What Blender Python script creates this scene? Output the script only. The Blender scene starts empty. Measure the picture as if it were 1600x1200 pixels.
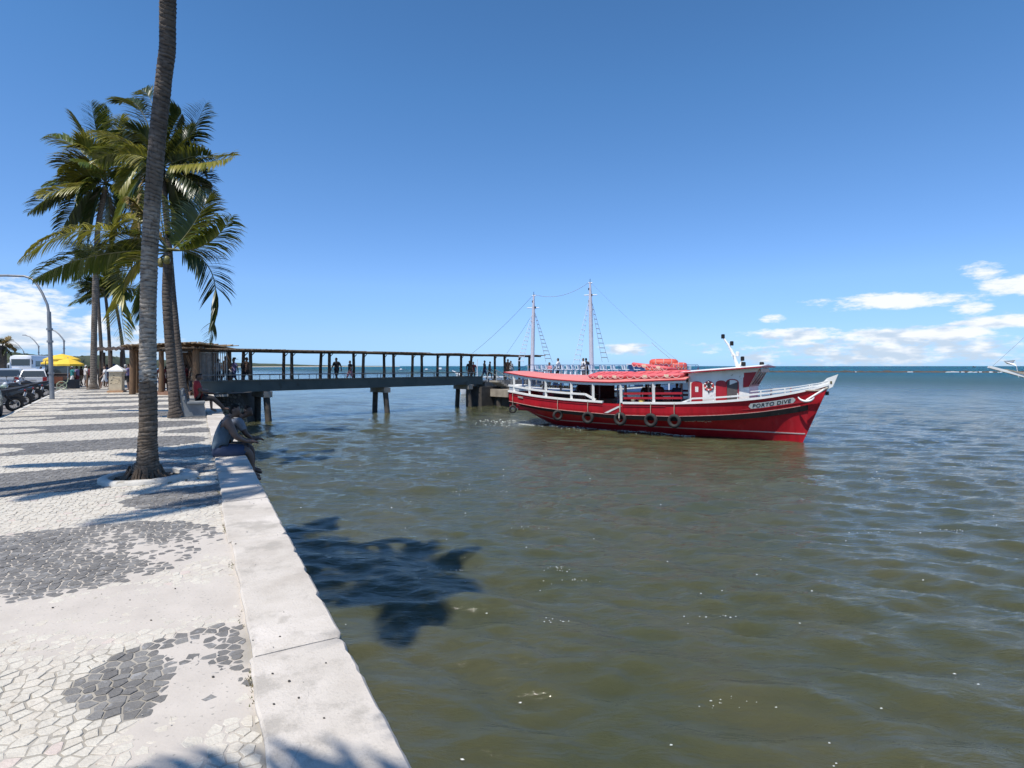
import bpy, math, random
import numpy as np
from mathutils import Vector, Matrix, noise as mnoise

# ------------------------------------------------------------------ camera, sky, sun
scene = bpy.context.scene
COL = scene.collection
CAM_H = 1.62            # eye height above the promenade (z = 0)
SEA = -1.70             # water level
F = 870.0               # focal length in pixels of the 1600 px wide photograph
cam_d = bpy.data.cameras.new('camera')
cam = bpy.data.objects.new('camera', cam_d)
COL.objects.link(cam)
cam.location = (0, 0, CAM_H)
cam.rotation_euler = (math.radians(90), 0, 0)
cam_d.sensor_width = 36.0
cam_d.lens = 36.0 * F / 1600.0
cam_d.shift_y = -28.0 / 1600.0
cam_d.clip_start = 0.05
cam_d.clip_end = 60000
scene.camera = cam

SUN_EL = math.radians(63)
SUN_AZ = math.atan2(-0.56, -0.83)
TOSUN = Vector((math.sin(SUN_AZ) * math.cos(SUN_EL), math.cos(SUN_AZ) * math.cos(SUN_EL), math.sin(SUN_EL)))
sun_d = bpy.data.lights.new('sun', 'SUN')
sun_d.energy = 5.0
sun_d.angle = math.radians(0.5)
sun_d.color = (1.0, 0.945, 0.86)
sun = bpy.data.objects.new('sun', sun_d)
COL.objects.link(sun)
sun.rotation_euler = TOSUN.to_track_quat('Z', 'Y').to_euler()
sun.location = (0, 0, 60)

scene.view_settings.view_transform = 'Standard'
scene.view_settings.look = 'None'
scene.view_settings.exposure = 0.06
scene.view_settings.gamma = 1.0
scene.view_settings.use_curve_mapping = False
scene.cycles.max_bounces = 6
scene.cycles.caustics_reflective = False
scene.cycles.caustics_refractive = False


class NT:
    """tiny node-tree helper"""
    def __init__(s, tree):
        s.t = tree
        tree.nodes.clear()

    def n(s, kind, **kw):
        nd = s.t.nodes.new(kind)
        for k, v in kw.items():
            if k.startswith('in_'):
                key = k[3:]
                key = int(key) if key.isdigit() else key
                nd.inputs[key].default_value = v
            else:
                setattr(nd, k, v)
        return nd

    def l(s, a, ao, b, bi):
        s.t.links.new(a.outputs[ao], b.inputs[bi])

    def math(s, op, a, b=None, c=None, clamp=False):
        nd = s.t.nodes.new('ShaderNodeMath')
        nd.operation = op
        nd.use_clamp = clamp
        for i, x in enumerate((a, b, c)):
            if x is None:
                continue
            if isinstance(x, (int, float)):
                nd.inputs[i].default_value = x
            else:
                s.t.links.new(x, nd.inputs[i])
        return nd.outputs[0]

    def smooth(s, x, lo, hi):
        nd = s.t.nodes.new('ShaderNodeMapRange')
        nd.interpolation_type = 'SMOOTHSTEP'
        for i, v in ((0, x), (1, lo), (2, hi)):
            if isinstance(v, (int, float)):
                nd.inputs[i].default_value = v
            else:
                s.t.links.new(v, nd.inputs[i])
        return nd.outputs[0]

    def ramp(s, x, stops, interp='LINEAR'):
        nd = s.t.nodes.new('ShaderNodeValToRGB')
        cr = nd.color_ramp
        cr.interpolation = interp
        while len(cr.elements) < len(stops):
            cr.elements.new(0.5)
        for e, (p, c) in zip(cr.elements, stops):
            e.position = p
            if isinstance(c, (int, float)):
                c = (c, c, c)
            e.color = (c[0], c[1], c[2], 1)
        if x is not None:
            s.t.links.new(x, nd.inputs[0])
        return nd.outputs[0]

    def mix(s, fac, a, b, blend='MIX'):
        nd = s.t.nodes.new('ShaderNodeMix')
        nd.data_type = 'RGBA'
        nd.blend_type = blend
        for i, v in ((0, fac), (6, a), (7, b)):
            if isinstance(v, (int, float)):
                nd.inputs[i].default_value = v
            elif isinstance(v, (tuple, list)):
                nd.inputs[i].default_value = (v[0], v[1], v[2], 1)
            else:
                s.t.links.new(v, nd.inputs[i])
        return nd.outputs[2]


def build_world():
    w = bpy.data.worlds.new('World')
    scene.world = w
    w.use_nodes = True
    t = NT(w.node_tree)
    out = t.n('ShaderNodeOutputWorld')
    bg = t.n('ShaderNodeBackground')
    bg.inputs['Strength'].default_value = 0.10
    sky = t.n('ShaderNodeTexSky')
    sky.sky_type = 'NISHITA'
    sky.sun_disc = False
    sky.sun_elevation = SUN_EL
    sky.sun_rotation = SUN_AZ
    sky.altitude = 0
    sky.air_density = 1.0
    sky.dust_density = 0.0
    sky.ozone_density = 6.0
    tc = t.n('ShaderNodeTexCoord')
    sep = t.n('ShaderNodeSeparateXYZ')
    t.l(tc, 'Generated', sep, 0)
    X, Y, Z = sep.outputs[0], sep.outputs[1], sep.outputs[2]
    az = t.math('ARCTAN2', X, Y)
    el = t.math('ARCSINE', Z)
    eld = t.math('MULTIPLY', el, 180 / math.pi)
    azd = t.math('MULTIPLY', az, 180 / math.pi)
    # white balance of the photograph: a cool, clear tropical sky, paler low down
    e01 = t.math('DIVIDE', eld, 40.0, clamp=True)
    k = 2.0
    gain = t.ramp(e01, [(0.0, (.50 / k, .84 / k, 1.60 / k)), (.02, (.57 / k, .91 / k, 1.62 / k)), (.075, (.78 / k, 1.01 / k, 1.50 / k)), (.20, (1.04 / k, 1.24 / k, 1.58 / k)), (.435, (1.0 / k, 1.31 / k, 1.57 / k)),
                        (.65, (.90 / k, 1.32 / k, 1.55 / k)), (.85, (.82 / k, 1.24 / k, 1.45 / k)), (1.0, (1.0 / k, 1.24 / k, 1.34 / k))])
    skyc = t.mix(1.0, sky.outputs[0], gain, 'MULTIPLY')
    skyc = t.mix(1.0, skyc, (k, k, k), 'MULTIPLY')
    # clouds: (azimuth, elevation, half width, half height, weight), in degrees
    CLOUDS = [(-41.9, 3.6, 4.1, 2.95, 1.4), (-47.5, 3.8, 4.5, 3.4, 1.1), (-38.8, 2.7, 3.2, 1.7, 1.0), (-36.9, 3.3, 1.3, 1.3, 1.0), (-36.0, 1.0, 9.0, 1.7, .85), (-33.5, 3.0, .9, .6, .8),
              (-58, 4.0, 6, 3.0, .9), (-80, 3.0, 9, 2.0, .9), (11.8, 1.6, 2.6, .75, .75), (35.0, 5.5, 8.0, .70, 1.0), (42.5, 6.1, 3.6, .85, .85), (40.0, 7.4, 1.7, .70, .95), (39.6, 4.6, 1.4, .75, .95),
              (25.1, 4.35, 1.2, .65, .85), (27.5, 2.9, 5.0, .80, 1.2), (35.0, 2.6, 7.5, .85, 1.25), (42.5, 3.5, 5.0, .70, 1.1), (35.0, 1.4, 16.0, 1.8, .85), (50, 5.0, 5, 1.8, 1.0), (64, 4.0, 8, 2.2, .9),
              (95, 3.0, 10, 1.6, .9), (135, 5.0, 12, 2.5, .9), (-120, 4.5, 12, 2.2, .9), (176, 4.0, 9, 2.0, .9)]
    cv = t.n('ShaderNodeCombineXYZ')
    t.t.links.new(t.math('MULTIPLY', azd, 0.22), cv.inputs[0])
    t.t.links.new(t.math('MULTIPLY', eld, 0.70), cv.inputs[1])
    n1 = t.n('ShaderNodeTexNoise', noise_dimensions='2D')
    n1.inputs['Scale'].default_value = 1.0
    n1.inputs['Detail'].default_value = 10
    n1.inputs['Roughness'].default_value = 0.58
    t.l(cv, 0, n1, 'Vector')
    field = None
    for ca, ce, ra, re, wt in CLOUDS:
        x = t.math('DIVIDE', t.math('SUBTRACT', azd, ca), ra)
        y = t.math('DIVIDE', t.math('SUBTRACT', eld, ce), re)
        q = t.math('MULTIPLY', t.math('SUBTRACT', 1.0, t.math('ADD', t.math('MULTIPLY', x, x), t.math('MULTIPLY', y, y))), wt)
        field = q if field is None else t.math('MAXIMUM', field, q)
    field = t.math('MAXIMUM', field, -1.5)
    n4 = t.n('ShaderNodeTexNoise', noise_dimensions='2D')
    n4.inputs['Scale'].default_value = 4.5
    n4.inputs['Detail'].default_value = 8
    n4.inputs['Roughness'].default_value = 0.6
    t.l(cv, 0, n4, 'Vector')
    fz = t.math('ADD', field, t.math('ADD', t.math('MULTIPLY', t.math('SUBTRACT', n1.outputs[0], 0.5), 2.7), t.math('MULTIPLY', t.math('SUBTRACT', n4.outputs[0], 0.5), 1.5)))
    d = t.smooth(fz, -0.02, 1.0)
    # sunlit tops, greyer undersides
    n3 = t.n('ShaderNodeTexNoise', noise_dimensions='2D')
    n3.inputs['Scale'].default_value = 1.9
    n3.inputs['Detail'].default_value = 7
    t.l(cv, 0, n3, 'Vector')
    lit = t.smooth(t.math('ADD', t.math('MULTIPLY', eld, 0.17), t.math('MULTIPLY', t.math('SUBTRACT', n3.outputs[0], .5), 2.2)), 0.0, 0.75)
    ccol = t.mix(lit, (5.6, 6.8, 8.3), (9.7, 9.9, 10.2))
    fin = t.mix(t.math('MULTIPLY', d, 0.94), skyc, ccol)
    t.t.links.new(fin, bg.inputs['Color'])
    t.l(bg, 0, out, 0)


build_world()


# ------------------------------------------------------------------ helpers
def Wp(px, py, z=0.0):
    """world point on the level z seen at a photo pixel"""
    d = F * (CAM_H - z) / (py - 572.0)
    return Vector(((px - 800.0) / F * d, d, z))


def Dp(px, py, d):
    return Vector(((px - 800.0) / F * d, d, CAM_H + (572.0 - py) / F * d))


TH = math.atan2(490, 870)
WD = Vector((-math.sin(TH), math.cos(TH), 0))      # along the sea wall, away from the camera
WN = Vector((-math.cos(TH), -math.sin(TH), 0))     # from the wall into the promenade
WO = Vector((-0.98, 2.244, 0))


def UV(u, v, z=0.0):
    return WO + WD * u + WN * v + Vector((0, 0, z))


def kerb_v(u):
    return 5.4 + (u - 19.5) * 0.112


MATRIX = {}


def thing(name, label, cat, loc=(0, 0, 0), rotz=0.0, group=None):
    o = bpy.data.objects.new(name, None)
    COL.objects.link(o)
    o.empty_display_size = 0.1
    o.location = loc
    o.rotation_euler = (0, 0, rotz)
    o['label'] = label
    o['category'] = cat
    if group:
        o['group'] = group
    MATRIX[o.name] = Matrix.Translation(Vector(loc)) @ Matrix.Rotation(rotz, 4, 'Z')
    return o


def tag(o, label=None, cat=None, group=None, kind=None):
    if label:
        o['label'] = label
    if cat:
        o['category'] = cat
    if group:
        o['group'] = group
    if kind:
        o['kind'] = kind
    return o


def copy_tree(o, parent=None, label=None):
    c = o.copy()
    COL.objects.link(c)
    if parent is not None:
        c.parent = parent
    if label:
        c['label'] = label
    for ch in list(o.children):
        copy_tree(ch, c)
    return c


class MB:
    """collects shapes; build() links them as one mesh object"""
    def __init__(s):
        s.v, s.f, s.m = [], [], []

    def add(s, vs, fs, m=0):
        k = len(s.v)
        s.v.extend([tuple(p) for p in vs])
        s.f.extend([tuple(i + k for i in f) for f in fs])
        s.m.extend([m] * len(fs))

    def box(s, c, size, R=None, m=0, taper=1.0):
        hx, hy, hz = size[0] / 2, size[1] / 2, size[2] / 2
        c = Vector(c)
        pts = []
        for z in (-hz, hz):
            k = taper if z > 0 else 1.0
            for x, y in ((-hx, -hy), (hx, -hy), (hx, hy), (-hx, hy)):
                p = Vector((x * k, y * k, z))
                if R is not None:
                    p = R @ p
                pts.append(c + p)
        s.add(pts, [(3, 2, 1, 0), (4, 5, 6, 7), (0, 1, 5, 4), (1, 2, 6, 5), (2, 3, 7, 6), (3, 0, 4, 7)], m)
        return s

    def beam(s, a, b, w, h=None, m=0, up=(0, 0, 1)):
        a, b = Vector(a), Vector(b)
        h = w if h is None else h
        d = (b - a)
        L = d.length
        if L < 1e-6:
            return s
        d /= L
        u = Vector(up)
        if abs(d.dot(u)) > 0.97:
            u = Vector((1, 0, 0))
        x = d.cross(u).normalized()
        y = x.cross(d).normalized()
        pts = []
        for p in (a, b):
            for i, j in ((-1, -1), (1, -1), (1, 1), (-1, 1)):
                pts.append(p + x * (i * w / 2) + y * (j * h / 2))
        s.add(pts, [(0, 1, 2, 3), (7, 6, 5, 4), (4, 5, 1, 0), (5, 6, 2, 1), (6, 7, 3, 2), (7, 4, 0, 3)], m)
        return s

    def tube(s, pts, r, n=8, m=0, caps=True):
        pts = [Vector(p) for p in pts]
        N = len(pts)
        rs = r if isinstance(r, (list, tuple)) else [r] * N
        t0 = (pts[1] - pts[0]).normalized()
        ref = Vector((0, 0, 1)) if abs(t0.z) < 0.9 else Vector((1, 0, 0))
        x = t0.cross(ref).normalized()
        vs = []
        for i in range(N):
            if i == 0:
                t = t0
            elif i == N - 1:
                t = (pts[i] - pts[i - 1]).normalized()
            else:
                t = (pts[i + 1] - pts[i - 1]).normalized()
            x = (x - t * x.dot(t))
            x = x.normalized() if x.length > 1e-6 else t.orthogonal().normalized()
            y = t.cross(x)
            for k in range(n):
                a = 2 * math.pi * k / n
                vs.append(pts[i] + (x * math.cos(a) + y * math.sin(a)) * rs[i])
        fs = []
        for i in range(N - 1):
            for k in range(n):
                k2 = (k + 1) % n
                fs.append((i * n + k, i * n + k2, (i + 1) * n + k2, (i + 1) * n + k))
        if caps:
            fs.append(tuple(reversed(range(n))))
            fs.append(tuple(range((N - 1) * n, N * n)))
        s.add(vs, fs, m)
        return s

    def lathe(s, prof, n=16, c=(0, 0, 0), m=0, R=None):
        c = Vector(c)
        vs = []
        for r, z in prof:
            for k in range(n):
                a = 2 * math.pi * k / n
                p = Vector((r * math.cos(a), r * math.sin(a), z))
                if R is not None:
                    p = R @ p
                vs.append(c + p)
        fs = []
        for i in range(len(prof) - 1):
            for k in range(n):
                k2 = (k + 1) % n
                fs.append((i * n + k, i * n + k2, (i + 1) * n + k2, (i + 1) * n + k))
        if prof[0][0] > 1e-4:
            fs.append(tuple(reversed(range(n))))
        if prof[-1][0] > 1e-4:
            fs.append(tuple(range((len(prof) - 1) * n, len(prof) * n)))
        s.add(vs, fs, m)
        return s

    def torus(s, c, R, r, axis=(0, 1, 0), n=20, k=8, m=0, squash=1.0):
        c = Vector(c)
        ax = Vector(axis).normalized()
        x = ax.orthogonal().normalized()
        y = ax.cross(x)
        vs, fs = [], []
        for i in range(n):
            a = 2 * math.pi * i / n
            rad = x * math.cos(a) + y * math.sin(a)
            for j in range(k):
                b = 2 * math.pi * j / k
                vs.append(c + rad * (R + r * math.cos(b)) + ax * (r * squash * math.sin(b)))
        for i in range(n):
            for j in range(k):
                i2, j2 = (i + 1) % n, (j + 1) % k
                fs.append((i * k + j, i2 * k + j, i2 * k + j2, i * k + j2))
        s.add(vs, fs, m)
        return s

    def prism(s, poly, axis, m=0):
        """poly: list of 3-D points, extruded by the vector axis"""
        n = len(poly)
        ax = Vector(axis)
        vs = [Vector(p) for p in poly] + [Vector(p) + ax for p in poly]
        fs = [tuple(reversed(range(n))), tuple(range(n, 2 * n))]
        for i in range(n):
            j = (i + 1) % n
            fs.append((i, j, n + j, n + i))
        s.add(vs, fs, m)
        return s

    def loft(s, rings, m=0, closed=True, cap0=True, cap1=True):
        n = len(rings[0])
        vs = [p for r in rings for p in r]
        fs = []
        for i in range(len(rings) - 1):
            for k in range(n if closed else n - 1):
                k2 = (k + 1) % n
                fs.append((i * n + k, i * n + k2, (i + 1) * n + k2, (i + 1) * n + k))
        if cap0:
            fs.append(tuple(reversed(range(n))))
        if cap1:
            fs.append(tuple(range((len(rings) - 1) * n, len(rings) * n)))
        s.add(vs, fs, m)
        return s

    def ball(s, c, r, nu=12, nv=8, m=0):
        c = Vector(c)
        if isinstance(r, (int, float)):
            r = (r, r, r)
        rings = []
        for j in range(1, nv):
            a = math.pi * j / nv
            rings.append([c + Vector((r[0] * math.sin(a) * math.cos(2 * math.pi * i / nu),
                                      r[1] * math.sin(a) * math.sin(2 * math.pi * i / nu),
                                      -r[2] * math.cos(a))) for i in range(nu)])
        s.loft(rings, m)
        return s

    def build(s, name, mats, parent=None, world=False, smooth=None, origin=None, kind=None, bevel=0):
        """smooth: None = flat, else auto-smooth angle in degrees"""
        me = bpy.data.meshes.new(name)
        v = s.v
        if parent is not None and world:
            inv = full_matrix(parent).inverted()
            v = [tuple(inv @ Vector(p)) for p in v]
        if origin is not None:
            ox, oy, oz = origin
            v = [(p[0] - ox, p[1] - oy, p[2] - oz) for p in v]
        me.from_pydata(v, [], s.f)
        if not isinstance(mats, (list, tuple)):
            mats = [mats]
        for mt in mats:
            me.materials.append(mt)
        if len(mats) > 1:
            me.polygons.foreach_set('material_index', s.m)
        if smooth is not None:
            me.polygons.foreach_set('use_smooth', [True] * len(me.polygons))
            if smooth < 179:
                me.set_sharp_from_angle(angle=math.radians(smooth))
        me.update()
        o = bpy.data.objects.new(name, me)
        COL.objects.link(o)
        if origin is not None:
            o.location = origin
        if parent is not None:
            o.parent = parent
        else:
            MATRIX[o.name] = Matrix.Translation(Vector(origin or (0, 0, 0)))
        if bevel:
            bm_ = o.modifiers.new('bevel', 'BEVEL')
            bm_.width = bevel
            bm_.segments = 2
            bm_.limit_method = 'ANGLE'
        if kind:
            o['kind'] = kind
        return o


def full_matrix(o):
    m = Matrix.Translation(o.location) @ o.rotation_euler.to_matrix().to_4x4()
    return full_matrix(o.parent) @ m if o.parent is not None else m


MATS = {}


def pm(name, c1, c2=None, scale=6.0, rough=0.6, bump=0.0, metal=0.0, detail=5.0, bump_scale=None, spec=0.5,
       obj=True, speck=None, stretch=None, coat=0.0, ramp=(0.35, 0.68), rough_var=0.0):
    """noise-mottled principled material; speck = (colour, scale, threshold) adds small stains"""
    if name in MATS:
        return MATS[name]
    m = bpy.data.materials.new(name)
    m.use_nodes = True
    t = NT(m.node_tree)
    out = t.n('ShaderNodeOutputMaterial')
    p = t.n('ShaderNodeBsdfPrincipled')
    p.inputs['Roughness'].default_value = rough
    p.inputs['Metallic'].default_value = metal
    p.inputs['Specular IOR Level'].default_value = spec
    p.inputs['Coat Weight'].default_value = coat
    t.l(p, 0, out, 0)
    tc = t.n('ShaderNodeTexCoord')
    vec = tc.outputs['Object'] if obj else t.n('ShaderNodeNewGeometry').outputs['Position']
    if stretch:
        mp = t.n('ShaderNodeMapping')
        mp.inputs['Scale'].default_value = stretch
        t.t.links.new(vec, mp.inputs[0])
        vec = mp.outputs[0]
    if c2 is None:
        c2 = tuple(x * 0.8 for x in c1)
    nz = t.n('ShaderNodeTexNoise')
    nz.inputs['Scale'].default_value = scale
    nz.inputs['Detail'].default_value = detail
    t.t.links.new(vec, nz.inputs['Vector'])
    col = t.ramp(nz.outputs[0], [(ramp[0], c1), (ramp[1], c2)])
    if speck:
        n2 = t.n('ShaderNodeTexNoise')
        n2.inputs['Scale'].default_value = speck[1]
        n2.inputs['Detail'].default_value = 6
        t.t.links.new(vec, n2.inputs['Vector'])
        col = t.mix(t.smooth(n2.outputs[0], speck[2], speck[2] + 0.08), col, speck[0])
    t.t.links.new(col, p.inputs['Base Color'])
    if rough_var:
        t.t.links.new(t.math('ADD', t.math('MULTIPLY', t.math('SUBTRACT', nz.outputs[0], .5), rough_var), rough), p.inputs['Roughness'])
    if bump:
        n3 = t.n('ShaderNodeTexNoise')
        n3.inputs['Scale'].default_value = bump_scale or scale * 4
        n3.inputs['Detail'].default_value = 6
        t.t.links.new(vec, n3.inputs['Vector'])
        b = t.n('ShaderNodeBump')
        b.inputs['Strength'].default_value = bump
        b.inputs['Distance'].default_value = 0.02
        t.t.links.new(n3.outputs[0], b.inputs['Height'])
        t.l(b, 0, p, 'Normal')
    MATS[name] = m
    return m


def node_mat(name):
    m = bpy.data.materials.new(name)
    m.use_nodes = True
    t = NT(m.node_tree)
    out = t.n('ShaderNodeOutputMaterial')
    p = t.n('ShaderNodeBsdfPrincipled')
    t.l(p, 0, out, 0)
    MATS[name] = m
    return m, t, p


def interp(x, xs, ys):
    return float(np.interp(x, xs, ys))


def fbm(x, y, z=0.0, oct=4):
    return mnoise.fractal(Vector((x, y, z)), 1.0, 2.0, oct)
# ------------------------------------------------------------------ the sea
rngW = np.random.default_rng(11)
NW = 64
_lam = np.exp(rngW.uniform(math.log(0.30), math.log(3.6), NW))
_ang = math.radians(-113) + rngW.normal(0, 1, NW) * np.where(_lam > 0.7, 0.36, 0.50)
_amp = 0.0042 * _lam ** 1.0 * np.where(_lam > 1.1, (1.1 / _lam) ** 1.15, 1.28) * rngW.uniform(0.5, 1.3, NW)
_kx = 2 * math.pi / _lam * np.cos(_ang)
_ky = 2 * math.pi / _lam * np.sin(_ang)
_ph = rngW.uniform(0, 6.28, NW)


def wave_z(x, y, spacing=None):
    """height of the water over SEA at arrays x, y"""
    x = np.asarray(x, float)
    y = np.asarray(y, float)
    z = np.zeros_like(x)
    gx = 0.30 * np.sin(x * 0.31 + y * 0.17 + 1.0) + 0.30 * np.sin(x * -0.13 + y * 0.29)
    for i in range(NW):
        f = 1.0
        if spacing is not None:
            f = np.clip(_lam[i] / spacing / 2.0 - 1.0, 0, 1)
        s = np.sin(_kx[i] * x + _ky[i] * y + _ph[i] + gx * (1.5 / _lam[i]) ** 0.4)
        z += f * _amp[i] * (s + 0.35 * (s * np.abs(s)))
    return z


def sea_mat():
    m, t, p = node_mat('sea_water')
    geo = t.n('ShaderNodeNewGeometry')
    sep = t.n('ShaderNodeSeparateXYZ')
    t.l(geo, 'Position', sep, 0)
    # silty water by the shore, clear blue-green water out to sea
    off = t.math('ADD', t.math('MULTIPLY', sep.outputs[0], 0.80), t.math('MULTIPLY', sep.outputs[1], 0.62))
    nz = t.n('ShaderNodeTexNoise')
    nz.inputs['Scale'].default_value = 0.09
    nz.inputs['Detail'].default_value = 5
    t.l(geo, 'Position', nz, 'Vector')
    offn = t.math('ADD', off, t.math('MULTIPLY', t.math('SUBTRACT', nz.outputs[0], 0.5), 30.0))
    deep = t.smooth(offn, 18.0, 75.0)
    far = t.smooth(off, 90.0, 330.0)
    nz2 = t.n('ShaderNodeTexNoise')
    nz2.inputs['Scale'].default_value = 0.55
    nz2.inputs['Detail'].default_value = 4
    t.l(geo, 'Position', nz2, 'Vector')
    silt = t.ramp(nz2.outputs[0], [(0.32, (0.058, 0.064, 0.031)), (0.68, (0.074, 0.074, 0.038))])
    c = t.mix(deep, silt, (0.034, 0.066, 0.062))
    c = t.mix(far, c, (0.004, 0.060, 0.088))
    t.t.links.new(c, p.inputs['Base Color'])
    # ripples too small to model widen the reflections far out
    t.t.links.new(t.math('ADD', 0.07, t.math('MULTIPLY', t.smooth(off, 25.0, 160.0), 0.36)), p.inputs['Roughness'])
    p.inputs['IOR'].default_value = 1.33
    t.t.links.new(t.math('SUBTRACT', 0.5, t.math('MULTIPLY', t.smooth(off, 25.0, 160.0), 0.28)), p.inputs['Specular IOR Level'])
    # light scatters in the murky water: soft edged shadows
    p.inputs['Subsurface Weight'].default_value = 0.85
    p.inputs['Subsurface Radius'].default_value = (1.0, 0.9, 0.5)
    p.inputs['Subsurface Scale'].default_value = 0.45
    mp = t.n('ShaderNodeMapping')
    mp.inputs['Rotation'].default_value = (0, 0, math.radians(23))
    mp.inputs['Scale'].default_value = (0.38, 1.0, 1.0)
    t.l(geo, 'Position', mp, 0)
    b1 = t.n('ShaderNodeTexNoise')
    b1.inputs['Scale'].default_value = 3.6
    b1.inputs['Detail'].default_value = 6
    b1.inputs['Roughness'].default_value = 0.62
    b1.inputs['Distortion'].default_value = 0.4
    t.l(mp, 0, b1, 'Vector')
    b2 = t.n('ShaderNodeTexNoise')
    b2.inputs['Scale'].default_value = 1.3
    b2.inputs['Detail'].default_value = 5
    b2.inputs['Roughness'].default_value = 0.6
    t.l(mp, 0, b2, 'Vector')
    b3 = t.n('ShaderNodeTexNoise')
    b3.inputs['Scale'].default_value = 9.0
    b3.inputs['Detail'].default_value = 4
    b3.inputs['Roughness'].default_value = 0.6
    t.l(mp, 0, b3, 'Vector')
    # patches of ruffled and of smooth water
    pt = t.n('ShaderNodeTexNoise')
    pt.inputs['Scale'].default_value = 0.13
    pt.inputs['Detail'].default_value = 3
    t.l(geo, 'Position', pt, 'Vector')
    h = t.math('ADD', t.math('MULTIPLY', b1.outputs[0], t.math('ADD', t.math('MULTIPLY', t.smooth(pt.outputs[0], .30, .65), 0.040), 0.042)),
               t.math('MULTIPLY', t.math('MULTIPLY', b2.outputs[0], 0.17), t.smooth(off, 20.0, 60.0)))
    h = t.math('ADD', h, t.math('MULTIPLY', b3.outputs[0], t.math('ADD', 0.008, t.math('MULTIPLY', t.smooth(pt.outputs[0], .30, .65), 0.014))))
    bp = t.n('ShaderNodeBump')
    bp.inputs['Strength'].default_value = 1.0
    bp.inputs['Distance'].default_value = 1.0
    t.t.links.new(h, bp.inputs['Height'])
    t.l(bp, 0, p, 'Normal')
    return m


def build_sea():
    ys = [-40, -25, -14, -8, -4, -1, 0.6, 1.6, 2.4, 3.1]
    y = 3.6
    while y < 340:
        ys.append(y)
        y += max(0.035, y * 0.0085)
    while y < 45000:
        ys.append(y)
        y *= 1.12
    ys = np.array(ys)
    tn = list(np.arange(-1.0, 1.25, 0.0062))
    e = list(np.linspace(1.3, 2.2, 12)) + [2.6, 3.2, 4, 6, 9, 14]
    tn = np.array([-v for v in reversed([1.2, 1.6, 2.2, 3.2, 5, 9, 14])] + tn + e)
    w = np.maximum(ys, 5.0)
    Xg = w[:, None] * tn[None, :]
    Yg = np.repeat(ys[:, None], len(tn), 1)
    sp = np.maximum(np.gradient(ys)[:, None], (w * 0.0062)[:, None]) + 0 * Xg
    fade = np.clip((420 - np.abs(Yg)) / 200, 0, 1)
    Zg = SEA + wave_z(Xg, Yg, sp * 1.15) * fade
    R, Cn = Xg.shape
    co = np.stack([Xg, Yg, Zg], -1).reshape(-1, 3)
    idx = np.arange(R * Cn).reshape(R, Cn)
    f = np.stack([idx[:-1, :-1], idx[:-1, 1:], idx[1:, 1:], idx[1:, :-1]], -1).reshape(-1, 4)
    me = bpy.data.meshes.new('sea')
    me.vertices.add(len(co))
    me.vertices.foreach_set('co', co.ravel())
    me.loops.add(f.size)
    me.loops.foreach_set('vertex_index', f.ravel().astype(np.int32))
    me.polygons.add(len(f))
    me.polygons.foreach_set('loop_start', np.arange(0, f.size, 4, dtype=np.int32))
    me.polygons.foreach_set('use_smooth', np.ones(len(f), bool))
    me.update(calc_edges=True)
    me.materials.append(sea_mat())
    o = bpy.data.objects.new('sea', me)
    COL.objects.link(o)
    o['kind'] = 'structure'
    o['label'] = 'olive green silty harbour water turning blue out to sea'


build_sea()

# ------------------------------------------------------------------ promenade paving
def is_black(u, v):
    """black stripe pattern of the promenade"""
    if u > 60:
        return False
    t = (u - 2.55) % 4.1
    if t < 2.05:
        du = abs(t - 1.025) / 1.025
        end = 0.05 + 1.15 * (1 - math.sqrt(max(0, 1 - du * du)))
        if v < end:
            return False
        vk = kerb_v(u) - v
        dk = abs(t - 0.95) / 0.55
        if dk < 1 and vk < 0.55 + 0.75 * math.sqrt(1 - dk * dk):
            return False
        return True
    du = abs(t - 3.03) / 0.62
    return du < 1 and v < 0.25 + 0.80 * math.sqrt(1 - du * du)


def black_uv(u, v):
    # the tongue nearest the camera sits lower than the even spacing gives
    if -0.6 < u < 2.5 and v < 1.3:
        du = (u - 1.06)
        a = 0.37 + 0.10 * min(1, max(0, 0.80 - v))
        x = max(0.0, (v - 0.40) / 0.41)
        return abs(du) < a * math.sqrt(max(0, 1 - x * x)) and v < 0.81
    return is_black(u, v)


def cement(u, v):
    """0..1: how far a smear of cement covers the stones"""
    n = fbm(u * 1.1 + 5, v * 1.1, 0.3, 4) * 0.42
    c = 0.0
    # broad smear between the near tongue and the stripe behind it
    uc = 2.02 + 0.10 * v
    c = max(c, 1.25 - abs(u - uc) / (0.62 - 0.12 * min(2.5, v)) * 0.8)
    # patch right of the near tongue and below it
    c = max(c, 1.2 - math.hypot((u - 0.72) / 0.55, (v - 0.30) / 0.34))
    # thin wash over the foot of the stripe near the wall
    c = max(c, 1.05 - math.hypot((u - 3.1) / 1.2, (v - 0.15) / 0.75))
    c = max(c, 0.62 - math.hypot((u - 1.25) / 0.5, (v - 0.25) / 0.5) * 0.55)
    c = max(c, 0.60 - math.hypot((u - 4.2) / 0.9, (v - 0.9) / 0.8) * 0.6)
    if u > 5.2:
        c = 0.0
    # the rounded end of the near tongue lies bare
    e = math.hypot((u - 1.0) / 0.46, (v - 0.68) / 0.26)
    if e < 1.25:
        c = min(c, 0.0 if e < 1.0 else (e - 1.0) * 3)
        n = min(n, 0.05)
    return max(0.0, min(1.0, c + n))


def mortar_z(u, v):
    c = cement(u, v) if u < 6 else 0.0
    n = fbm(u * 2.3, v * 2.3, 4.1, 3)
    n2 = fbm(u * 13, v * 13, 2.1, 3)
    return -0.0045 + 0.0082 * c + 0.0016 * n + 0.0030 * n2 * c, c


def near_frustum(p, pad=2.6):
    return p.x > -(800.0 / F) * max(p.y, 0.0) - pad and p.y > -0.8


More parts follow.
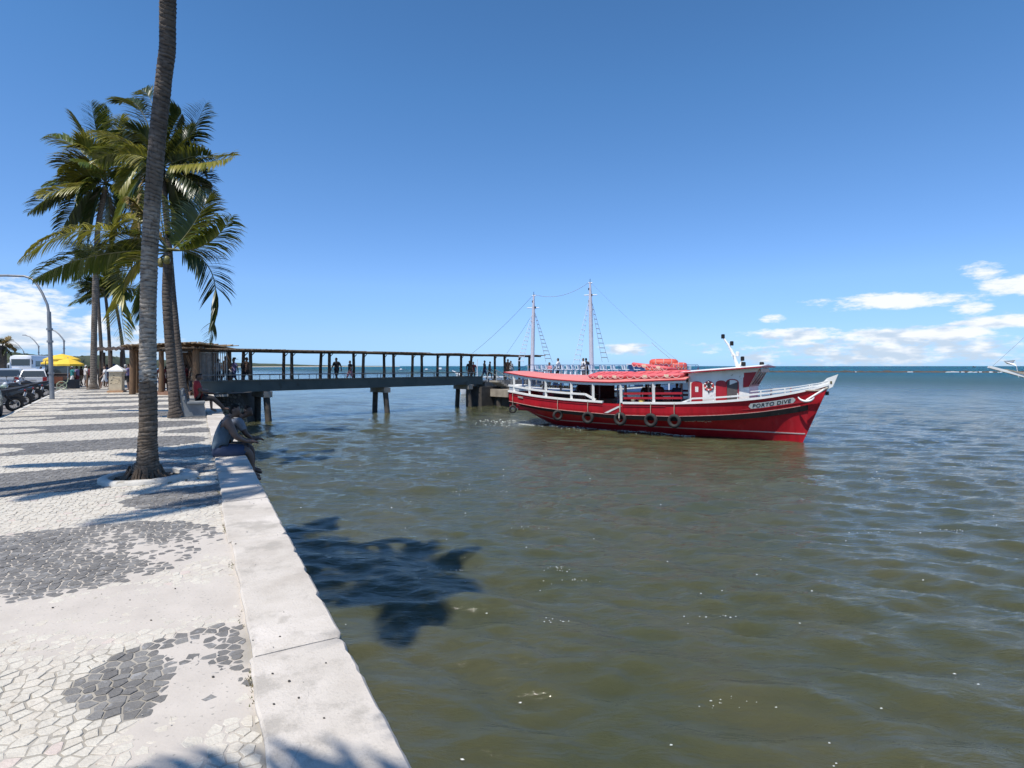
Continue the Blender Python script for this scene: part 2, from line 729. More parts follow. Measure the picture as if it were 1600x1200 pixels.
def clip_half(poly, mx, my, nx, ny):
    """keep the part of poly where (p - m).n <= 0"""
    out = []
    L = len(poly)
    d = [(p[0] - mx) * nx + (p[1] - my) * ny for p in poly]
    for i in range(L):
        j = (i + 1) % L
        if d[i] <= 0:
            out.append(poly[i])
        if (d[i] < 0 < d[j]) or (d[j] < 0 < d[i]):
            k = d[i] / (d[i] - d[j])
            out.append((poly[i][0] + (poly[j][0] - poly[i][0]) * k, poly[i][1] + (poly[j][1] - poly[i][1]) * k))
    return out


def voronoi_cells(u0, u1, v0, v1, s, rnd, keep=None, jit=0.42, stretch=1.0):
    """irregular polygons filling a rectangle: list of (cx, cy, polygon)"""
    nu = int((u1 - u0) / s) + 3
    nv = int((v1 - v0) / (s * stretch)) + 3
    pts = [[(u0 + (i - 1 + 0.5 * (j % 2) + rnd.uniform(-jit, jit)) * s,
             v0 + (j - 1 + rnd.uniform(-jit, jit)) * s * stretch) for j in range(nv)] for i in range(nu)]
    out = []
    for i in range(nu):
        for j in range(nv):
            x, y = pts[i][j]
            if not (u0 <= x <= u1 and v0 <= y <= v1):
                continue
            if keep and not keep(x, y):
                continue
            poly = [(x - 2 * s, y - 2 * s), (x + 2 * s, y - 2 * s), (x + 2 * s, y + 2 * s), (x - 2 * s, y + 2 * s)]
            for a in range(max(0, i - 2), min(nu, i + 3)):
                for b in range(max(0, j - 2), min(nv, j + 3)):
                    if a == i and b == j:
                        continue
                    qx, qy = pts[a][b]
                    poly = clip_half(poly, (x + qx) / 2, (y + qy) / 2, qx - x, qy - y)
                    if len(poly) < 3:
                        break
                if len(poly) < 3:
                    break
            if len(poly) >= 3:
                poly = [(min(max(px, u0), u1), min(max(py, v0), v1)) for px, py in poly]
                out.append((x, y, poly))
    return out


WHITE_ST = pm('white_limestone', (0.61, 0.57, 0.49), (0.51, 0.47, 0.405), 9, 0.62, 0.35, bump_scale=60, spec=0.25, obj=False,
              speck=((0.40, 0.37, 0.31), 14, 0.62))
WHITE_ST2 = pm('cream_limestone', (0.61, 0.56, 0.48), (0.51, 0.465, 0.39), 9, 0.62, 0.35, bump_scale=60, spec=0.25, obj=False,
               speck=((0.42, 0.36, 0.29), 14, 0.62))
PINK_ST = pm('pinkish_limestone', (0.60, 0.52, 0.46), (0.54, 0.45, 0.40), 9, 0.62, 0.35, bump_scale=60, spec=0.25, obj=False)
BLACK_ST = pm('black_basalt', (0.195, 0.185, 0.172), (0.145, 0.138, 0.130), 8, 0.55, 0.4, bump_scale=55, spec=0.25, obj=False,
              speck=((0.25, 0.245, 0.24), 18, 0.58))
BLACK_ST2 = pm('grey_basalt', (0.25, 0.24, 0.225), (0.19, 0.182, 0.172), 8, 0.55, 0.4, bump_scale=55, spec=0.25, obj=False,
               speck=((0.32, 0.315, 0.31), 18, 0.58))
STONE_MATS = [WHITE_ST, WHITE_ST2, PINK_ST, BLACK_ST, BLACK_ST2]


def mortar_mat():
    m, t, p = node_mat('cement_mortar')
    at = t.n('ShaderNodeAttribute')
    at.attribute_name = 'cement'
    geo = t.n('ShaderNodeNewGeometry')
    n1 = t.n('ShaderNodeTexNoise')
    n1.inputs['Scale'].default_value = 3.0
    n1.inputs['Detail'].default_value = 8
    t.l(geo, 'Position', n1, 'Vector')
    n2 = t.n('ShaderNodeTexNoise')
    n2.inputs['Scale'].default_value = 45
    n2.inputs['Detail'].default_value = 5
    t.l(geo, 'Position', n2, 'Vector')
    smear = t.ramp(n1.outputs[0], [(0.3, (0.47, 0.425, 0.375)), (0.7, (0.54, 0.49, 0.435))])
    dirt = t.ramp(n1.outputs[0], [(0.3, (0.27, 0.25, 0.215)), (0.7, (0.40, 0.37, 0.32))])
    c = t.mix(t.smooth(at.outputs['Fac'], 0.05, 0.45), dirt, smear)
    c = t.mix(t.smooth(n2.outputs[0], 0.62, 0.72), c, (0.29, 0.27, 0.24))
    t.t.links.new(c, p.inputs['Base Color'])
    p.inputs['Roughness'].default_value = 0.85
    bp = t.n('ShaderNodeBump')
    bp.inputs['Strength'].default_value = 0.35
    bp.inputs['Distance'].default_value = 0.006
    t.l(n2, 0, bp, 'Height')
    t.l(bp, 0, p, 'Normal')
    return m


RING_C = UV(7.20, 0.90)


def build_pavement():
    # mortar bed: fine grid near the camera, coarse beyond
    us = list(np.arange(-3.0, 5.4, 0.024)) + list(np.arange(5.4, 20, 0.25)) + list(np.arange(20, 80, 1.0)) + [100, 140, 200]
    nvv = 150
    vs, fs, cm = [], [], []
    for u in us:
        vk = max(kerb_v(u), 2.0)
        for k in range(nvv + 1):
            q = k / nvv
            v = vk * q - 0.04 * (1 - q)
            if u < 5.4:
                z, c = mortar_z(u, v)
                if v > vk - 0.02:
                    z = -0.004
            else:
                z, c = -0.0065, 0.0
                if u > 46:
                    z = 0.0
            p = UV(u, v, z)
            vs.append(p)
            cm.append((max(c, 0.30) if 2.2 < u else c) if u < 5.4 else 0.16)
    n = nvv + 1
    for i in range(len(us) - 1):
        for k in range(nvv):
            fs.append((i * n + k, (i + 1) * n + k, (i + 1) * n + k + 1, i * n + k + 1)[::-1])
    # leave the tree pit open
    keep = []
    for f in fs:
        c = sum((vs[i] for i in f), Vector()) / 4
        keep.append((c - RING_C).length > 0.44 or c.y < 0)
    fs = [f for f, k in zip(fs, keep) if k]
    mb = MB()
    mb.add(vs, fs)
    pav = mb.build('pavement', [mortar_mat()], smooth=180)
    a = pav.data.attributes.new('cement', 'FLOAT', 'POINT')
    a.data.foreach_set('value', cm)
    pav['kind'] = 'structure'
    pav['label'] = 'promenade of white and black stone mosaic in wavy stripes'

    rnd = random.Random(5)
    stones = []

    def keepf(u, v):
        p = UV(u, v)
        return v < kerb_v(u) - 0.02 and near_frustum(p) and (p - RING_C).length > 0.60
    cells = voronoi_cells(-2.6, 9.0, 0.0, 5.0, 0.071, rnd, keepf, 0.36, 0.92)
    for c in cells:
        stones.append((c, 0.0040))
    cells = voronoi_cells(9.0, 22.0, 0.0, 6.2, 0.10, rnd, keepf, 0.38, 0.92)
    for c in cells:
        stones.append((c, 0.0045))
    cells = voronoi_cells(22.0, 46.0, 0.0, 8.6, 0.24, rnd, keepf, 0.38, 0.92)
    for c in cells:
        stones.append((c, 0.0040))
    ranked = []
    rest = MB()
    near = []
    for (cu, cv, poly), gap in stones:
        blk = black_uv(cu, cv)
        if blk:
            m = 3 if rnd.random() < 0.75 else 4
        else:
            r = rnd.random()
            m = 0 if r < 0.74 else (1 if r < 0.985 else 2)
        # shrink the polygon by the joint
        gx = gap * rnd.uniform(0.7, 1.5) * (1.25 if cu < 5 else 1.0)
        sh = []
        L = len(poly)
        area = 0.5 * abs(sum(poly[i][0] * poly[(i + 1) % L][1] - poly[(i + 1) % L][0] * poly[i][1] for i in range(L)))
        rad = math.sqrt(max(area, 1e-6) / math.pi)
        k = max(0.3, 1 - gx / rad)
        cx = sum(p[0] for p in poly) / L
        cy = sum(p[1] for p in poly) / L
        top = rnd.uniform(-0.0024, 0.0030)
        tx, ty = rnd.uniform(-.03, .03), rnd.uniform(-.03, .03)
        for px, py in poly:
            j = 0.004 if cu < 9 else 0.002
            qx = cx + (px - cx) * k + rnd.uniform(-j, j)
            qy = cy + (py - cy) * k + rnd.uniform(-j, j)
            sh.append((qx, max(0.002, qy)))
        P = UV(cx, cy, 0)
        ring0, ring1, ring2 = [], [], []
        for qx, qy in sh:
            zt = top + tx * (qx - cx) + ty * (qy - cy)
            ring0.append(UV(qx, qy, -0.014))
            ring1.append(UV(qx, qy, zt - 0.0022))
            ring2.append(UV(cx + (qx - cx) * 0.93, cy + (qy - cy) * 0.93, zt))
        if cu < 9:
            rings = [ring0, ring1, ring2]
        else:
            rings = [ring0, ring2]
        cov = cement(cx, cy) if cu < 5.4 else 0
        px = 800 + F * P.x / max(P.y, .1)
        py = 572 + F * CAM_H / max(P.y, .1)
        inview = 4 < px < 1600 and py < 1196
        score = area / P.y ** 3 if (inview and cov < 0.42 and cu < 9) else -1
        near.append((score, rings, m, P))
    near.sort(key=lambda t: -t[0])
    for i, (score, rings, m, P) in enumerate(near):
        rings = [list(reversed(r)) for r in rings]
        if i < 296 and score > 0:
            mb = MB()
            mb.loft(rings, 0, cap0=False)
            o = mb.build('paving_stone', STONE_MATS[m], pav, origin=P)
        else:
            rest.loft(rings, m, cap0=False)
    rest.build('paving_stones', STONE_MATS, pav, kind='stuff')
    return pav


pavement = build_pavement()

# ------------------------------------------------------------------ sea wall with its coping
def coping_mat():
    m, t, p = node_mat('coping_concrete')
    geo = t.n('ShaderNodeNewGeometry')

    def nz(scale, det=7, rough=.6):
        n = t.n('ShaderNodeTexNoise')
        n.inputs['Scale'].default_value = scale
        n.inputs['Detail'].default_value = det
        n.inputs['Roughness'].default_value = rough
        t.l(geo, 'Position', n, 'Vector')
        return n.outputs[0]
    a, b, c, d = nz(1.1, 9, .65), nz(6.0), nz(70.0, 4), nz(2.6, 8, .7)
    col = t.ramp(a, [(0.34, (0.42, 0.375, 0.325)), (0.50, (0.52, 0.475, 0.42)), (0.66, (0.62, 0.57, 0.515))])
    col = t.mix(t.math('MULTIPLY', t.smooth(d, 0.50, 0.64), 0.75), col, (0.36, 0.33, 0.29))
    col = t.mix(t.math('MULTIPLY', t.smooth(b, 0.60, 0.72), 0.5), col, (0.33, 0.30, 0.26))
    col = t.mix(t.math('MULTIPLY', t.smooth(c, 0.56, 0.70), 0.40), col, (0.30, 0.275, 0.24))
    v = t.n('ShaderNodeTexVoronoi')
    v.feature = 'DISTANCE_TO_EDGE'
    v.inputs['Scale'].default_value = 0.9
    vm = t.n('ShaderNodeMixRGB')
    vm.inputs[0].default_value = 0.12
    t.l(geo, 'Position', vm, 1)
    wn = t.n('ShaderNodeTexNoise')
    wn.inputs['Scale'].default_value = 3.0
    wn.inputs['Detail'].default_value = 6
    t.l(geo, 'Position', wn, 'Vector')
    t.l(wn, 1, vm, 2)
    t.l(vm, 0, v, 'Vector')
    crack = t.math('MULTIPLY', t.math('SUBTRACT', 1.0, t.smooth(v.outputs[0], 0.0, 0.0016)), t.smooth(a, .54, .62))
    col = t.mix(t.math('MULTIPLY', crack, 0.5), col, (0.17, 0.15, 0.13))
    t.t.links.new(col, p.inputs['Base Color'])
    p.inputs['Roughness'].default_value = 0.88
    p.inputs['Specular IOR Level'].default_value = 0.3
    h = t.math('ADD', t.math('MULTIPLY', c, 0.5), t.math('ADD', t.math('MULTIPLY', b, 1.2), t.math('MULTIPLY', crack, -1.0)))
    bp = t.n('ShaderNodeBump')
    bp.inputs['Strength'].default_value = 0.6
    bp.inputs['Distance'].default_value = 0.012
    t.t.links.new(h, bp.inputs['Height'])
    t.l(bp, 0, p, 'Normal')
    return m


CONC = coping_mat()
CONC_D = pm('wall_concrete', (0.24, 0.22, 0.19), (0.15, 0.14, 0.12), 1.2, 0.9, 0.6, bump_scale=18, obj=False)
wall = thing('sea_wall', 'low sea wall with pale concrete coping between paving and water', 'sea wall', UV(0, -0.25, SEA))


def build_wall():
    rnd = random.Random(3)
    us = [-4.0, -1.3, 0.93, 3.25, 4.95, 7.1, 9.4, 11.6, 13.9, 16.2, 18.6, 21, 23.4, 25.8, 28.2, 30.6, 33.2, 35.6]
    for i in range(len(us) - 1):
        a, b = us[i] + 0.004, us[i + 1] - 0.004
        n = max(8, int((b - a) / 0.06)) if us[i] < 9 else 8
        dz = rnd.uniform(-0.004, 0.006)
        inner = 0.0 + (rnd.uniform(-0.012, 0.02))
        if i == 2:
            inner = -0.015
        mb = MB()
        rings = []
        for k in range(n + 1):
            u = a + (b - a) * k / n
            chip = max(0, fbm(u * 7.0, i * 3.1, 1.7, 3) - 0.25) * 0.045 + abs(fbm(u * 17.0, i, 2.2, 4)) * 0.007
            e = 0.010 if k in (0, n) else 0
            vo = -0.50 + chip + e * 2
            zt = 0.030 + dz
            dzz = fbm(u * 1.5, i * 2.0, 5.0, 3) * 0.003
            vi = inner + fbm(u * 3, i, 9.1, 3) * 0.012
            rings.append([UV(u, vi, -0.10), UV(u, vi, zt - 0.012 - e + dzz), UV(u, vi - 0.012, zt - e + dzz), UV(u, -0.25, zt + dzz * .5 - e),
                          UV(u, vo + 0.018, zt - e + dzz), UV(u, vo, zt - 0.020 - chip * .4), UV(u, vo + 0.006, -0.14)])
        mb.loft(rings)
        mb.build('coping_slab', CONC, wall, world=True, smooth=40)
    mb = MB()
    mb.prism([UV(-8, -0.44, -3), UV(-8, -0.02, -3), UV(-8, -0.02, -0.105), UV(-8, -0.44, -0.142)], WD * 43.6)
    mb.build('wall_face', CONC_D, wall, world=True)


build_wall()

# weeds and dirt in the joint between paving and coping
def build_weeds():
    rnd = random.Random(8)
    mb = MB()
    for (u, v, n) in ((0.72, 0.012, 46), (3.72, 0.015, 40), (3.9, 0.02, 16), (0.55, 0.01, 16), (5.6, 0.02, 20), (6.5, 0.02, 20), (2.6, 0.015, 10), (1.5, .01, 8),
                      (6.75, 0.25, 36), (6.70, 0.4, 30), (6.62, 0.6, 26), (6.6, 0.9, 20)):
        for _ in range(n):
            p = UV(u + rnd.gauss(0, 0.045), max(0.003, v + rnd.gauss(0, 0.012)), 0.0)
            a = rnd.uniform(0, 6.28)
            d = Vector((math.cos(a), math.sin(a), rnd.uniform(0.4, 2.2))).normalized() * rnd.uniform(0.012, 0.032)
            s = Vector((-math.sin(a), math.cos(a), 0)) * rnd.uniform(0.002, 0.005)
            mb.add([p - s, p + s, p + d], [(0, 1, 2)], rnd.choice((0, 0, 1)))
    o = mb.build('joint_weeds', [pm('dry_weed', (0.20, 0.16, 0.08), (0.12, 0.10, 0.045), 30), pm('green_weed', (0.10, 0.11, 0.03), (0.06, 0.07, 0.02), 30)])
    tag(o, 'dry weeds and moss in the joint between paving and coping', kind='stuff')
    # pebbles and crumbs on the coping and cement
    mb = MB()
    for _ in range(90):
        u = rnd.uniform(-0.6, 7)
        v = rnd.uniform(-0.45, 1.4)
        r = rnd.uniform(0.003, 0.009)
        z = 0.031 if v < -0.02 else 0.004
        mb.ball(UV(u, v, z + r * .4), (r, r * rnd.uniform(.5, 1), r * .6), 6, 4, rnd.choice((0, 0, 1)))
    o = mb.build('loose_grit', [pm('dark_grit', (0.06, 0.05, 0.04), (0.03, 0.03, 0.03), 30), pm('pale_grit', (0.5, 0.47, 0.42))])
    tag(o, 'small dark grit lying on the coping and cement', kind='stuff')


build_weeds()

# ------------------------------------------------------------------ kerb, road, land, hills, reef
def build_land():
    mb = MB()
    us = [-2, 2, 6, 10, 14, 18, 22, 26, 30, 36, 44, 60, 90, 140]
    K = pm('kerb_concrete', (0.62, 0.60, 0.55), (0.48, 0.46, 0.42), 2, 0.85, 0.3, bump_scale=25, obj=False)
    rings = []
    for u in us:
        v = max(kerb_v(u), 2.0)
        rings.append([UV(u, v + 0.003, -0.3), UV(u, v + 0.15, -0.3), UV(u, v + 0.15, -0.01), UV(u, v + 0.135, 0.006), UV(u, v + 0.003, 0.006)])
    mb.loft(rings)
    k = mb.build('kerb', K)
    k['kind'] = 'structure'
    mb = MB()
    vs, fs = [], []
    uu = us + [200, 320]
    for u in uu:
        v = max(kerb_v(u), 2.0) + 0.14
        vs += [UV(u, v, -0.135), UV(u, v + 14, -0.145), UV(u, v + 150, -0.2)]
    for i in range(len(uu) - 1):
        for j in range(2):
            a = i * 3 + j
            fs.append((a, a + 3, a + 4, a + 1)[::-1])
    mb.add(vs, fs)
    R = pm('road_asphalt', (0.20, 0.185, 0.175), (0.145, 0.135, 0.13), 2.5, 0.9, 0.4, bump_scale=60, obj=False, speck=((0.11, 0.10, 0.10), 0.6, 0.6))
    r = mb.build('road', R)
    tag(r, 'sunlit grey parking road beside the promenade', kind='structure')
    # solid land below
    mb = MB()
    poly = [UV(-8, 0.05, -3), UV(200, 0.05, -3), UV(330, 0.05, -3), UV(330, 260, -3), UV(-8, 200, -3)]
    mb.prism(poly, (0, 0, 2.6))
    g = mb.build('ground', pm('earth', (0.22, 0.18, 0.13), (0.16, 0.13, 0.09), 0.3, 0.95, obj=False))
    g['kind'] = 'structure'
    # far bank of the river mouth: long low wooded hills
    G = pm('wooded_hillside', (0.035, 0.055, 0.030), (0.075, 0.080, 0.040), 0.035, 0.95, 0.0, obj=False, detail=9,
           speck=((0.20, 0.125, 0.085), 0.012, 0.60))
    mb = MB()
    prof = [(-420, 541, 620), (-260, 545, 640), (-120, 549, 650), (-40, 551, 660), (0, 552, 660), (20, 551, 665), (45, 553, 670), (80, 555, 690), (110, 557, 720), (140, 555, 760),
            (170, 556, 820), (200, 559, 900), (240, 562, 1000), (290, 564.5, 1150), (330, 566, 1350), (360, 566.5, 1600), (400, 567.5, 1900), (440, 568.6, 2200),
            (480, 570.0, 2500), (520, 571.0, 2900), (560, 571.7, 3400), (600, 571.9, 3900)]
    rings = []
    xs = [p[0] for p in prof]
    N = 240
    for i in range(N + 1):
        px = -420 + (1020) * i / N
        py = interp(px, xs, [p[1] for p in prof])
        d = interp(px, xs, [p[2] for p in prof])
        amp = max(0.15, (572 - py) / 15.0)
        py += fbm(px * 0.06, 0, 0, 4) * 1.8 * amp + fbm(px * 0.35, 3, 0, 3) * 0.5 * amp
        py = min(py, 571.6)
        top = Dp(px, py, d)
        c = 1.0 + 0.07
        rings.append([Dp(px, 572, d * 0.93) * 1 + Vector((0, 0, -CAM_H - 3)), Dp(px, 572 - (572 - py) * 0.35, d * 0.95), Dp(px, 572 - (572 - py) * 0.72, d * 0.97 + fbm(px * .1, 7, 0, 3) * 20),
                      top, Vector((top.x * c, top.y * c, top.z * 1.02)), Vector((top.x * 1.3, top.y * 1.3, -4))])
    mb.loft(rings, closed=False, cap0=False, cap1=False)
    h = mb.build('hills', G, smooth=60)
    tag(h, 'low wooded hills with bare red earth across the river mouth', kind='structure')
    # scattered trees standing up from the ridge
    rnd = random.Random(21)
    mb = MB()
    for _ in range(240):
        px = rnd.uniform(-60, 330)
        d = interp(px, xs, [p[2] for p in prof])
        py = interp(px, xs, [p[1] for p in prof]) + rnd.uniform(0, 6)
        c = Dp(px, py + 1, d * 0.985)
        s = d / F * rnd.uniform(1.0, 2.6)
        mb.tube([c - Vector((0, 0, s)), c + Vector((0, 0, s * 0.8))], s * 0.05, 4)
        for k in range(7):
            a = rnd.uniform(0, 6.28)
            e = c + Vector((math.cos(a) * s * .8, math.sin(a) * s * .8, s * rnd.uniform(0.3, 1.2)))
            b = c + Vector((0, 0, s * 0.8))
            w = Vector((-math.sin(a), math.cos(a), .3)) * s * 0.2
            mb.add([b, (b + e) / 2 + w + Vector((0, 0, s * .15)), e, (b + e) / 2 - w + Vector((0, 0, s * .15))], [(0, 1, 2, 3)])
    o = mb.build('ridge_trees', pm('ridge_tree_green', (0.03, 0.045, 0.02), (0.05, 0.06, 0.03), 0.2))
    tag(o, 'tiny palms and trees along the hill ridge', kind='stuff')
    # sandy beach strip at the foot of the far bank
    mb = MB()
    vs, fs = [], []
    for i in range(60):
        px = 318 + i * 5.2
        d = interp(px, xs, [p[2] for p in prof]) * 0.90
        w = 0.02 + 0.035 * abs(fbm(px * .05, 2, 0, 3))
        a = Dp(px, 572, d)
        vs += [Vector((a.x, a.y, SEA - 0.5)), Vector((a.x * (1 + w * .5), a.y * (1 + w * .5), SEA + 1.6)), Vector((a.x * (1 + 2 * w), a.y * (1 + 2 * w), SEA + 1.7))]
    for i in range(59):
        for j in range(2):
            a = i * 3 + j
            fs.append((a, a + 3, a + 4, a + 1))
    mb.add(vs, fs)
    b = mb.build('beach', pm('pale_sand', (0.66, 0.60, 0.50), (0.55, 0.48, 0.38), 0.05, 0.9, obj=False))
    b['kind'] = 'structure'
    # reef: a low dark bar of rock off the mouth, with surf on it
    mb = MB()
    rnd = random.Random(4)
    rings = []
    for i in range(260):
        x = 105 + i * 0.95
        y0 = 300 - (x - 130) * 0.16 + fbm(x * .03, 1, 0, 3) * 6
        hgt = 0.75 + 0.5 * fbm(x * 0.3, 5, 0, 4) + 0.25 * fbm(x * 1.7, 2, 0, 2)
        hgt = max(0.05, hgt)
        rings.append([Vector((x, y0 - 2.5, SEA - 0.5)), Vector((x, y0 - 1.6, SEA + hgt * .6)), Vector((x, y0, SEA + hgt)), Vector((x, y0 + 3, SEA + hgt * .7)), Vector((x, y0 + 5, SEA - 0.5))])
    mb.loft(rings, closed=False, cap0=False, cap1=False)
    rf = mb.build('reef', pm('reef_rock', (0.10, 0.065, 0.045), (0.055, 0.045, 0.035), 0.4, 0.9, 0.4, bump_scale=2, obj=False))
    tag(rf, 'long low bar of dark reef rock offshore', kind='structure')
    mb = MB()
    for _ in range(26):
        x = rnd.choice((rnd.uniform(105, 345), rnd.gauss(248, 9), rnd.gauss(226, 5), rnd.gauss(300, 6)))
        y0 = 300 - (x - 130) * 0.16 - rnd.uniform(1, 4)
        for k in range(5):
            r = rnd.uniform(0.2, 0.5)
            mb.ball((x + rnd.gauss(0, 1.6), y0 + rnd.gauss(0, .5), SEA + r * .5), (r * 2, r, r * .8), 6, 4)
    o = mb.build('surf', pm('surf_white', (0.8, 0.8, 0.8), (0.7, 0.72, 0.74), 2, 0.9))
    tag(o, 'white surf breaking along the reef', kind='stuff')


build_land()


# ------------------------------------------------------------------ foam and glints of foam on the water
def build_foam():
    rnd = random.Random(17)
    mb = MB()
    spots = []
    for _ in range(100):                      # scattered crumbs of foam, denser nearby
        d = 4.6 + 30 * rnd.random() ** 1.3
        x = rnd.uniform(-0.45, 0.92) * d
        spots.append((x, d, rnd.uniform(0.004, 0.011) * (1 + d * 0.03)))
    for _ in range(17):                       # short lines of broken foam along crests
        d = 5 + 15 * rnd.random()
        x = rnd.uniform(-0.15, 0.85) * d
        for k in range(rnd.randint(5, 16)):
            spots.append((x + rnd.gauss(0, 0.20), d + rnd.gauss(0, 0.035), rnd.uniform(0.003, 0.010)))
    vs = np.array([(a, b) for a, b, c in spots])
    zz = wave_z(vs[:, 0], vs[:, 1])
    for (x, y, r), z in zip(spots, zz):
        if (Vector((x, y, 0)) - WO).dot(WN) > -0.6:
            continue
        n = rnd.randint(4, 6)
        a0 = rnd.uniform(0, 6)
        pts = [Vector((x + math.cos(a0 + 6.28 * k / n) * r * rnd.uniform(.7, 2.2), y + math.sin(a0 + 6.28 * k / n) * r * rnd.uniform(.5, 1.1), SEA + z + 0.012)) for k in range(n)]
        top = Vector((x, y, SEA + z + 0.012 + r * 0.7))
        mb.add(pts + [top], [(k, (k + 1) % n, n) for k in range(n)])
    o = mb.build('foam_flecks', pm('foam_white', (0.75, 0.76, 0.74), (0.6, 0.62, 0.6), 20, 0.7))
    tag(o, 'white flecks of foam drifting on the olive water', kind='stuff')


build_foam()
# ------------------------------------------------------------------ pier
PO = Vector((-15.4, 33.0, 0))
PD = Vector((math.sin(math.radians(44)), math.cos(math.radians(44)), 0))
PN = Vector((-PD.y, PD.x, 0))            # across the pier, away from us


def PT(t, w, z):
    return PO + PD * t + PN * w + Vector((0, 0, z))


def pier_t(px, w=0.1):
    r = (px - 800) / F
    a = PO + PN * w
    return (r * a.y - a.x) / (PD.x - r * PD.y)


GIRDER = pm('girder_paint', (0.085, 0.100, 0.092), (0.062, 0.075, 0.07), 1.2, 0.7, 0.2, speck=((0.06, 0.06, 0.05), 2.2, 0.62))
PIERWOOD = pm('weathered_dark_timber', (0.050, 0.040, 0.032), (0.030, 0.025, 0.021), 6, 0.85, 0.4, stretch=(6, 6, 1))
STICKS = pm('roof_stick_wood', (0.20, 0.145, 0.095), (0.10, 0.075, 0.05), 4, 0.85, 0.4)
PILE = pm('stained_pile', (0.10, 0.085, 0.07), (0.05, 0.045, 0.04), 3, 0.9, 0.5)
CAPC = pm('pile_cap_concrete', (0.34, 0.31, 0.27), (0.22, 0.20, 0.17), 3, 0.9, 0.4)
RAILM = pm('grey_rail_metal', (0.20, 0.21, 0.21), (0.14, 0.15, 0.15), 4, 0.5)
DECKC = pm('pier_deck', (0.30, 0.28, 0.25), (0.22, 0.2, 0.18), 2, 0.9)
pier = thing('pier', 'long narrow covered pier of dark posts above grey green girders', 'pier', PT(8, 0.8, SEA))


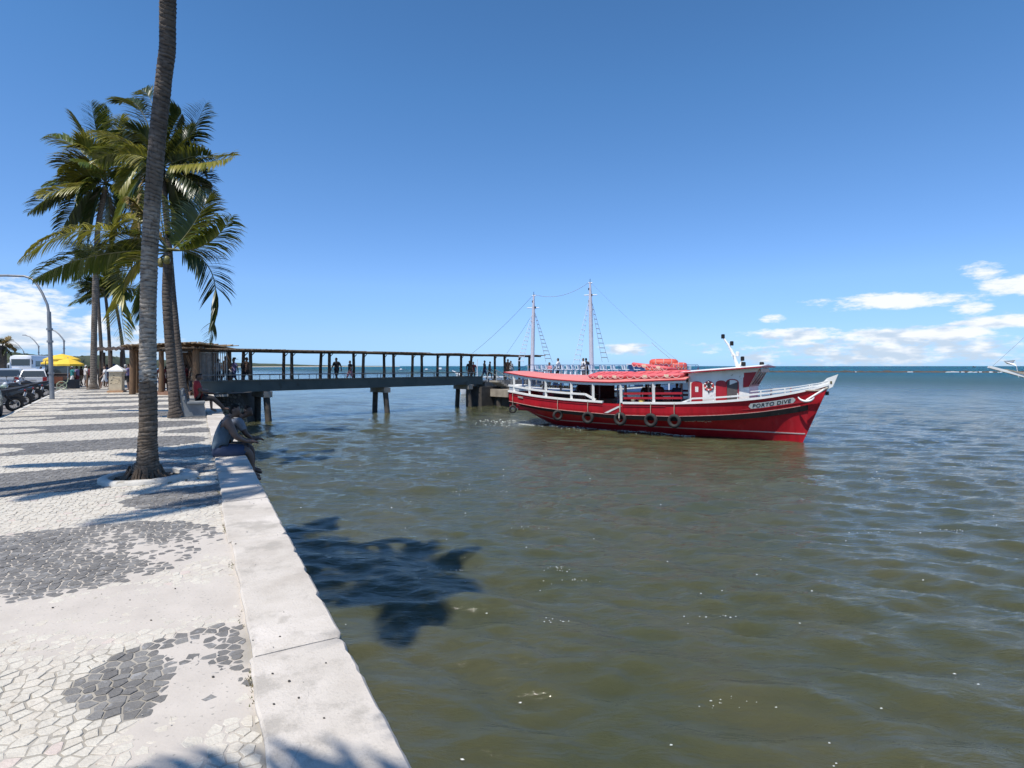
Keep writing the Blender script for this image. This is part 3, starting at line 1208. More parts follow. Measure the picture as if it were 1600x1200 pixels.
def build_pier():
    rnd = random.Random(31)
    T0, T1 = -2.9, 18.6
    for w, nm in ((0.0, 'girder'), (1.55, 'girder')):
        mb = MB()
        mb.beam(PT(T0, w, 0.44), PT(T1, w, 0.44), 0.14, 0.66)
        mb.beam(PT(T0, w - (0.02 if w == 0 else -.02), 0.755), PT(T1, w - (0.02 if w == 0 else -.02), 0.755), 0.22, 0.05)
        for t in (4.4, 11.8):
            mb.box(PT(t, w - 0.075, 0.44), (0.03, 0.012, 0.64), Matrix.Rotation(math.radians(46), 3, 'Z'))
        mb.build(nm, GIRDER, pier, world=True)
    mb = MB()
    mb.beam(PT(T0, 0.775, 0.34), PT(T1 + 9, 0.775, 0.34), 1.40, 0.12)
    mb.build('deck', DECKC, pier, world=True)
    # posts in pairs carrying the roof
    ts = [0.0, 2.5, 5.0, 7.5, 10.0, 12.5, 15.0, 17.5, 21.4, 24.6]
    for t in ts:
        for w in (0.16, 1.40):
            mb = MB()
            a = PT(t, w, 0.40)
            b = PT(t + rnd.uniform(-.05, .05), w + rnd.uniform(-.03, .03), 2.48)
            mb.tube([a, (a + b) / 2 + Vector((rnd.uniform(-.02, .02), 0, 0)), b], [0.115, 0.105, 0.10], 8)
            mb.tube([b + Vector((0, 0, -0.30)), b + PD * 0.24 + Vector((0, 0, -0.04))], 0.03, 5)
            mb.build('post', PIERWOOD, pier, world=True, smooth=60)
    # roof: long poles, cross poles and a cover of thin sticks
    for w in (0.16, 1.40):
        mb = MB()
        for a, b in ((-4.6, 4.0), (3.8, 12.0), (11.8, 20.0), (19.8, 26.2)):
            mb.tube([PT(a, w, 2.50 + rnd.uniform(-.01, .02)), PT((a + b) / 2, w + rnd.uniform(-.04, .04), 2.50 + rnd.uniform(-.02, .03)), PT(b, w, 2.50)], 0.055, 6)
        mb.build('roof_beam', PIERWOOD, pier, world=True)
    mb = MB()
    t = -4.4
    while t < 26.4:
        dz = 0.02 * math.sin(t * 1.3) + rnd.uniform(-.012, .012) + 0.02
        mb.tube([PT(t, -0.32 + rnd.uniform(-.14, .12), 2.575 + dz), PT(t + rnd.uniform(-.05, .05), 1.9 + rnd.uniform(-.15, .15), 2.575 + dz + rnd.uniform(-.02, .02))],
                rnd.uniform(0.018, 0.034), 5)
        t += rnd.uniform(0.055, 0.10)
    for _ in range(16):
        a = rnd.uniform(-4, 20)
        w = rnd.uniform(-.3, 1.8)
        mb.tube([PT(a, w, 2.63), PT(a + rnd.uniform(3, 6), w + rnd.uniform(-.1, .1), 2.64 + rnd.uniform(-.01, .02))], 0.02, 5)
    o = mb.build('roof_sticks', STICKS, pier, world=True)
    o['kind'] = 'stuff'
    # hand rails
    for w in (0.02, 1.53):
        mb = MB()
        mb.tube([PT(T0, w, 1.10), PT(18.0, w, 1.10)], 0.028, 6)
        tt = T0 + 0.2
        while tt < 18.2:
            mb.tube([PT(tt, w, 0.77), PT(tt, w, 1.10)], 0.02, 6)
            tt += 1.25
        mb.build('handrail', RAILM, pier, world=True)
    # trestles: cap beam with square end, two splayed piles
    for t in (0.9, 9.3, 17.2):
        mb = MB()
        mb.beam(PT(t, -0.12, -0.09), PT(t, 1.75, -0.09), 0.50, 0.36)
        mb.build('cap_beam', CAPC, pier, world=True)
        for w0, w1 in ((0.15, -0.10), (1.45, 1.80)):
            mb = MB()
            a, b = PT(t, w0, -0.26), PT(t + 0.12, w1, SEA - 1.2)
            mb.tube([a, (a + b) / 2, b], [0.19, 0.19, 0.20], 10)
            mb.build('pile', PILE, pier, world=True, smooth=60)
    # landing head: walled block, lower landing and steps down to it
    mb = MB()
    mb.prism([PT(18.2, -0.35, SEA - 1), PT(20.4, -0.35, SEA - 1), PT(20.4, 1.6, SEA - 1), PT(18.2, 1.6, SEA - 1)], (0, 0, 2.60))
    mb.prism([PT(19.6, -2.0, SEA - 1), PT(26.4, -2.0, SEA - 1), PT(26.4, -.4, SEA - 1), PT(19.6, -.4, SEA - 1)], (0, 0, 1.75))  # added dark block standing for the shade under the landing
    mb.build('head_wall_and_shade', pm('dark_concrete_and_shade', (0.085, 0.075, 0.065), (0.045, 0.04, 0.036), 2, 0.9, 0.5), pier, world=True)
    mb = MB()
    mb.beam(PT(19.2, -1.3, -0.60), PT(26.5, -1.3, -0.60), 2.2, 0.62)
    mb.build('landing', pm('landing_concrete', (0.40, 0.35, 0.28), (0.24, 0.205, 0.165), 1.5, 0.9, 0.4), pier, world=True)
    for k in range(5):
        mb = MB()
        z = -0.29 + 0.14 * (k + 1)
        mb.beam(PT(20.6 - 0.30 * k, -1.35, z - 0.07), PT(20.6 - 0.30 * k, -0.15, z - 0.07), 0.34, 0.13)
        mb.build('step', pm('step_concrete', (0.42, 0.38, 0.32), (0.3, 0.27, 0.22), 3, 0.9), pier, world=True)
    mb = MB()
    for w in (-1.30, -0.2):
        mb.tube([PT(18.9, w, 1.30), PT(20.7, w, 0.55), PT(20.75, w, -0.25)], 0.03, 6)
        mb.tube([PT(19.0, w, 1.25), PT(19.0, w, 0.3)], 0.025, 6)
    mb.tube([PT(21.0, -0.15, 0.72), PT(26.5, -0.15, 0.72)], 0.025, 6)
    for tt in (21.0, 22.4, 23.8, 25.2, 26.5):
        mb.tube([PT(tt, -0.15, -0.29), PT(tt, -0.15, 0.72)], 0.022, 6)
    mb.build('stair_rail', pm('pale_rail', (0.55, 0.55, 0.52), (0.4, 0.4, 0.38), 5, 0.5), pier, world=True)
    for tt in (19.6, 22.5, 26.0):
        mb = MB()
        mb.tube([PT(tt, -1.0, -0.9), PT(tt, -1.0, SEA - 1)], 0.24, 10)
        mb.build('pile', PILE, pier, world=True, smooth=60)
    mb = MB()
    mb.beam(PT(19.0, 0.9, 0.10), PT(27.5, 0.9, 0.10), 1.6, 0.42)
    mb.build('head_slab', CAPC, pier, world=True)
    # leaning stone fender block by the boat's stern
    mb = MB()
    mb.prism([PT(21.2, -2.6, -0.75), PT(21.9, -2.6, -0.75), PT(23.2, -2.6, SEA - .6), PT(22.1, -2.6, SEA - .6)], PN * 0.8)
    mb.build('stone_fender', pm('worn_stone', (0.42, 0.36, 0.28), (0.26, 0.22, 0.17), 3, 0.9, 0.5), pier, world=True)


build_pier()


# ------------------------------------------------------------------ stone abutment under the shore end of the pier
def build_abutment():
    ab = thing('stone_abutment', 'sloping rough stone abutment carrying the shore end of the pier', 'stone wall', (-16.3, 33.2, SEA))
    # the face looks towards us; x runs along it, the left edge slopes down to the right
    A = Vector((-18.1, 32.6, -0.08))
    B = Vector((-16.15, 33.3, -0.02))
    C = Vector((-15.45, 32.85, SEA - 0.7))
    D = Vector((-17.2, 31.6, SEA - 0.7))
    mb = MB()
    back = Vector((-0.6, 3.0, 0))
    mb.add([A, B, C, D, A + back, B + back, C + back, D + back],
           [(0, 3, 2, 1), (4, 5, 6, 7), (0, 1, 5, 4), (1, 2, 6, 5), (2, 3, 7, 6), (3, 0, 4, 7)])
    mb.build('mortar_core', pm('dark_mortar', (0.10, 0.09, 0.075), (0.06, 0.055, 0.05), 4, 0.95, 0.4), ab, world=True)
    rnd = random.Random(12)
    cells = voronoi_cells(0, 2.4, 0, 2.5, 0.21, rnd, None, 0.40)
    nrm = (B - A).cross(D - A).normalized()
    if nrm.y > 0:
        nrm = -nrm
    mats = [pm('abutment_stone_dark', (0.15, 0.13, 0.115), (0.09, 0.08, 0.07), 5, 0.9, 0.5), pm('abutment_stone_tan', (0.42, 0.34, 0.23), (0.28, 0.22, 0.15), 5, 0.9, 0.5),
            pm('abutment_stone_grey', (0.25, 0.225, 0.195), (0.16, 0.145, 0.125), 5, 0.9, 0.5)]

    def face(x, y):
        a, b = x / 2.4, y / 2.5
        return (A * (1 - b) + D * b) * (1 - a) + (B * (1 - b) + C * b) * a
    for cu, cv, poly in cells:
        L = len(poly)
        cx = sum(p[0] for p in poly) / L
        cy = sum(p[1] for p in poly) / L
        pr = rnd.uniform(0.02, 0.06)
        k = 0.88
        r0 = [face(cx + (p[0] - cx) * k, cy + (p[1] - cy) * k) - nrm * 0.01 for p in poly]
        r1 = [face(cx + (p[0] - cx) * k * .95, cy + (p[1] - cy) * k * .95) + nrm * pr * .7 for p in poly]
        r2 = [face(cx + (p[0] - cx) * k * .7, cy + (p[1] - cy) * k * .7) + nrm * pr for p in poly]
        mb = MB()
        rings = [r0, r1, r2]
        n2 = (r0[1] - r0[0]).cross(r0[2] - r0[1])
        if n2.dot(nrm) < 0:
            rings = [list(reversed(r)) for r in rings]
        mb.loft(rings, cap0=False)
        tan = cv > 0.95
        m = mats[1] if tan and rnd.random() < .7 else (mats[2] if rnd.random() < .45 else mats[0])
        c = face(cx, cy)
        mb.v = [tuple(Vector(p)) for p in mb.v]
        mb.build('stone', m, ab, world=True)


build_abutment()

# ------------------------------------------------------------------ gate of upright bars and shelter at the pier entrance
BARM = pm('galvanised_bar', (0.33, 0.33, 0.31), (0.22, 0.22, 0.21), 6, 0.5, metal=0.3)


def build_gate():
    g = thing('barred_gate', 'tall gate of upright grey metal bars at the pier entrance', 'gate', Wp(336, 614, 0))
    pts = [Vector((-17.75, 31.4, 0)), Vector((-17.05, 31.65, 0)), Vector((-16.55, 32.3, 0))]
    seg = [(pts[0], pts[1], 12), (pts[1], pts[2], 7)]
    for a, b, n in seg:
        for z in (0.06, 1.10, 2.38):
            mb = MB()
            mb.beam(a + Vector((0, 0, z)), b + Vector((0, 0, z)), 0.04, 0.05)
            mb.build('gate_rail', BARM, g, world=True)
        for k in range(n + 1):
            p = a + (b - a) * k / n
            mb = MB()
            mb.tube([p, p + Vector((0, 0, 2.42))], 0.020 if 0 < k < n else 0.04, 6)
            mb.build('bar', BARM, g, world=True)
    mb = MB()
    mb.beam(Vector((-17.75, 31.36, -.06)), Vector((-16.3, 32.0, -.06)), 0.5, 0.12)
    mb.build('threshold', CAPC, g, world=True)


build_gate()

POSTW = pm('brown_post_wood', (0.21, 0.125, 0.065), (0.13, 0.075, 0.04), 5, 0.8, 0.4, stretch=(5, 5, .8))
DARKW = pm('dark_plank_wood', (0.085, 0.055, 0.035), (0.05, 0.033, 0.022), 4, 0.85, 0.4)
STRAWW = pm('pale_roof_sticks', (0.40, 0.31, 0.20), (0.26, 0.19, 0.12), 5, 0.85, 0.4)  # paler stick wood, mixed at random with the browner sticks


def build_shelter():
    s = thing('entrance_shelter', 'timber pier entrance shelter with stick roof on brown posts', 'shelter', UV(34.5, 1.8, 0))
    rnd = random.Random(77)
    # footprint corners (ground): front right, front left, back left, back right
    fr, fl = Vector((-17.6, 31.0, 0)), Vector((-21.75, 31.9, 0))
    bl, br = Vector((-23.6, 35.4, 0)), Vector((-18.6, 36.6, 0))
    mids = [Vector((-19.75, 31.35, 0)), Vector((-22.6, 33.5, 0)), Vector((-20.9, 36.1, 0))]
    for p, r in ((fr, .19), (fl, .17), (bl, .13), (br, .15), (mids[0], .14), (mids[1], .12), (mids[2], .12)):
        mb = MB()
        mb.tube([p, p + Vector((0.02, 0, 1.3)), p + Vector((0, 0, 2.62))], [r, r * .95, r * .93], 10)
        mb.build('post', POSTW, s, world=True, smooth=60)
    z = 2.62
    for a, b in ((fr, fl), (fl, bl), (bl, br), (br, fr)):
        d = (b - a).normalized()
        mb = MB()
        mb.tube([a - d * 0.5 + Vector((0, 0, z)), b + d * 0.5 + Vector((0, 0, z))], 0.09, 8)
        mb.build('roof_beam', DARKW, s, world=True)
    mb = MB()
    n = 84
    for k in range(n):
        q = -0.10 + 1.2 * k / n
        a = fr.lerp(fl, q) + Vector((0.1, -0.65 + rnd.uniform(-.25, .2), 2.77 + 0.10 * (1 - q) + rnd.uniform(-.02, .05)))
        b = br.lerp(bl, q) + Vector((-0.1, 0.5 + rnd.uniform(-.2, .2), 2.72 + rnd.uniform(-.02, .03)))
        mb.tube([a, b], rnd.uniform(0.025, 0.045), 5, rnd.choice((0, 0, 1)))
    for k in range(12):
        q = rnd.uniform(0, 1)
        o = Vector((0, -0.45 + q * 4.5, 2.86))
        mb.tube([fr + o + Vector((rnd.uniform(0, .5), 0, rnd.uniform(0.02, .08))), fl + o + Vector((rnd.uniform(-.6, 0.6), 0, rnd.uniform(-.06, 0)))], rnd.uniform(.03, .05), 6, 0)
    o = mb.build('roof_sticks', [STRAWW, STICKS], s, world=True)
    o['kind'] = 'stuff'
    # timber ticket room at the back: plank walls, barred window, threshold step
    wl, wr = Vector((-21.2, 35.2, 0)), Vector((-18.3, 34.6, 0))
    for k in range(15):
        a = wl.lerp(wr, k / 15 + 0.002)
        b = wl.lerp(wr, (k + 1) / 15 - 0.002)
        mb = MB()
        mb.prism([a, b, b + Vector((0, .06, 0)), a + Vector((0, .06, 0))], (0, 0, 2.5))
        mb.build('wall_plank', DARKW, s, world=True)
    for k in range(8):
        p = Vector((-18.9 + k * 0.16, 33.2 + k * .02, 0))
        mb = MB()
        mb.tube([p + Vector((0, 0, 0.02)), p + Vector((0, 0, 2.55))], 0.028, 6)
        mb.build('bar', POSTW, s, world=True)
    for zz in (0.7, 1.5, 2.2):
        mb = MB()
        mb.beam((-18.95, 33.2, zz), (-17.7, 33.36, zz), 0.06)
        mb.build('cross_rail', POSTW, s, world=True)
    mb = MB()
    mb.prism([Vector((-20.6, 31.35, 0.004)), Vector((-17.75, 30.7, 0.004)), Vector((-17.9, 33.4, 0.004)), Vector((-20.8, 34.0, 0.004))], (0, 0, 0.16))
    mb.build('floor_slab', pm('red_earth_floor', (0.30, 0.17, 0.11), (0.2, 0.115, 0.08), 3, 0.9), s, world=True)
    # second, lower roof farther along
    s2 = thing('stall_canopy', 'low dark tiled canopy on posts beyond the entrance shelter', 'canopy', Wp(170, 600, 0))
    c = [Dp(146, 547, 41), Dp(196, 545, 39), Dp(205, 541, 44), Dp(152, 543, 47)]
    mb = MB()
    n = 26
    r0, r1 = [], []
    for k in range(n + 1):
        q = k / n
        up = Vector((0, 0, 0.05 * math.sin(q * n * 1.6)))
        r0.append(c[0].lerp(c[1], q) + up)
        r1.append(c[3].lerp(c[2], q) + up)
    rings = [[r0[k], r1[k], r1[k] - Vector((0, 0, .07)), r0[k] - Vector((0, 0, .07))] for k in range(n + 1)]
    mb.loft(rings)
    mb.build('roof', DARKW, s2, world=True)
    for px, d in ((157, 41.5), (174, 40.2), (190, 39.6), (189, 43.5), (163, 45)):
        p = Dp(px, 572, d)
        p.z = 0
        mb = MB()
        mb.tube([p, p + Vector((0, 0, 2.72))], 0.07, 8)
        mb.build('post', DARKW, s2, world=True)


build_shelter()


# ------------------------------------------------------------------ masonry pillar with white cap
def flat_print(name, base, ink, scale, seed, thr=0.56):
    m, t, p = node_mat(name)
    tc = t.n('ShaderNodeTexCoord')
    mp = t.n('ShaderNodeMapping')
    mp.inputs['Location'].default_value = (seed, seed * 2.3, 0)
    mp.inputs['Scale'].default_value = (1.0, 1.0, 2.6)
    t.l(tc, 'Object', mp, 0)
    nz = t.n('ShaderNodeTexNoise')
    nz.inputs['Scale'].default_value = scale
    nz.inputs['Detail'].default_value = 2
    t.l(mp, 0, nz, 'Vector')
    c = t.mix(t.smooth(nz.outputs[0], thr, thr + 0.04), base, ink)
    t.t.links.new(c, p.inputs['Base Color'])
    p.inputs['Roughness'].default_value = 0.7
    return m


def build_pillar():
    p = Wp(182.5, 613, 0)
    o = thing('notice_pillar', 'square pale notice pillar with white pyramid cap beside the shelter', 'notice pillar', p, math.radians(21))
    w = 0.66
    B = MB()
    B.box((0, 0, 0.06), (w + .16, w + .16, 0.115))
    B.build('plinth', pm('plinth_orange', (0.50, 0.30, 0.17), (0.40, 0.24, 0.14), 5, 0.8), o)
    B = MB()
    B.box((0, 0, 0.70), (w, w, 1.16))
    B.build('body', pm('pillar_cream', (0.58, 0.50, 0.36), (0.5, 0.42, 0.30), 4, 0.8, 0.2), o)
    pr = flat_print('pillar_print', (0.60, 0.50, 0.34), (0.05, 0.05, 0.045), 7.0, 3.1)
    for zz in (1.02, 0.66):
        B = MB()
        B.box((0, -w / 2 - .004, zz), (w * .8, 0.006, 0.26))
        B.build('notice', pr, o)
        B = MB()
        B.box((w / 2 + .004, 0, zz), (0.006, w * .8, 0.26))
        B.build('notice', pr, o)
    B = MB()
    B.lathe([(0.02, 1.70), (0.60, 1.36), (0.60, 1.28)], 4, R=Matrix.Rotation(math.radians(45), 3, 'Z'))
    B.build('cap', pm('pillar_white', (0.80, 0.80, 0.78), (0.7, 0.7, 0.68), 4, 0.7), o)


build_pillar()


# ------------------------------------------------------------------ tree pit ring of the near palm
def build_pit():
    RC = RING_C
    o = thing('tree_pit_kerb', 'white painted oval kerb ring around the foot of the tall palm', 'tree kerb', RC)
    rnd = random.Random(2)
    n = 64
    rings = []
    for k in range(n):
        a = 2 * math.pi * k / n
        u = Vector((math.cos(a), math.sin(a), 0))
        rr = 0.46 + 0.015 * fbm(math.cos(a) * 2, math.sin(a) * 2, 0, 3)
        ext = 0.115
        # the sea side has a broken outer lump
        if abs(((a - math.radians(10) + math.pi) % (2 * math.pi)) - math.pi) < 0.30:
            ext = 0.20
        z = 0.058 + 0.010 * fbm(math.cos(a) * 3, math.sin(a) * 3, 5, 3)
        rings.append([u * rr + Vector((0, 0, -0.2)), u * rr + Vector((0, 0, z - .012)), u * (rr + .015) + Vector((0, 0, z)),
                      u * (rr + ext - .03) + Vector((0, 0, z)), u * (rr + ext) + Vector((0, 0, z - .02)), u * (rr + ext + .01) + Vector((0, 0, -0.05))])
    mb = MB()
    rings.append(rings[0])
    mb.loft(rings, cap0=False, cap1=False)
    mb.build('kerb_ring', pm('old_white_paint_shaded', (0.60, 0.575, 0.52), (0.44, 0.415, 0.37), 4, 0.8, 0.5, bump_scale=30, speck=((0.30, 0.27, 0.22), 6, 0.62)), o, smooth=50)  # old white paint, greyed further to put shading into its colour
    mb = MB()
    vs, fs = [(0, 0, 0.015)], []
    m = 12
    for j in range(1, m + 1):
        for k in range(48):
            a = 2 * math.pi * k / 48
            r = 0.475 * j / m
            vs.append((r * math.cos(a), r * math.sin(a), -0.015 + 0.03 * fbm(r * 5 * math.cos(a), r * 5 * math.sin(a), 1, 4)))
    for k in range(48):
        fs.append((0, 1 + k, 1 + (k + 1) % 48))
    for j in range(m - 1):
        for k in range(48):
            a, b = 1 + j * 48 + k, 1 + j * 48 + (k + 1) % 48
            fs.append((a, a + 48, b + 48, b))
    mb.add(vs, fs)
    soil = mb.build('soil', pm('tree_pit_soil', (0.17, 0.115, 0.075), (0.24, 0.165, 0.11), 6, 0.95, 0.8, bump_scale=40), o, smooth=180)
    mb = MB()
    for _ in range(60):
        a, r = rnd.uniform(0, 6.28), 0.43 * math.sqrt(rnd.random())
        c = Vector((r * math.cos(a), r * math.sin(a), 0.008))
        s = rnd.uniform(.008, .022)
        mb.ball(c, (s, s * .8, s * .6), 6, 4)
    b = mb.build('clods', pm('soil_clods', (0.20, 0.135, 0.085), (0.13, 0.09, 0.06), 20), o)
    b['kind'] = 'stuff'


build_pit()


# ------------------------------------------------------------------ street lamps
def build_lamps():
    LM = pm('lamp_steel', (0.30, 0.31, 0.32), (0.22, 0.23, 0.24), 4, 0.5, metal=0.4)

    def lamp(base, h, pts, label, r=0.075, heads=True):
        o = thing('street_lamp', label, 'street lamp', base, 0, 'street lamps along the parking road')
        mb = MB()
        mb.tube([(0, 0, 0), (0, 0, h * .55), (0, 0, h)], [r, r * .9, r * .8], 10)
        mb.build('pole', LM, o, smooth=60)
        mb = MB()
        for z in (h * .58, h * .80, h * .985):
            mb.lathe([(r * 1.25, z - .05), (r * 1.25, z + .05)], 10)
        mb.build('collar', LM, o)
        mb = MB()
        mb.tube(pts, [r * .75] * len(pts), 8)
        mb.build('arm', LM, o, smooth=60)
        e = Vector(pts[-1])
        d = (Vector(pts[-1]) - Vector(pts[-2])).normalized()
        mb = MB()
        mb.box(e + d * 0.25 - Vector((0, 0, .03)), (0.62, 0.24, 0.12), Matrix.Rotation(math.atan2(d.y, d.x), 3, 'Z'), taper=.7)
        hd = mb.build('lamp_head', LM, o)
        mb = MB()
        mb.box(e + d * 0.27 - Vector((0, 0, .10)), (0.42, 0.18, 0.03), Matrix.Rotation(math.atan2(d.y, d.x), 3, 'Z'))
        mb.build('lens', pm('lamp_glass', (0.6, 0.6, 0.55), (0.5, 0.5, 0.45), rough=0.15), hd)
    b = Wp(81.5, 624, 0)
    d = b.y

    def rel(px, py):
        q = Dp(px, py, d)
        return q - b
    top = rel(76.5, 487)
    pts = [rel(76.5, 490), rel(74, 476), rel(66, 458), rel(57, 443), rel(49, 435), rel(38, 431.5), rel(10, 430.5), rel(-30, 431)]
    o = thing('street_lamp', 'near grey street lamp with arm arching left over parked motorcycles', 'street lamp', b, 0, 'street lamps along the parking road')
    mb = MB()
    mb.tube([(0, 0, 0), (top.x * .5, 0, top.z * .5), (top.x, 0, top.z)], [.105, .095, .085], 10)
    mb.build('pole', LM, o, smooth=60)
    mb = MB()
    for z in (top.z * .30, top.z * .66, top.z * .80):
        q = z / top.z
        mb.lathe([(.13, z - .05), (.13, z + .05)], 10, (top.x * q, 0, 0))
    mb.build('collar', LM, o)
    mb = MB()
    mb.tube(pts, .055, 8)
    mb.build('arm', LM, o, smooth=60)
    mb = MB()
    e = pts[-1]
    mb.box((e.x - .3, 0, e.z - .03), (0.62, 0.24, 0.12))
    mb.build('lamp_head', LM, o)
    for (px, py, dd, r, lab) in ((100, 532, 66, .10, 'second street lamp, arm reaching left above the yellow parasol'),
                                 (60.5, 541, 88, .10, 'farther street lamp with bent arm above the white bus'),
                                 (37, 549, 120, .09, 'farthest thin street lamp left of the white bus')):
        t = Dp(px, py, dd)
        bb = Vector((t.x, t.y, -0.13))
        h = t.z + 0.13
        k = dd / F
        lamp(bb, h, [(0, 0, h), (-3 * k, 0, h + 4 * k), (-8 * k, 0, h + 10 * k), (-14 * k, 0, h + 15 * k), (-20 * k, 0, h + 17 * k)], lab, r)


build_lamps()
# ------------------------------------------------------------------ coconut palms
def n2_(t, tc):
    n = t.n('ShaderNodeTexNoise')
    n.inputs['Scale'].default_value = 3.0
    t.l(tc, 'Object', n, 'Vector')
    return n


def bark_mat(name, c1, c2, c3, low):
    m, t, p = node_mat(name)
    tc = t.n('ShaderNodeTexCoord')
    mp = t.n('ShaderNodeMapping')
    mp.inputs['Scale'].default_value = (1.0, 1.0, 3.2)
    t.l(tc, 'Object', mp, 0)
    n1 = t.n('ShaderNodeTexNoise')
    n1.inputs['Scale'].default_value = 9
    n1.inputs['Detail'].default_value = 8
    t.l(mp, 0, n1, 'Vector')
    mp2 = t.n('ShaderNodeMapping')
    mp2.inputs['Scale'].default_value = (1.0, 1.0, 0.5)
    t.l(tc, 'Object', mp2, 0)
    n2 = t.n('ShaderNodeTexNoise')
    n2.inputs['Scale'].default_value = 1.6
    n2.inputs['Detail'].default_value = 6
    t.l(mp2, 0, n2, 'Vector')
    mp3 = t.n('ShaderNodeMapping')
    mp3.inputs['Scale'].default_value = (34.0, 34.0, 5.0)
    t.l(tc, 'Object', mp3, 0)
    n3 = t.n('ShaderNodeTexNoise')
    n3.inputs['Scale'].default_value = 1.0
    n3.inputs['Detail'].default_value = 4
    t.l(mp3, 0, n3, 'Vector')
    c = t.ramp(n1.outputs[0], [(0.30, c1), (0.50, c2), (0.72, c3)])
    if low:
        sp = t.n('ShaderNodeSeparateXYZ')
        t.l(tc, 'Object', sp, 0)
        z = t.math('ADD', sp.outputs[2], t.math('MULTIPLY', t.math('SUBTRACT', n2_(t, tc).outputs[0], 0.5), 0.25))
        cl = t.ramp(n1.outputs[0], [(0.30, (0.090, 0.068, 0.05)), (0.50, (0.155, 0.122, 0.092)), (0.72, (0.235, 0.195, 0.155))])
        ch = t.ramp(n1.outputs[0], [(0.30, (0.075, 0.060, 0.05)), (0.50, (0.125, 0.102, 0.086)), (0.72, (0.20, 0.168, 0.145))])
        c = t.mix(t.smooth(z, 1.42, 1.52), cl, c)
        c = t.mix(t.smooth(z, 3.2, 5.0), c, ch)  # upper trunk darkened: shade of the crown put into the bark colour
    c = t.mix(t.smooth(n2.outputs[0], 0.48, 0.66), c, c1)
    c = t.mix(t.math('MULTIPLY', t.smooth(n3.outputs[0], 0.55, 0.70), 0.55), c, tuple(x * .35 for x in c1))
    at = t.n('ShaderNodeAttribute')
    at.attribute_name = 'scar'
    c = t.mix(t.math('MULTIPLY', at.outputs['Fac'], 0.92), c, tuple(x * 0.28 for x in c1))
    at2 = t.n('ShaderNodeAttribute')
    at2.attribute_name = 'pale'
    c = t.mix(t.math('MULTIPLY', at2.outputs['Fac'], t.smooth(n1.outputs[0], 0.36, 0.54)), c, (0.40, 0.375, 0.33))
    t.t.links.new(c, p.inputs['Base Color'])
    p.inputs['Roughness'].default_value = 0.9
    p.inputs['Specular IOR Level'].default_value = 0.25
    hgt = t.math('ADD', t.math('MULTIPLY', n1.outputs[0], 1.0), t.math('MULTIPLY', n3.outputs[0], 0.7))
    bp = t.n('ShaderNodeBump')
    bp.inputs['Strength'].default_value = 0.75
    bp.inputs['Distance'].default_value = 0.015
    t.t.links.new(hgt, bp.inputs['Height'])
    t.l(bp, 0, p, 'Normal')
    return m


BARK = bark_mat('palm_bark', (0.125, 0.100, 0.080), (0.225, 0.190, 0.155), (0.30, 0.265, 0.225), False)
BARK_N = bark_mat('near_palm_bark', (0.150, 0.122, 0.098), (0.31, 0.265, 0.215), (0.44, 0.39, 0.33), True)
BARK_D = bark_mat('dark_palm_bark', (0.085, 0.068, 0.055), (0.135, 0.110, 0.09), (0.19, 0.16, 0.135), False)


def leaf_mat(name, c1, c2, c3, rough=0.36):
    m, t, p = node_mat(name)
    out = [n for n in t.t.nodes if n.type == 'OUTPUT_MATERIAL'][0]
    geo = t.n('ShaderNodeNewGeometry')
    nz = t.n('ShaderNodeTexNoise')
    nz.inputs['Scale'].default_value = 2.2
    nz.inputs['Detail'].default_value = 3
    t.l(geo, 'Position', nz, 'Vector')
    r = t.math('ADD', t.math('MULTIPLY', geo.outputs['Random Per Island'], 0.45), t.math('MULTIPLY', nz.outputs[0], 0.65))
    c = t.ramp(r, [(0.22, c1), (0.55, c2), (0.9, c3)])
    t.t.links.new(c, p.inputs['Base Color'])
    p.inputs['Roughness'].default_value = rough
    p.inputs['Specular IOR Level'].default_value = 0.5
    tr = t.n('ShaderNodeBsdfTranslucent')
    t.t.links.new(t.mix(0.5, c, (0.30, 0.30, 0.03)), tr.inputs['Color'])
    mx = t.n('ShaderNodeMixShader')
    mx.inputs[0].default_value = 0.26
    t.l(p, 0, mx, 1)
    t.l(tr, 0, mx, 2)
    t.l(mx, 0, out, 0)
    return m


LEAF = leaf_mat('palm_leaf_green', (0.038, 0.070, 0.012), (0.084, 0.124, 0.019), (0.150, 0.170, 0.034))
LEAF_Y = leaf_mat('palm_leaf_yellow', (0.140, 0.155, 0.020), (0.25, 0.235, 0.036), (0.36, 0.31, 0.075), 0.40)
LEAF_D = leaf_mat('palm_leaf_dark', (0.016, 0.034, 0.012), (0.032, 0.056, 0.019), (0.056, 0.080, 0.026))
LEAF_B = leaf_mat('palm_leaf_dry', (0.15, 0.095, 0.03), (0.24, 0.16, 0.05), (0.32, 0.23, 0.09), 0.6)
RACHIS = pm('palm_rachis', (0.16, 0.15, 0.05), (0.11, 0.105, 0.035), 6, 0.5)
WIND = Vector((-0.34, -0.06, 0.03))


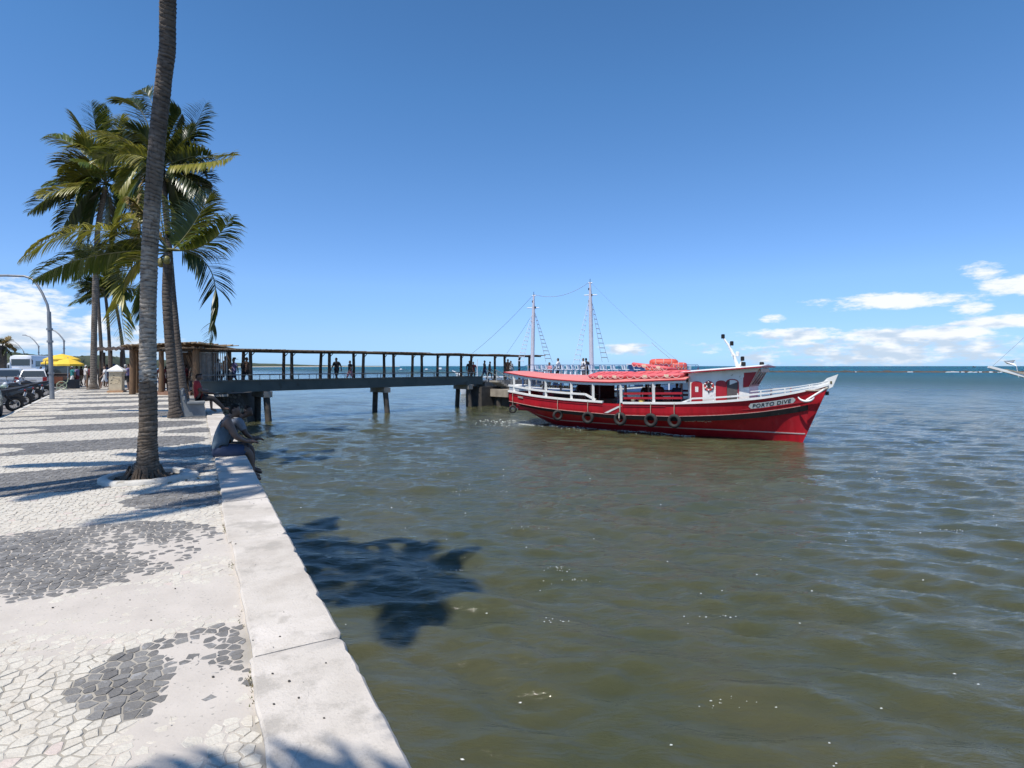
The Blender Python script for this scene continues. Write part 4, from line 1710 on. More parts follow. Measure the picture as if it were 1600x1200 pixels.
def trunk(parent, pts, radii, mat, seed, ring=0.085, nseg=20, scar_fn=None, pale_fn=None, deep=1.0):
    """pts world; one tapering trunk with ring scars"""
    rnd = random.Random(seed)
    pts = [Vector(p) for p in pts]
    # resample by a smooth curve
    L = [0]
    for i in range(1, len(pts)):
        L.append(L[-1] + (pts[i] - pts[i - 1]).length)
    tot = L[-1]

    def at(s):
        # catmull style via numpy interpolation with smoothing
        return Vector((interp(s, L, [p.x for p in pts]), interp(s, L, [p.y for p in pts]), interp(s, L, [p.z for p in pts])))

    def sm(s):
        w = tot * 0.05
        return (at(max(0, s - w)) + at(s) * 2 + at(min(tot, s + w))) / 4
    zs, prof, sc = [], [], []
    s = 0.0
    while s < tot:
        h = ring * rnd.uniform(0.75, 1.3) * (0.8 if s < 0.5 else 1.0)
        for q, b, a in ((0.0, -0.010, 1.0), (0.10, 0.000, 0.35), (0.5, 0.003, 0.0), (0.90, 0.010, 0.0), (0.97, 0.006, 0.85)):
            zs.append(s + q * h)
            prof.append(b)
            sc.append(a)
        s += h
    vs, fs, scar, pale = [], [], [], []
    for i, s in enumerate(zs):
        s = min(s, tot)
        c = sm(s)
        t = (sm(min(tot, s + .05)) - sm(max(0, s - .05))).normalized()
        x = t.cross(Vector((0, 1, 0))).normalized()
        y = t.cross(x)
        r = interp(s, L, radii)
        for k in range(nseg):
            a = 2 * math.pi * k / nseg
            n = fbm(math.cos(a) * 1.6, math.sin(a) * 1.6, s * 2.2 + seed, 3)
            tilt = 0.020 * math.sin(a + seed + s * 0.7) + 0.016 * fbm(math.cos(a) * 2, math.sin(a) * 2, s * 5, 2)
            rr = r * (1 + 0.035 * n) + prof[i] * deep * r / 0.15 * (0.35 + 0.9 * abs(fbm(math.cos(a) * 1.8, math.sin(a) * 1.8, s * 9 + 3, 3) + .4))
            vs.append(c + (x * math.cos(a) + y * math.sin(a)) * rr + t * tilt)
            scar.append(sc[i] * max(0, min(1, 0.55 + 1.3 * fbm(math.cos(a) * 2.2, math.sin(a) * 2.2, s * 8 + 9, 3))))
            pale.append(pale_fn(s, a) if pale_fn else 0.0)
    for i in range(len(zs) - 1):
        for k in range(nseg):
            k2 = (k + 1) % nseg
            fs.append((i * nseg + k, i * nseg + k2, (i + 1) * nseg + k2, (i + 1) * nseg + k))
    mb = MB()
    mb.add(vs, fs)
    o = mb.build('trunk', mat, parent, world=True, smooth=55)
    for nm, dat in (('scar', scar), ('pale', pale)):
        a = o.data.attributes.new(nm, 'FLOAT', 'POINT')
        a.data.foreach_set('value', dat)
    return o


def frond(parent, p0, p1, p2, seed, mat, leaf=0.62, n=64, hang=0.5, wind=1.0, up=(0, 0, 1), rad=0.028, split=0.0, wid=1.0, roll=None):
    """p0 root, p1 bend, p2 tip (world)"""
    rnd = random.Random(seed)
    p0, p1, p2 = Vector(p0), Vector(p1), Vector(p2)

    def C(t):
        return p0 * (1 - t) ** 2 + p1 * 2 * t * (1 - t) + p2 * t * t

    def T(t):
        return ((p1 - p0) * 2 * (1 - t) + (p2 - p1) * 2 * t).normalized()
    mb = MB()
    N = 14
    mb.tube([C(i / N) for i in range(N + 1)], [rad * (1.25 if i == 0 else 1) * (1 - 0.86 * i / N) for i in range(N + 1)], 5, 1)
    roll = rnd.choice((-1, 1)) * rnd.uniform(0.35, 1.25) if roll is None else roll
    phase = rnd.uniform(0, 6)
    for i in range(n):
        t = 0.13 + 0.87 * (i / (n - 1)) ** 0.95
        c = C(min(t, 1.0))
        tg = T(min(t, 1.0))
        u = Vector(up)
        s = tg.cross(u)
        if s.length < 0.15:
            s = tg.cross(Vector((0, 1, 0.2)))
        s.normalize()
        nrm = s.cross(tg).normalized()
        s = s * math.cos(roll) + nrm * math.sin(roll)
        prof = (0.50 + 0.55 * math.sin(math.pi * min(1, t * 0.95))) * (1.0 if t < 0.85 else (1.0 - 0.55 * (t - .85) / .15))
        clump = 0.5 + 0.5 * math.sin(i * 0.9 + phase) * math.sin(i * 0.23 + phase)
        for side in (-1, 1):
            if rnd.random() < 0.04 + split:
                continue
            ll = leaf * prof * rnd.uniform(0.82, 1.12)
            fwd = 0.55 + 0.75 * t + rnd.uniform(-.1, .1)
            d = (s * side + tg * fwd + nrm * (0.28 - 0.1 * clump)).normalized()
            d = (d + WIND * wind * rnd.uniform(0.35, 0.75)).normalized()
            droop = hang * rnd.uniform(0.7, 1.3)
            w = ll * 0.038 * wid + 0.007
            sd = d.cross(Vector((0, 0, 1)))
            if sd.length < 0.1:
                sd = s
            # blade plane: mostly facing up, twisted at random
            sd = (sd.normalized() + nrm * rnd.uniform(-.5, .5) + tg * 0.3).normalized()
            a = c
            q1 = a + d * ll * 0.38 + Vector((0, 0, -1)) * ll * 0.05 * droop
            d2 = (d + Vector((0, 0, -1)) * droop * 0.75 + WIND * wind * 0.25).normalized()
            q2 = q1 + d2 * ll * 0.34
            d3 = (d2 + Vector((0, 0, -1)) * droop * 0.75 + WIND * wind * 0.2).normalized()
            q3 = q2 + d3 * ll * 0.30
            mb.add([a - sd * w * .45, a + sd * w * .45, q1 - sd * w, q1 + sd * w, q2 - sd * w * .75, q2 + sd * w * .75, q3],
                   [(0, 1, 3, 2), (2, 3, 5, 4), (4, 5, 6)], 0)
    return mb.build('frond', [mat, RACHIS], parent, world=True, smooth=180)


def coconuts(parent, c, seed, n=7, r=0.11):
    rnd = random.Random(seed)
    for _ in range(n):
        mb = MB()
        a = rnd.uniform(0, 6.28)
        p = c + Vector((math.cos(a) * .24, math.sin(a) * .24, -.25 - rnd.random() * .25))
        mb.ball(p, (r, r, r * 1.25), 10, 7)
        mb.build('coconut', pm('green_coconut', (0.15, 0.15, 0.04), (0.22, 0.17, 0.05), 5, 0.45), parent, world=True, smooth=180)


def crown_filler(parent, c, L, n, seed, mats, hang=0.6, leaf=0.6, el=(-35, 75), npl=50, az=None, wid=1.0):
    rnd = random.Random(seed)
    for i in range(n):
        a = (rnd.uniform(*az) if az else 2 * math.pi * (i + rnd.uniform(-.3, .3)) / n)
        e = math.radians(rnd.uniform(*el))
        d = Vector((math.cos(a) * math.cos(e), math.sin(a) * math.cos(e), math.sin(e)))
        l = L * rnd.uniform(0.8, 1.1)
        p1 = c + d * l * 0.6
        h = Vector((math.cos(a), math.sin(a), 0))
        p2 = c + d * l * 0.82 + h * l * 0.15 + Vector((0, 0, -l * rnd.uniform(.15, .42))) + WIND * 0.9
        frond(parent, c, p1, p2, seed * 100 + i, rnd.choice(mats), leaf, npl, hang, wid=wid)


GP = 'coconut palms along the promenade'

# the tall near palm: only the trunk shows, its crown is above the frame
def near_palm():
    base = RING_C + Vector((-0.02, -0.02, 0.0))
    o = thing('coconut_palm', 'tall near coconut palm whose ringed grey trunk runs out of the frame top', 'palm tree', base, 0, GP)

    def ip(px, py, d):
        return Dp(px, py, d)
    d0 = base.y
    pts = [base + Vector((0, 0, -0.05)), ip(232.5, 735, d0 - .0), ip(232.5, 700, d0 - .02), ip(231, 600, d0 - .1), ip(231, 500, d0 - .2), ip(233, 400, d0 - .3), ip(239, 300, d0 - .4), ip(247, 200, d0 - .5),
           ip(256, 120, d0 - .6), ip(264, 60, d0 - .7), ip(271, 0, d0 - .8), Vector((-4.4, 6.3, 7.8)), Vector((-4.9, 5.0, 9.4)), Vector((-5.6, 3.7, 10.6))]
    k = d0 / F / 1.17 * 0.84
    radii = [30 * k, 21.5 * k, 18 * k, 16.2 * k, 15.2 * k, 14.8 * k, 14.6 * k, 14.6 * k, 14.4 * k, 14.2 * k, 14.2 * k, .115, .105, .11]

    def pale(s, a):
        # a pale collar where the light grey upper bark begins, lighter bark above it
        x = (s - 1.46 + 0.05 * math.sin(a * 2 + 1)) / 0.5
        col = max(0, 1 - x) if x > 0 else 0
        up = 0.40 * max(0, min(1, (s - 1.46) / 0.1)) * max(0, 1 - (s - 1.46) / 2.6)
        return max(0.0, min(1.0, col * 0.95 + up))
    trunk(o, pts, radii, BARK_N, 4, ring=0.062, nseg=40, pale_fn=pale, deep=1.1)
    # fibrous roots at the foot
    rnd = random.Random(9)
    mb = MB()
    for i in range(46):
        a = 2 * math.pi * i / 46 + rnd.uniform(-.05, .05)
        r0 = 0.20
        p = base + Vector((math.cos(a) * r0, math.sin(a) * r0, 0.13 + rnd.uniform(-.06, .05)))
        q = base + Vector((math.cos(a) * (r0 + .055), math.sin(a) * (r0 + .055), 0.04))
        e = base + Vector((math.cos(a + rnd.uniform(-.2, .2)) * (r0 + .12), math.sin(a) * (r0 + .12), -0.03))
        mb.tube([p, q, e], [0.014, 0.016, 0.012], 5)
    mb.build('root_fibres', pm('root_brown', (0.15, 0.105, 0.07), (0.09, 0.065, 0.045), 9, 0.95, 0.5), o, world=True)
    c = Vector((-5.6, 3.7, 10.65))
    crown_filler(o, c, 2.25, 18, 41, [LEAF, LEAF, LEAF_Y], 0.5, 0.55, (-28, 60), 46, wid=1.0)
    coconuts(o, c, 3)
    return o


def palm(label, base, pts, radii, crown, spec, filler, seed, mat, L, leaf, group=GP, dz=0.0, nuts=5):
    o = thing('coconut_palm', label, 'palm tree', base, 0, group)
    trunk(o, pts, radii, mat, seed, ring=0.13, nseg=14)
    rnd = random.Random(seed)
    d = crown.y
    for i, (tx, ty, cx, cy, m, dd, hg, wd) in enumerate(spec):
        tip = Dp(tx, ty, d + dd)
        ctl = Dp(cx, cy, d + dd * 0.45)
        frond(o, crown + Vector((rnd.uniform(-.08, .08), rnd.uniform(-.08, .08), rnd.uniform(-.1, .1))), ctl, tip, seed * 50 + i, m, leaf * rnd.uniform(1.15, 1.4), 84, hg, wd)
    if filler:
        crown_filler(o, crown, L, filler[0], seed + 7, filler[1], 0.6, leaf, filler[2], 52, filler[3] if len(filler) > 3 else None)
    if nuts:
        coconuts(o, crown, seed, nuts)
    return o


near_palm()

# palm standing beside the bench
cB = Dp(263, 392, 17.5)
bB = Wp(275, 652, 0)
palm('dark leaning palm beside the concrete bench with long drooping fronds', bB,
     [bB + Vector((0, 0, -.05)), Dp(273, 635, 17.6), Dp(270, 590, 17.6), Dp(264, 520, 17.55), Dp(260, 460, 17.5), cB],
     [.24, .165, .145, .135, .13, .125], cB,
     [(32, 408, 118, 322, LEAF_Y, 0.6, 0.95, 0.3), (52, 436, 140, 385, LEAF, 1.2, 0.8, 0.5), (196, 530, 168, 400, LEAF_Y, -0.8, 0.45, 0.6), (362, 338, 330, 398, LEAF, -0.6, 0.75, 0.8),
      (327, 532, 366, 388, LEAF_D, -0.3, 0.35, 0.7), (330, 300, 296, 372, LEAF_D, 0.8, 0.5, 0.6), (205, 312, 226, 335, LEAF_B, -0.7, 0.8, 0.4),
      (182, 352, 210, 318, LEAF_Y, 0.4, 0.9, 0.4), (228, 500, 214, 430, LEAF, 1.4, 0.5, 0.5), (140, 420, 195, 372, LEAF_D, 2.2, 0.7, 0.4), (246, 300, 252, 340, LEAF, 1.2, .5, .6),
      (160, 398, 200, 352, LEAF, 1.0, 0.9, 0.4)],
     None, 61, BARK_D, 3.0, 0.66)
# palm behind it
cC = Dp(253, 262, 24.5)
bC = Wp(286, 629, 0)
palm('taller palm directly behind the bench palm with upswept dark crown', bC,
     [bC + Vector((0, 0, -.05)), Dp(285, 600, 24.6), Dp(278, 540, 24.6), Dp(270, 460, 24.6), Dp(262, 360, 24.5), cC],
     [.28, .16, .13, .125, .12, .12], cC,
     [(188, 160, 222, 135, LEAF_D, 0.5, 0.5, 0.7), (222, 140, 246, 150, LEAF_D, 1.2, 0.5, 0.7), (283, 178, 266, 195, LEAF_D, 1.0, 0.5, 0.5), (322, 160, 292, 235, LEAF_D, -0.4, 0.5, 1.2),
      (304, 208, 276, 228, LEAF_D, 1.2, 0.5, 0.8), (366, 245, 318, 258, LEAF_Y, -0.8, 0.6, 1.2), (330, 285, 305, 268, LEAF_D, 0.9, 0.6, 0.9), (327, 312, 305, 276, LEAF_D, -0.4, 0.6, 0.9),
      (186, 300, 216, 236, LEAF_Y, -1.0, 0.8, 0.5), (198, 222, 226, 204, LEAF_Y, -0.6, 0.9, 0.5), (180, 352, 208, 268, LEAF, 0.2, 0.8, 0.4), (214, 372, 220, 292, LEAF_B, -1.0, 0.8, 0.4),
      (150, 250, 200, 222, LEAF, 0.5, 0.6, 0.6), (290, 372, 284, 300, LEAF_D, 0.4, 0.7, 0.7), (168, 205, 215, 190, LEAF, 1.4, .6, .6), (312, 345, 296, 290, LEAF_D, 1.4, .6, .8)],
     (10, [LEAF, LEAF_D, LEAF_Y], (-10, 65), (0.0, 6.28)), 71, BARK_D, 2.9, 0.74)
# palm by the notice pillar
cA = Dp(166, 288, 36.0)
bA = Wp(146, 611, 0)
palm('straight palm beside the notice pillar with yellow green crown', bA,
     [bA + Vector((0, 0, -.05)), Dp(146, 600, 36.1), Dp(147, 520, 36.1), Dp(149, 430, 36.1), Dp(153, 350, 36.0), cA],
     [.34, .20, .165, .155, .145, .14], cA,
     [(74, 212, 122, 214, LEAF, 0.5, 0.5, 0.8), (114, 178, 142, 218, LEAF_D, 1.0, 0.4, 0.8), (142, 160, 152, 212, LEAF, -0.6, 0.35, 0.7), (168, 168, 166, 215, LEAF, 0.8, 0.4, 0.6),
      (92, 262, 128, 232, LEAF_Y, -0.8, 0.6, 0.8), (104, 292, 132, 258, LEAF_Y, -1.2, 0.7, 0.7), (44, 332, 116, 272, LEAF_D, -0.6, 0.6, 0.7), (92, 368, 128, 290, LEAF_D, 0.8, 0.7, 0.5),
      (132, 392, 146, 306, LEAF_D, -0.5, 0.6, 0.5), (206, 348, 196, 280, LEAF_D, -0.6, 0.6, 0.4), (206, 214, 186, 232, LEAF_Y, -1.2, 0.6, 0.6), (190, 180, 178, 220, LEAF_Y, 0.8, 0.5, 0.6),
      (222, 270, 198, 250, LEAF, 0.5, 0.6, 0.5), (228, 318, 206, 266, LEAF, -0.8, 0.7, 0.4), (122, 318, 140, 276, LEAF, -1.4, 0.8, 0.6), (170, 390, 174, 308, LEAF_D, 1, 0.6, 0.4), (120, 225, 140, 222, LEAF_Y, -1.3, 0.5, 0.7)],
     (14, [LEAF, LEAF_Y, LEAF_Y], (-25, 70)), 81, BARK, 3.6, 1.0)
# three slender palms farther off
for i, (bx, by, d, pts, cx, cy, lab, L) in enumerate([
        (161, 598, 52, [(159, 560), (156, 510), (153, 460), (152, 430)], 151, 405, 'slim palm close behind the notice pillar palm, trunk leaning slightly left', 3.0),
        (173, 597, 55, [(172, 560), (170, 520), (167, 480)], 164, 455, 'thin curved palm behind the shelter with small wind blown crown', 2.6),
        (194, 596, 57, [(192, 545), (188, 515), (183, 485), (179, 470)], 180, 450, 'thin palm leaning left, its crown touching the thin curved one', 2.9)]):
    b = Dp(bx, by, d)
    b.z = 0
    c = Dp(cx, cy, d)
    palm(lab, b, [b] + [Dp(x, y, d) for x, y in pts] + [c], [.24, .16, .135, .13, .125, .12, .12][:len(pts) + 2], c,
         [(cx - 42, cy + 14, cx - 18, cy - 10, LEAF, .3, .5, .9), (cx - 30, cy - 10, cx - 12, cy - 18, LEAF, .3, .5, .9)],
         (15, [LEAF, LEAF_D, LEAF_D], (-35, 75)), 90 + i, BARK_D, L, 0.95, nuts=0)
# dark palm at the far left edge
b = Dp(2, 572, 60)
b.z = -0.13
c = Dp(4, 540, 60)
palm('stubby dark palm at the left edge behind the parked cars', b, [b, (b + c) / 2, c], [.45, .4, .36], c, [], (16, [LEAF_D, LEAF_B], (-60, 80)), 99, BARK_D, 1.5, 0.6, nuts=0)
# palm of the same row standing behind the viewer: only its shade falls into the picture
b = UV(-3.9, 1.15, 0)
c = b + Vector((-0.55, 0.05, 6.4))
palm('coconut palm of the row standing behind the viewer', b, [b, b.lerp(c, .5) + Vector((-.2, 0, 0)), c], [.26, .16, .14], c, [], (17, [LEAF, LEAF_Y], (-30, 55)), 120, BARK, 2.7, 0.6)

# palm on the inner side of the paving, out of the picture to the left: it shades the men on the wall
b = Vector((-8.3, 5.5, 0))
c = Vector((-7.9, 5.4, 9.6))
palm('coconut palm on the inner side of the paving, outside the picture', b, [b, b.lerp(c, .5) + Vector((.2, 0, 0)), c], [.28, .16, .13], c, [], (16, [LEAF, LEAF_Y], (-25, 60)), 131, BARK, 2.5, 0.62)
# ------------------------------------------------------------------ people
def J(**k):
    return {a: Vector(b) for a, b in k.items()}


def pose_stand(arm=0.06, step=0.0, bend=0.0, carry=0.0):
    """standing or walking adult 1.70 m tall, facing +Y"""
    s = step
    j = J(pelvis=(0, 0, .93), belly=(0, .01, 1.08), chest=(0, .0 + bend * .3, 1.28), neck=(0, -.005 + bend * .6, 1.455), jaw=(0, .025 + bend * .8, 1.53), head=(0, .012 + bend * .9, 1.61), top=(0, -.012 + bend, 1.70),
          nose=(0, .105 + bend * .9, 1.575))
    for sd, n in ((-1, 'l'), (1, 'r')):
        k = s * sd
        j['sh' + n] = Vector((sd * .175, bend * .35, 1.40))
        j['el' + n] = Vector((sd * (.225 + arm), -.02 - k * .10 + carry * .06, 1.13))
        j['wr' + n] = Vector((sd * (.235 + arm * .8), .05 - k * .22 + carry * .24, .90 + carry * .22))
        j['hd' + n] = Vector((sd * (.225 + arm * .7), .09 - k * .26 + carry * .33, .815 + carry * .26))
        j['hp' + n] = Vector((sd * .095, 0, .90))
        j['kn' + n] = Vector((sd * .105, .03 + k * .17, .50))
        j['an' + n] = Vector((sd * .105, -.02 + k * (.30 if k > 0 else .38), .085 + (0.07 if k < 0 else 0)))
        j['to' + n] = Vector((sd * .12, .15 + k * (.30 if k > 0 else .34), .03 + (0.0 if k < 0 else 0.0)))
    return j


def pose_sit(lean=0.12, knee=0.47, legs=0.0, reach=0.35, spread=0.1, hand_z=0.12, head_down=0.05):
    """seated, facing +Y, origin on the seat under the hips"""
    j = J(pelvis=(0, 0, .10), belly=(0, .03 + lean * .2, .27), chest=(0, lean * .65, .47), neck=(0, lean * 1.05, .64), jaw=(0, lean * 1.2 + .05 + head_down * .4, .70 - head_down * .3),
          head=(0, lean * 1.25 + .045, .785 - head_down * .3), top=(0, lean * 1.25 + .035 + head_down * .5, .885 - head_down * .35), nose=(0, lean * 1.25 + .145 + head_down * .2, .735 - head_down * .8))
    for sd, n in ((-1, 'l'), (1, 'r')):
        j['sh' + n] = Vector((sd * .19, lean * .95, .575))
        j['el' + n] = Vector((sd * .245, lean * .95 + .12, .32))
        j['wr' + n] = Vector((sd * .13, reach * .95, .19 + hand_z))
        j['hd' + n] = Vector((sd * .07, reach * 1.15 + .03, .17 + hand_z))
        j['hp' + n] = Vector((sd * .10, .02, .085))
        j['kn' + n] = Vector((sd * (.10 + spread), knee, .06))
        j['an' + n] = Vector((sd * (.09 + spread), knee + .02 + legs, -.36 + abs(legs) * .25))
        j['to' + n] = Vector((sd * (.10 + spread), knee + .18 + legs, -.43 + abs(legs) * .35))
    return j


BONES = [('pelvis', 'belly', 'torso'), ('belly', 'chest', 'torso'), ('chest', 'neck', 'torso'), ('neck', 'jaw', 'neck'), ('jaw', 'head', 'head'), ('head', 'top', 'head'), ('head', 'nose', 'head')]
for n in 'lr':
    BONES += [('chest', 'sh' + n, 'torso'), ('sh' + n, 'el' + n, 'uparm'), ('el' + n, 'wr' + n, 'loarm'), ('wr' + n, 'hd' + n, 'hand'), ('pelvis', 'hp' + n, 'hips'),
              ('hp' + n, 'kn' + n, 'thigh'), ('kn' + n, 'an' + n, 'shin'), ('an' + n, 'to' + n, 'foot')]
RAD = dict(pelvis=.135, belly=.128, chest=.135, neck=.055, jaw=.062, head=.096, top=.078, nose=.018, sh=.070, el=.042, wr=.030, hd=.036, hp=.090, kn=.058, an=.038, to=.034)


def seg_dist(p, a, b):
    ab = b - a
    t = max(0, min(1, (p - a).dot(ab) / max(ab.dot(ab), 1e-9)))
    return (p - (a + ab * t)).length, t


PCACHE = {}


def body_meshes(key, j, stout=1.0, sleeves=True, bottom='shorts', hair='short', fingers=False, female=False, cap=False):
    """continuous skinned body, plus clothing and hair shells taken from its own surface"""
    if key in PCACHE:
        return PCACHE[key]
    names = list(j)
    idx = {n: i for i, n in enumerate(names)}
    verts = [j[n] for n in names]
    edges = [(idx[a], idx[b]) for a, b, _ in BONES]
    rad = []
    for n in names:
        b = n[:-1] if n[:2] in ('sh', 'el', 'wr', 'hd', 'hp', 'kn', 'an', 'to') and n not in ('top',) and n[-1] in 'lr' and len(n) == 3 else n
        r = RAD[b]
        if b in ('pelvis', 'belly', 'chest', 'hp'):
            r *= stout
        elif b in ('sh', 'el', 'kn'):
            r *= 0.5 + 0.5 * stout
        rad.append(r)
    if fingers:
        for n in 'lr':
            w, h = j['wr' + n], j['hd' + n]
            d = (h - w).normalized()
            side = d.cross(Vector((0, 0, 1))).normalized()
            down = Vector((0, 0, -1))
            hi = idx['hd' + n]
            for f in range(4):
                off = side * ((f - 1.5) * 0.021)
                L = (0.062, 0.075, 0.070, 0.054)[f]
                base = h + d * 0.035 + off
                k = len(verts)
                verts += [base, base + d * L * .5 + down * 0.006, base + d * L * .8 + down * 0.030]
                rad += [.0095, .0088, .0075]
                edges += [(hi, k), (k, k + 1), (k + 1, k + 2)]
            sgn = 1 if n == 'l' else -1
            base = w + d * 0.03 + side * (sgn * 0.026)
            k = len(verts)
            verts += [base + side * sgn * .012 + d * .012, base + side * (sgn * 0.026) + d * 0.045 + down * .01]
            rad += [.0105, .009]
            edges += [(hi, k), (k, k + 1)]
    me = bpy.data.meshes.new('body_cage')
    me.from_pydata([tuple(v) for v in verts], edges, [])
    ob = bpy.data.objects.new('body_cage', me)
    COL.objects.link(ob)
    md = ob.modifiers.new('skin', 'SKIN')
    md.use_smooth_shade = True
    sk = me.skin_vertices[0].data
    for i, r in enumerate(rad):
        sk[i].radius = (r, r)
        sk[i].use_root = (i == idx['pelvis'])
    # flatter chest and hips
    for n in ('pelvis', 'belly', 'chest'):
        r = rad[idx[n]]
        sk[idx[n]].radius = (r * 1.12, r * 0.86)
    sb = ob.modifiers.new('sub', 'SUBSURF')
    sb.levels = sb.render_levels = 2
    dg = bpy.context.evaluated_depsgraph_get()
    ev = ob.evaluated_get(dg)
    body = bpy.data.meshes.new_from_object(ev, depsgraph=dg)
    body.name = 'person_body'
    bpy.data.objects.remove(ob)
    bpy.data.meshes.remove(me)
    body.polygons.foreach_set('use_smooth', [True] * len(body.polygons))

    segs = [(j[a], j[b], lab, rad[idx[a]], rad[idx[b]]) for a, b, lab in BONES]
    co = [v.co.copy() for v in body.vertices]
    no = [v.normal.copy() for v in body.vertices]
    reg, par = [], []
    for p in co:
        best = (9, None, 0)
        for a, b, lab, ra, rb in segs:
            d, t = seg_dist(p, a, b)
            d -= ra * (1 - t) + rb * t
            if d < best[0]:
                best = (d, lab, t)
        reg.append(best[1])
        par.append(best[2])

    def shell(sel, off, name, zvar=0.0):
        used, fs = {}, []
        vs = []
        for f in body.polygons:
            if all(sel(i) for i in f.vertices):
                ff = []
                for i in f.vertices:
                    if i not in used:
                        used[i] = len(vs)
                        vs.append(co[i] + no[i] * off)
                    ff.append(used[i])
                fs.append(tuple(ff))
        if not fs:
            return None
        m = bpy.data.meshes.new(name)
        m.from_pydata([tuple(v) for v in vs], [], fs)
        m.polygons.foreach_set('use_smooth', [True] * len(fs))
        return m

    hc = j['head']
    hup = (j['top'] - j['jaw']).normalized()
    fw = (j['nose'] - hc)
    fw = (fw - hup * fw.dot(hup)).normalized()

    def is_hair(i):
        if reg[i] not in ('head', 'neck'):
            return False
        r = co[i] - hc
        h, f = r.dot(hup), r.dot(fw)
        if hair == 'long' and reg[i] in ('head', 'neck') and f < 0.0:
            return True
        return (reg[i] == 'head' and h > 0.008 + 0.42 * f) or (h > -0.075 and f < -0.012)
    top_reg = {'torso', 'hips'} | ({'uparm'} if sleeves else set())
    res = dict(body=body)

    spine = (j['neck'] - j['pelvis']).normalized()

    def is_top(i):
        up = (co[i] - j['pelvis']).dot(spine)
        if reg[i] == 'hips':
            return up > -0.03
        lat = abs(co[i].x)
        below_neck = (co[i] - j['neck']).dot((j['neck'] - j['chest']).normalized())
        if reg[i] == 'torso' or (reg[i] == 'neck' and below_neck < -0.02):
            if not sleeves:
                return not (below_neck > -0.05 and (lat < .05 or lat > .12)) and (lat < 0.20 or below_neck < -.14)
            return below_neck < 0.01
        if reg[i] == 'uparm':
            return par[i] < (0.66 if sleeves else 0) or (not sleeves and lat < .20 and below_neck < -.07 and par[i] < .3)
        return False
    res['top'] = shell(is_top, 0.012, 'shirt')
    lim = 0.88 if bottom == 'shorts' else 2

    def is_bot(i):
        if reg[i] in ('hips',):
            return True
        if reg[i] == 'torso':
            return (co[i] - j['pelvis']).dot((j['belly'] - j['pelvis']).normalized()) < 0.02
        if reg[i] == 'thigh':
            return par[i] < lim
        return bottom == 'trousers' and reg[i] == 'shin' and par[i] < 0.97
    res['bottom'] = shell(is_bot, 0.017, 'trousers')
    res['hair'] = shell(is_hair, 0.016 if not cap else 0.02, 'hair')
    PCACHE[key] = res
    return res


SKINS = {n: pm('skin_' + n, c, tuple(x * .85 for x in c), 12, 0.55, obj=True) for n, c in
         dict(dark=(0.105, 0.060, 0.042), brown=(0.19, 0.112, 0.078), tan=(0.33, 0.20, 0.14), light=(0.48, 0.32, 0.24)).items()}
HAIRM = {n: pm('hair_' + n, c, tuple(x * .6 for x in c), 40, 0.9, 0.5, spec=.15) for n, c in
         dict(black=(0.016, 0.013, 0.012), brown=(0.06, 0.035, 0.02), white=(0.6, 0.6, 0.58), cap_red=(0.4, 0.05, 0.04), cap_blue=(0.04, 0.07, 0.2), cap_white=(0.7, 0.7, 0.68)).items()}


def cloth(name, c):
    return pm('cloth_' + name, c, tuple(x * .82 for x in c), 14, 0.85, 0.25, bump_scale=25)


CL = dict(white=(0.74, 0.73, 0.72), red=(0.36, 0.025, 0.03), maroon=(0.16, 0.03, 0.04), black=(0.02, 0.02, 0.023), navy=(0.03, 0.05, 0.12), grey=(0.22, 0.23, 0.25), teal=(0.04, 0.24, 0.24),
          purple=(0.22, 0.18, 0.34), orange=(0.6, 0.2, 0.05), pink=(0.6, 0.28, 0.32), bluegrey=(0.095, 0.14, 0.18), denim=(0.045, 0.062, 0.115), tan=(0.42, 0.33, 0.22), green=(0.07, 0.16, 0.07), brown=(0.14, 0.08, 0.05))


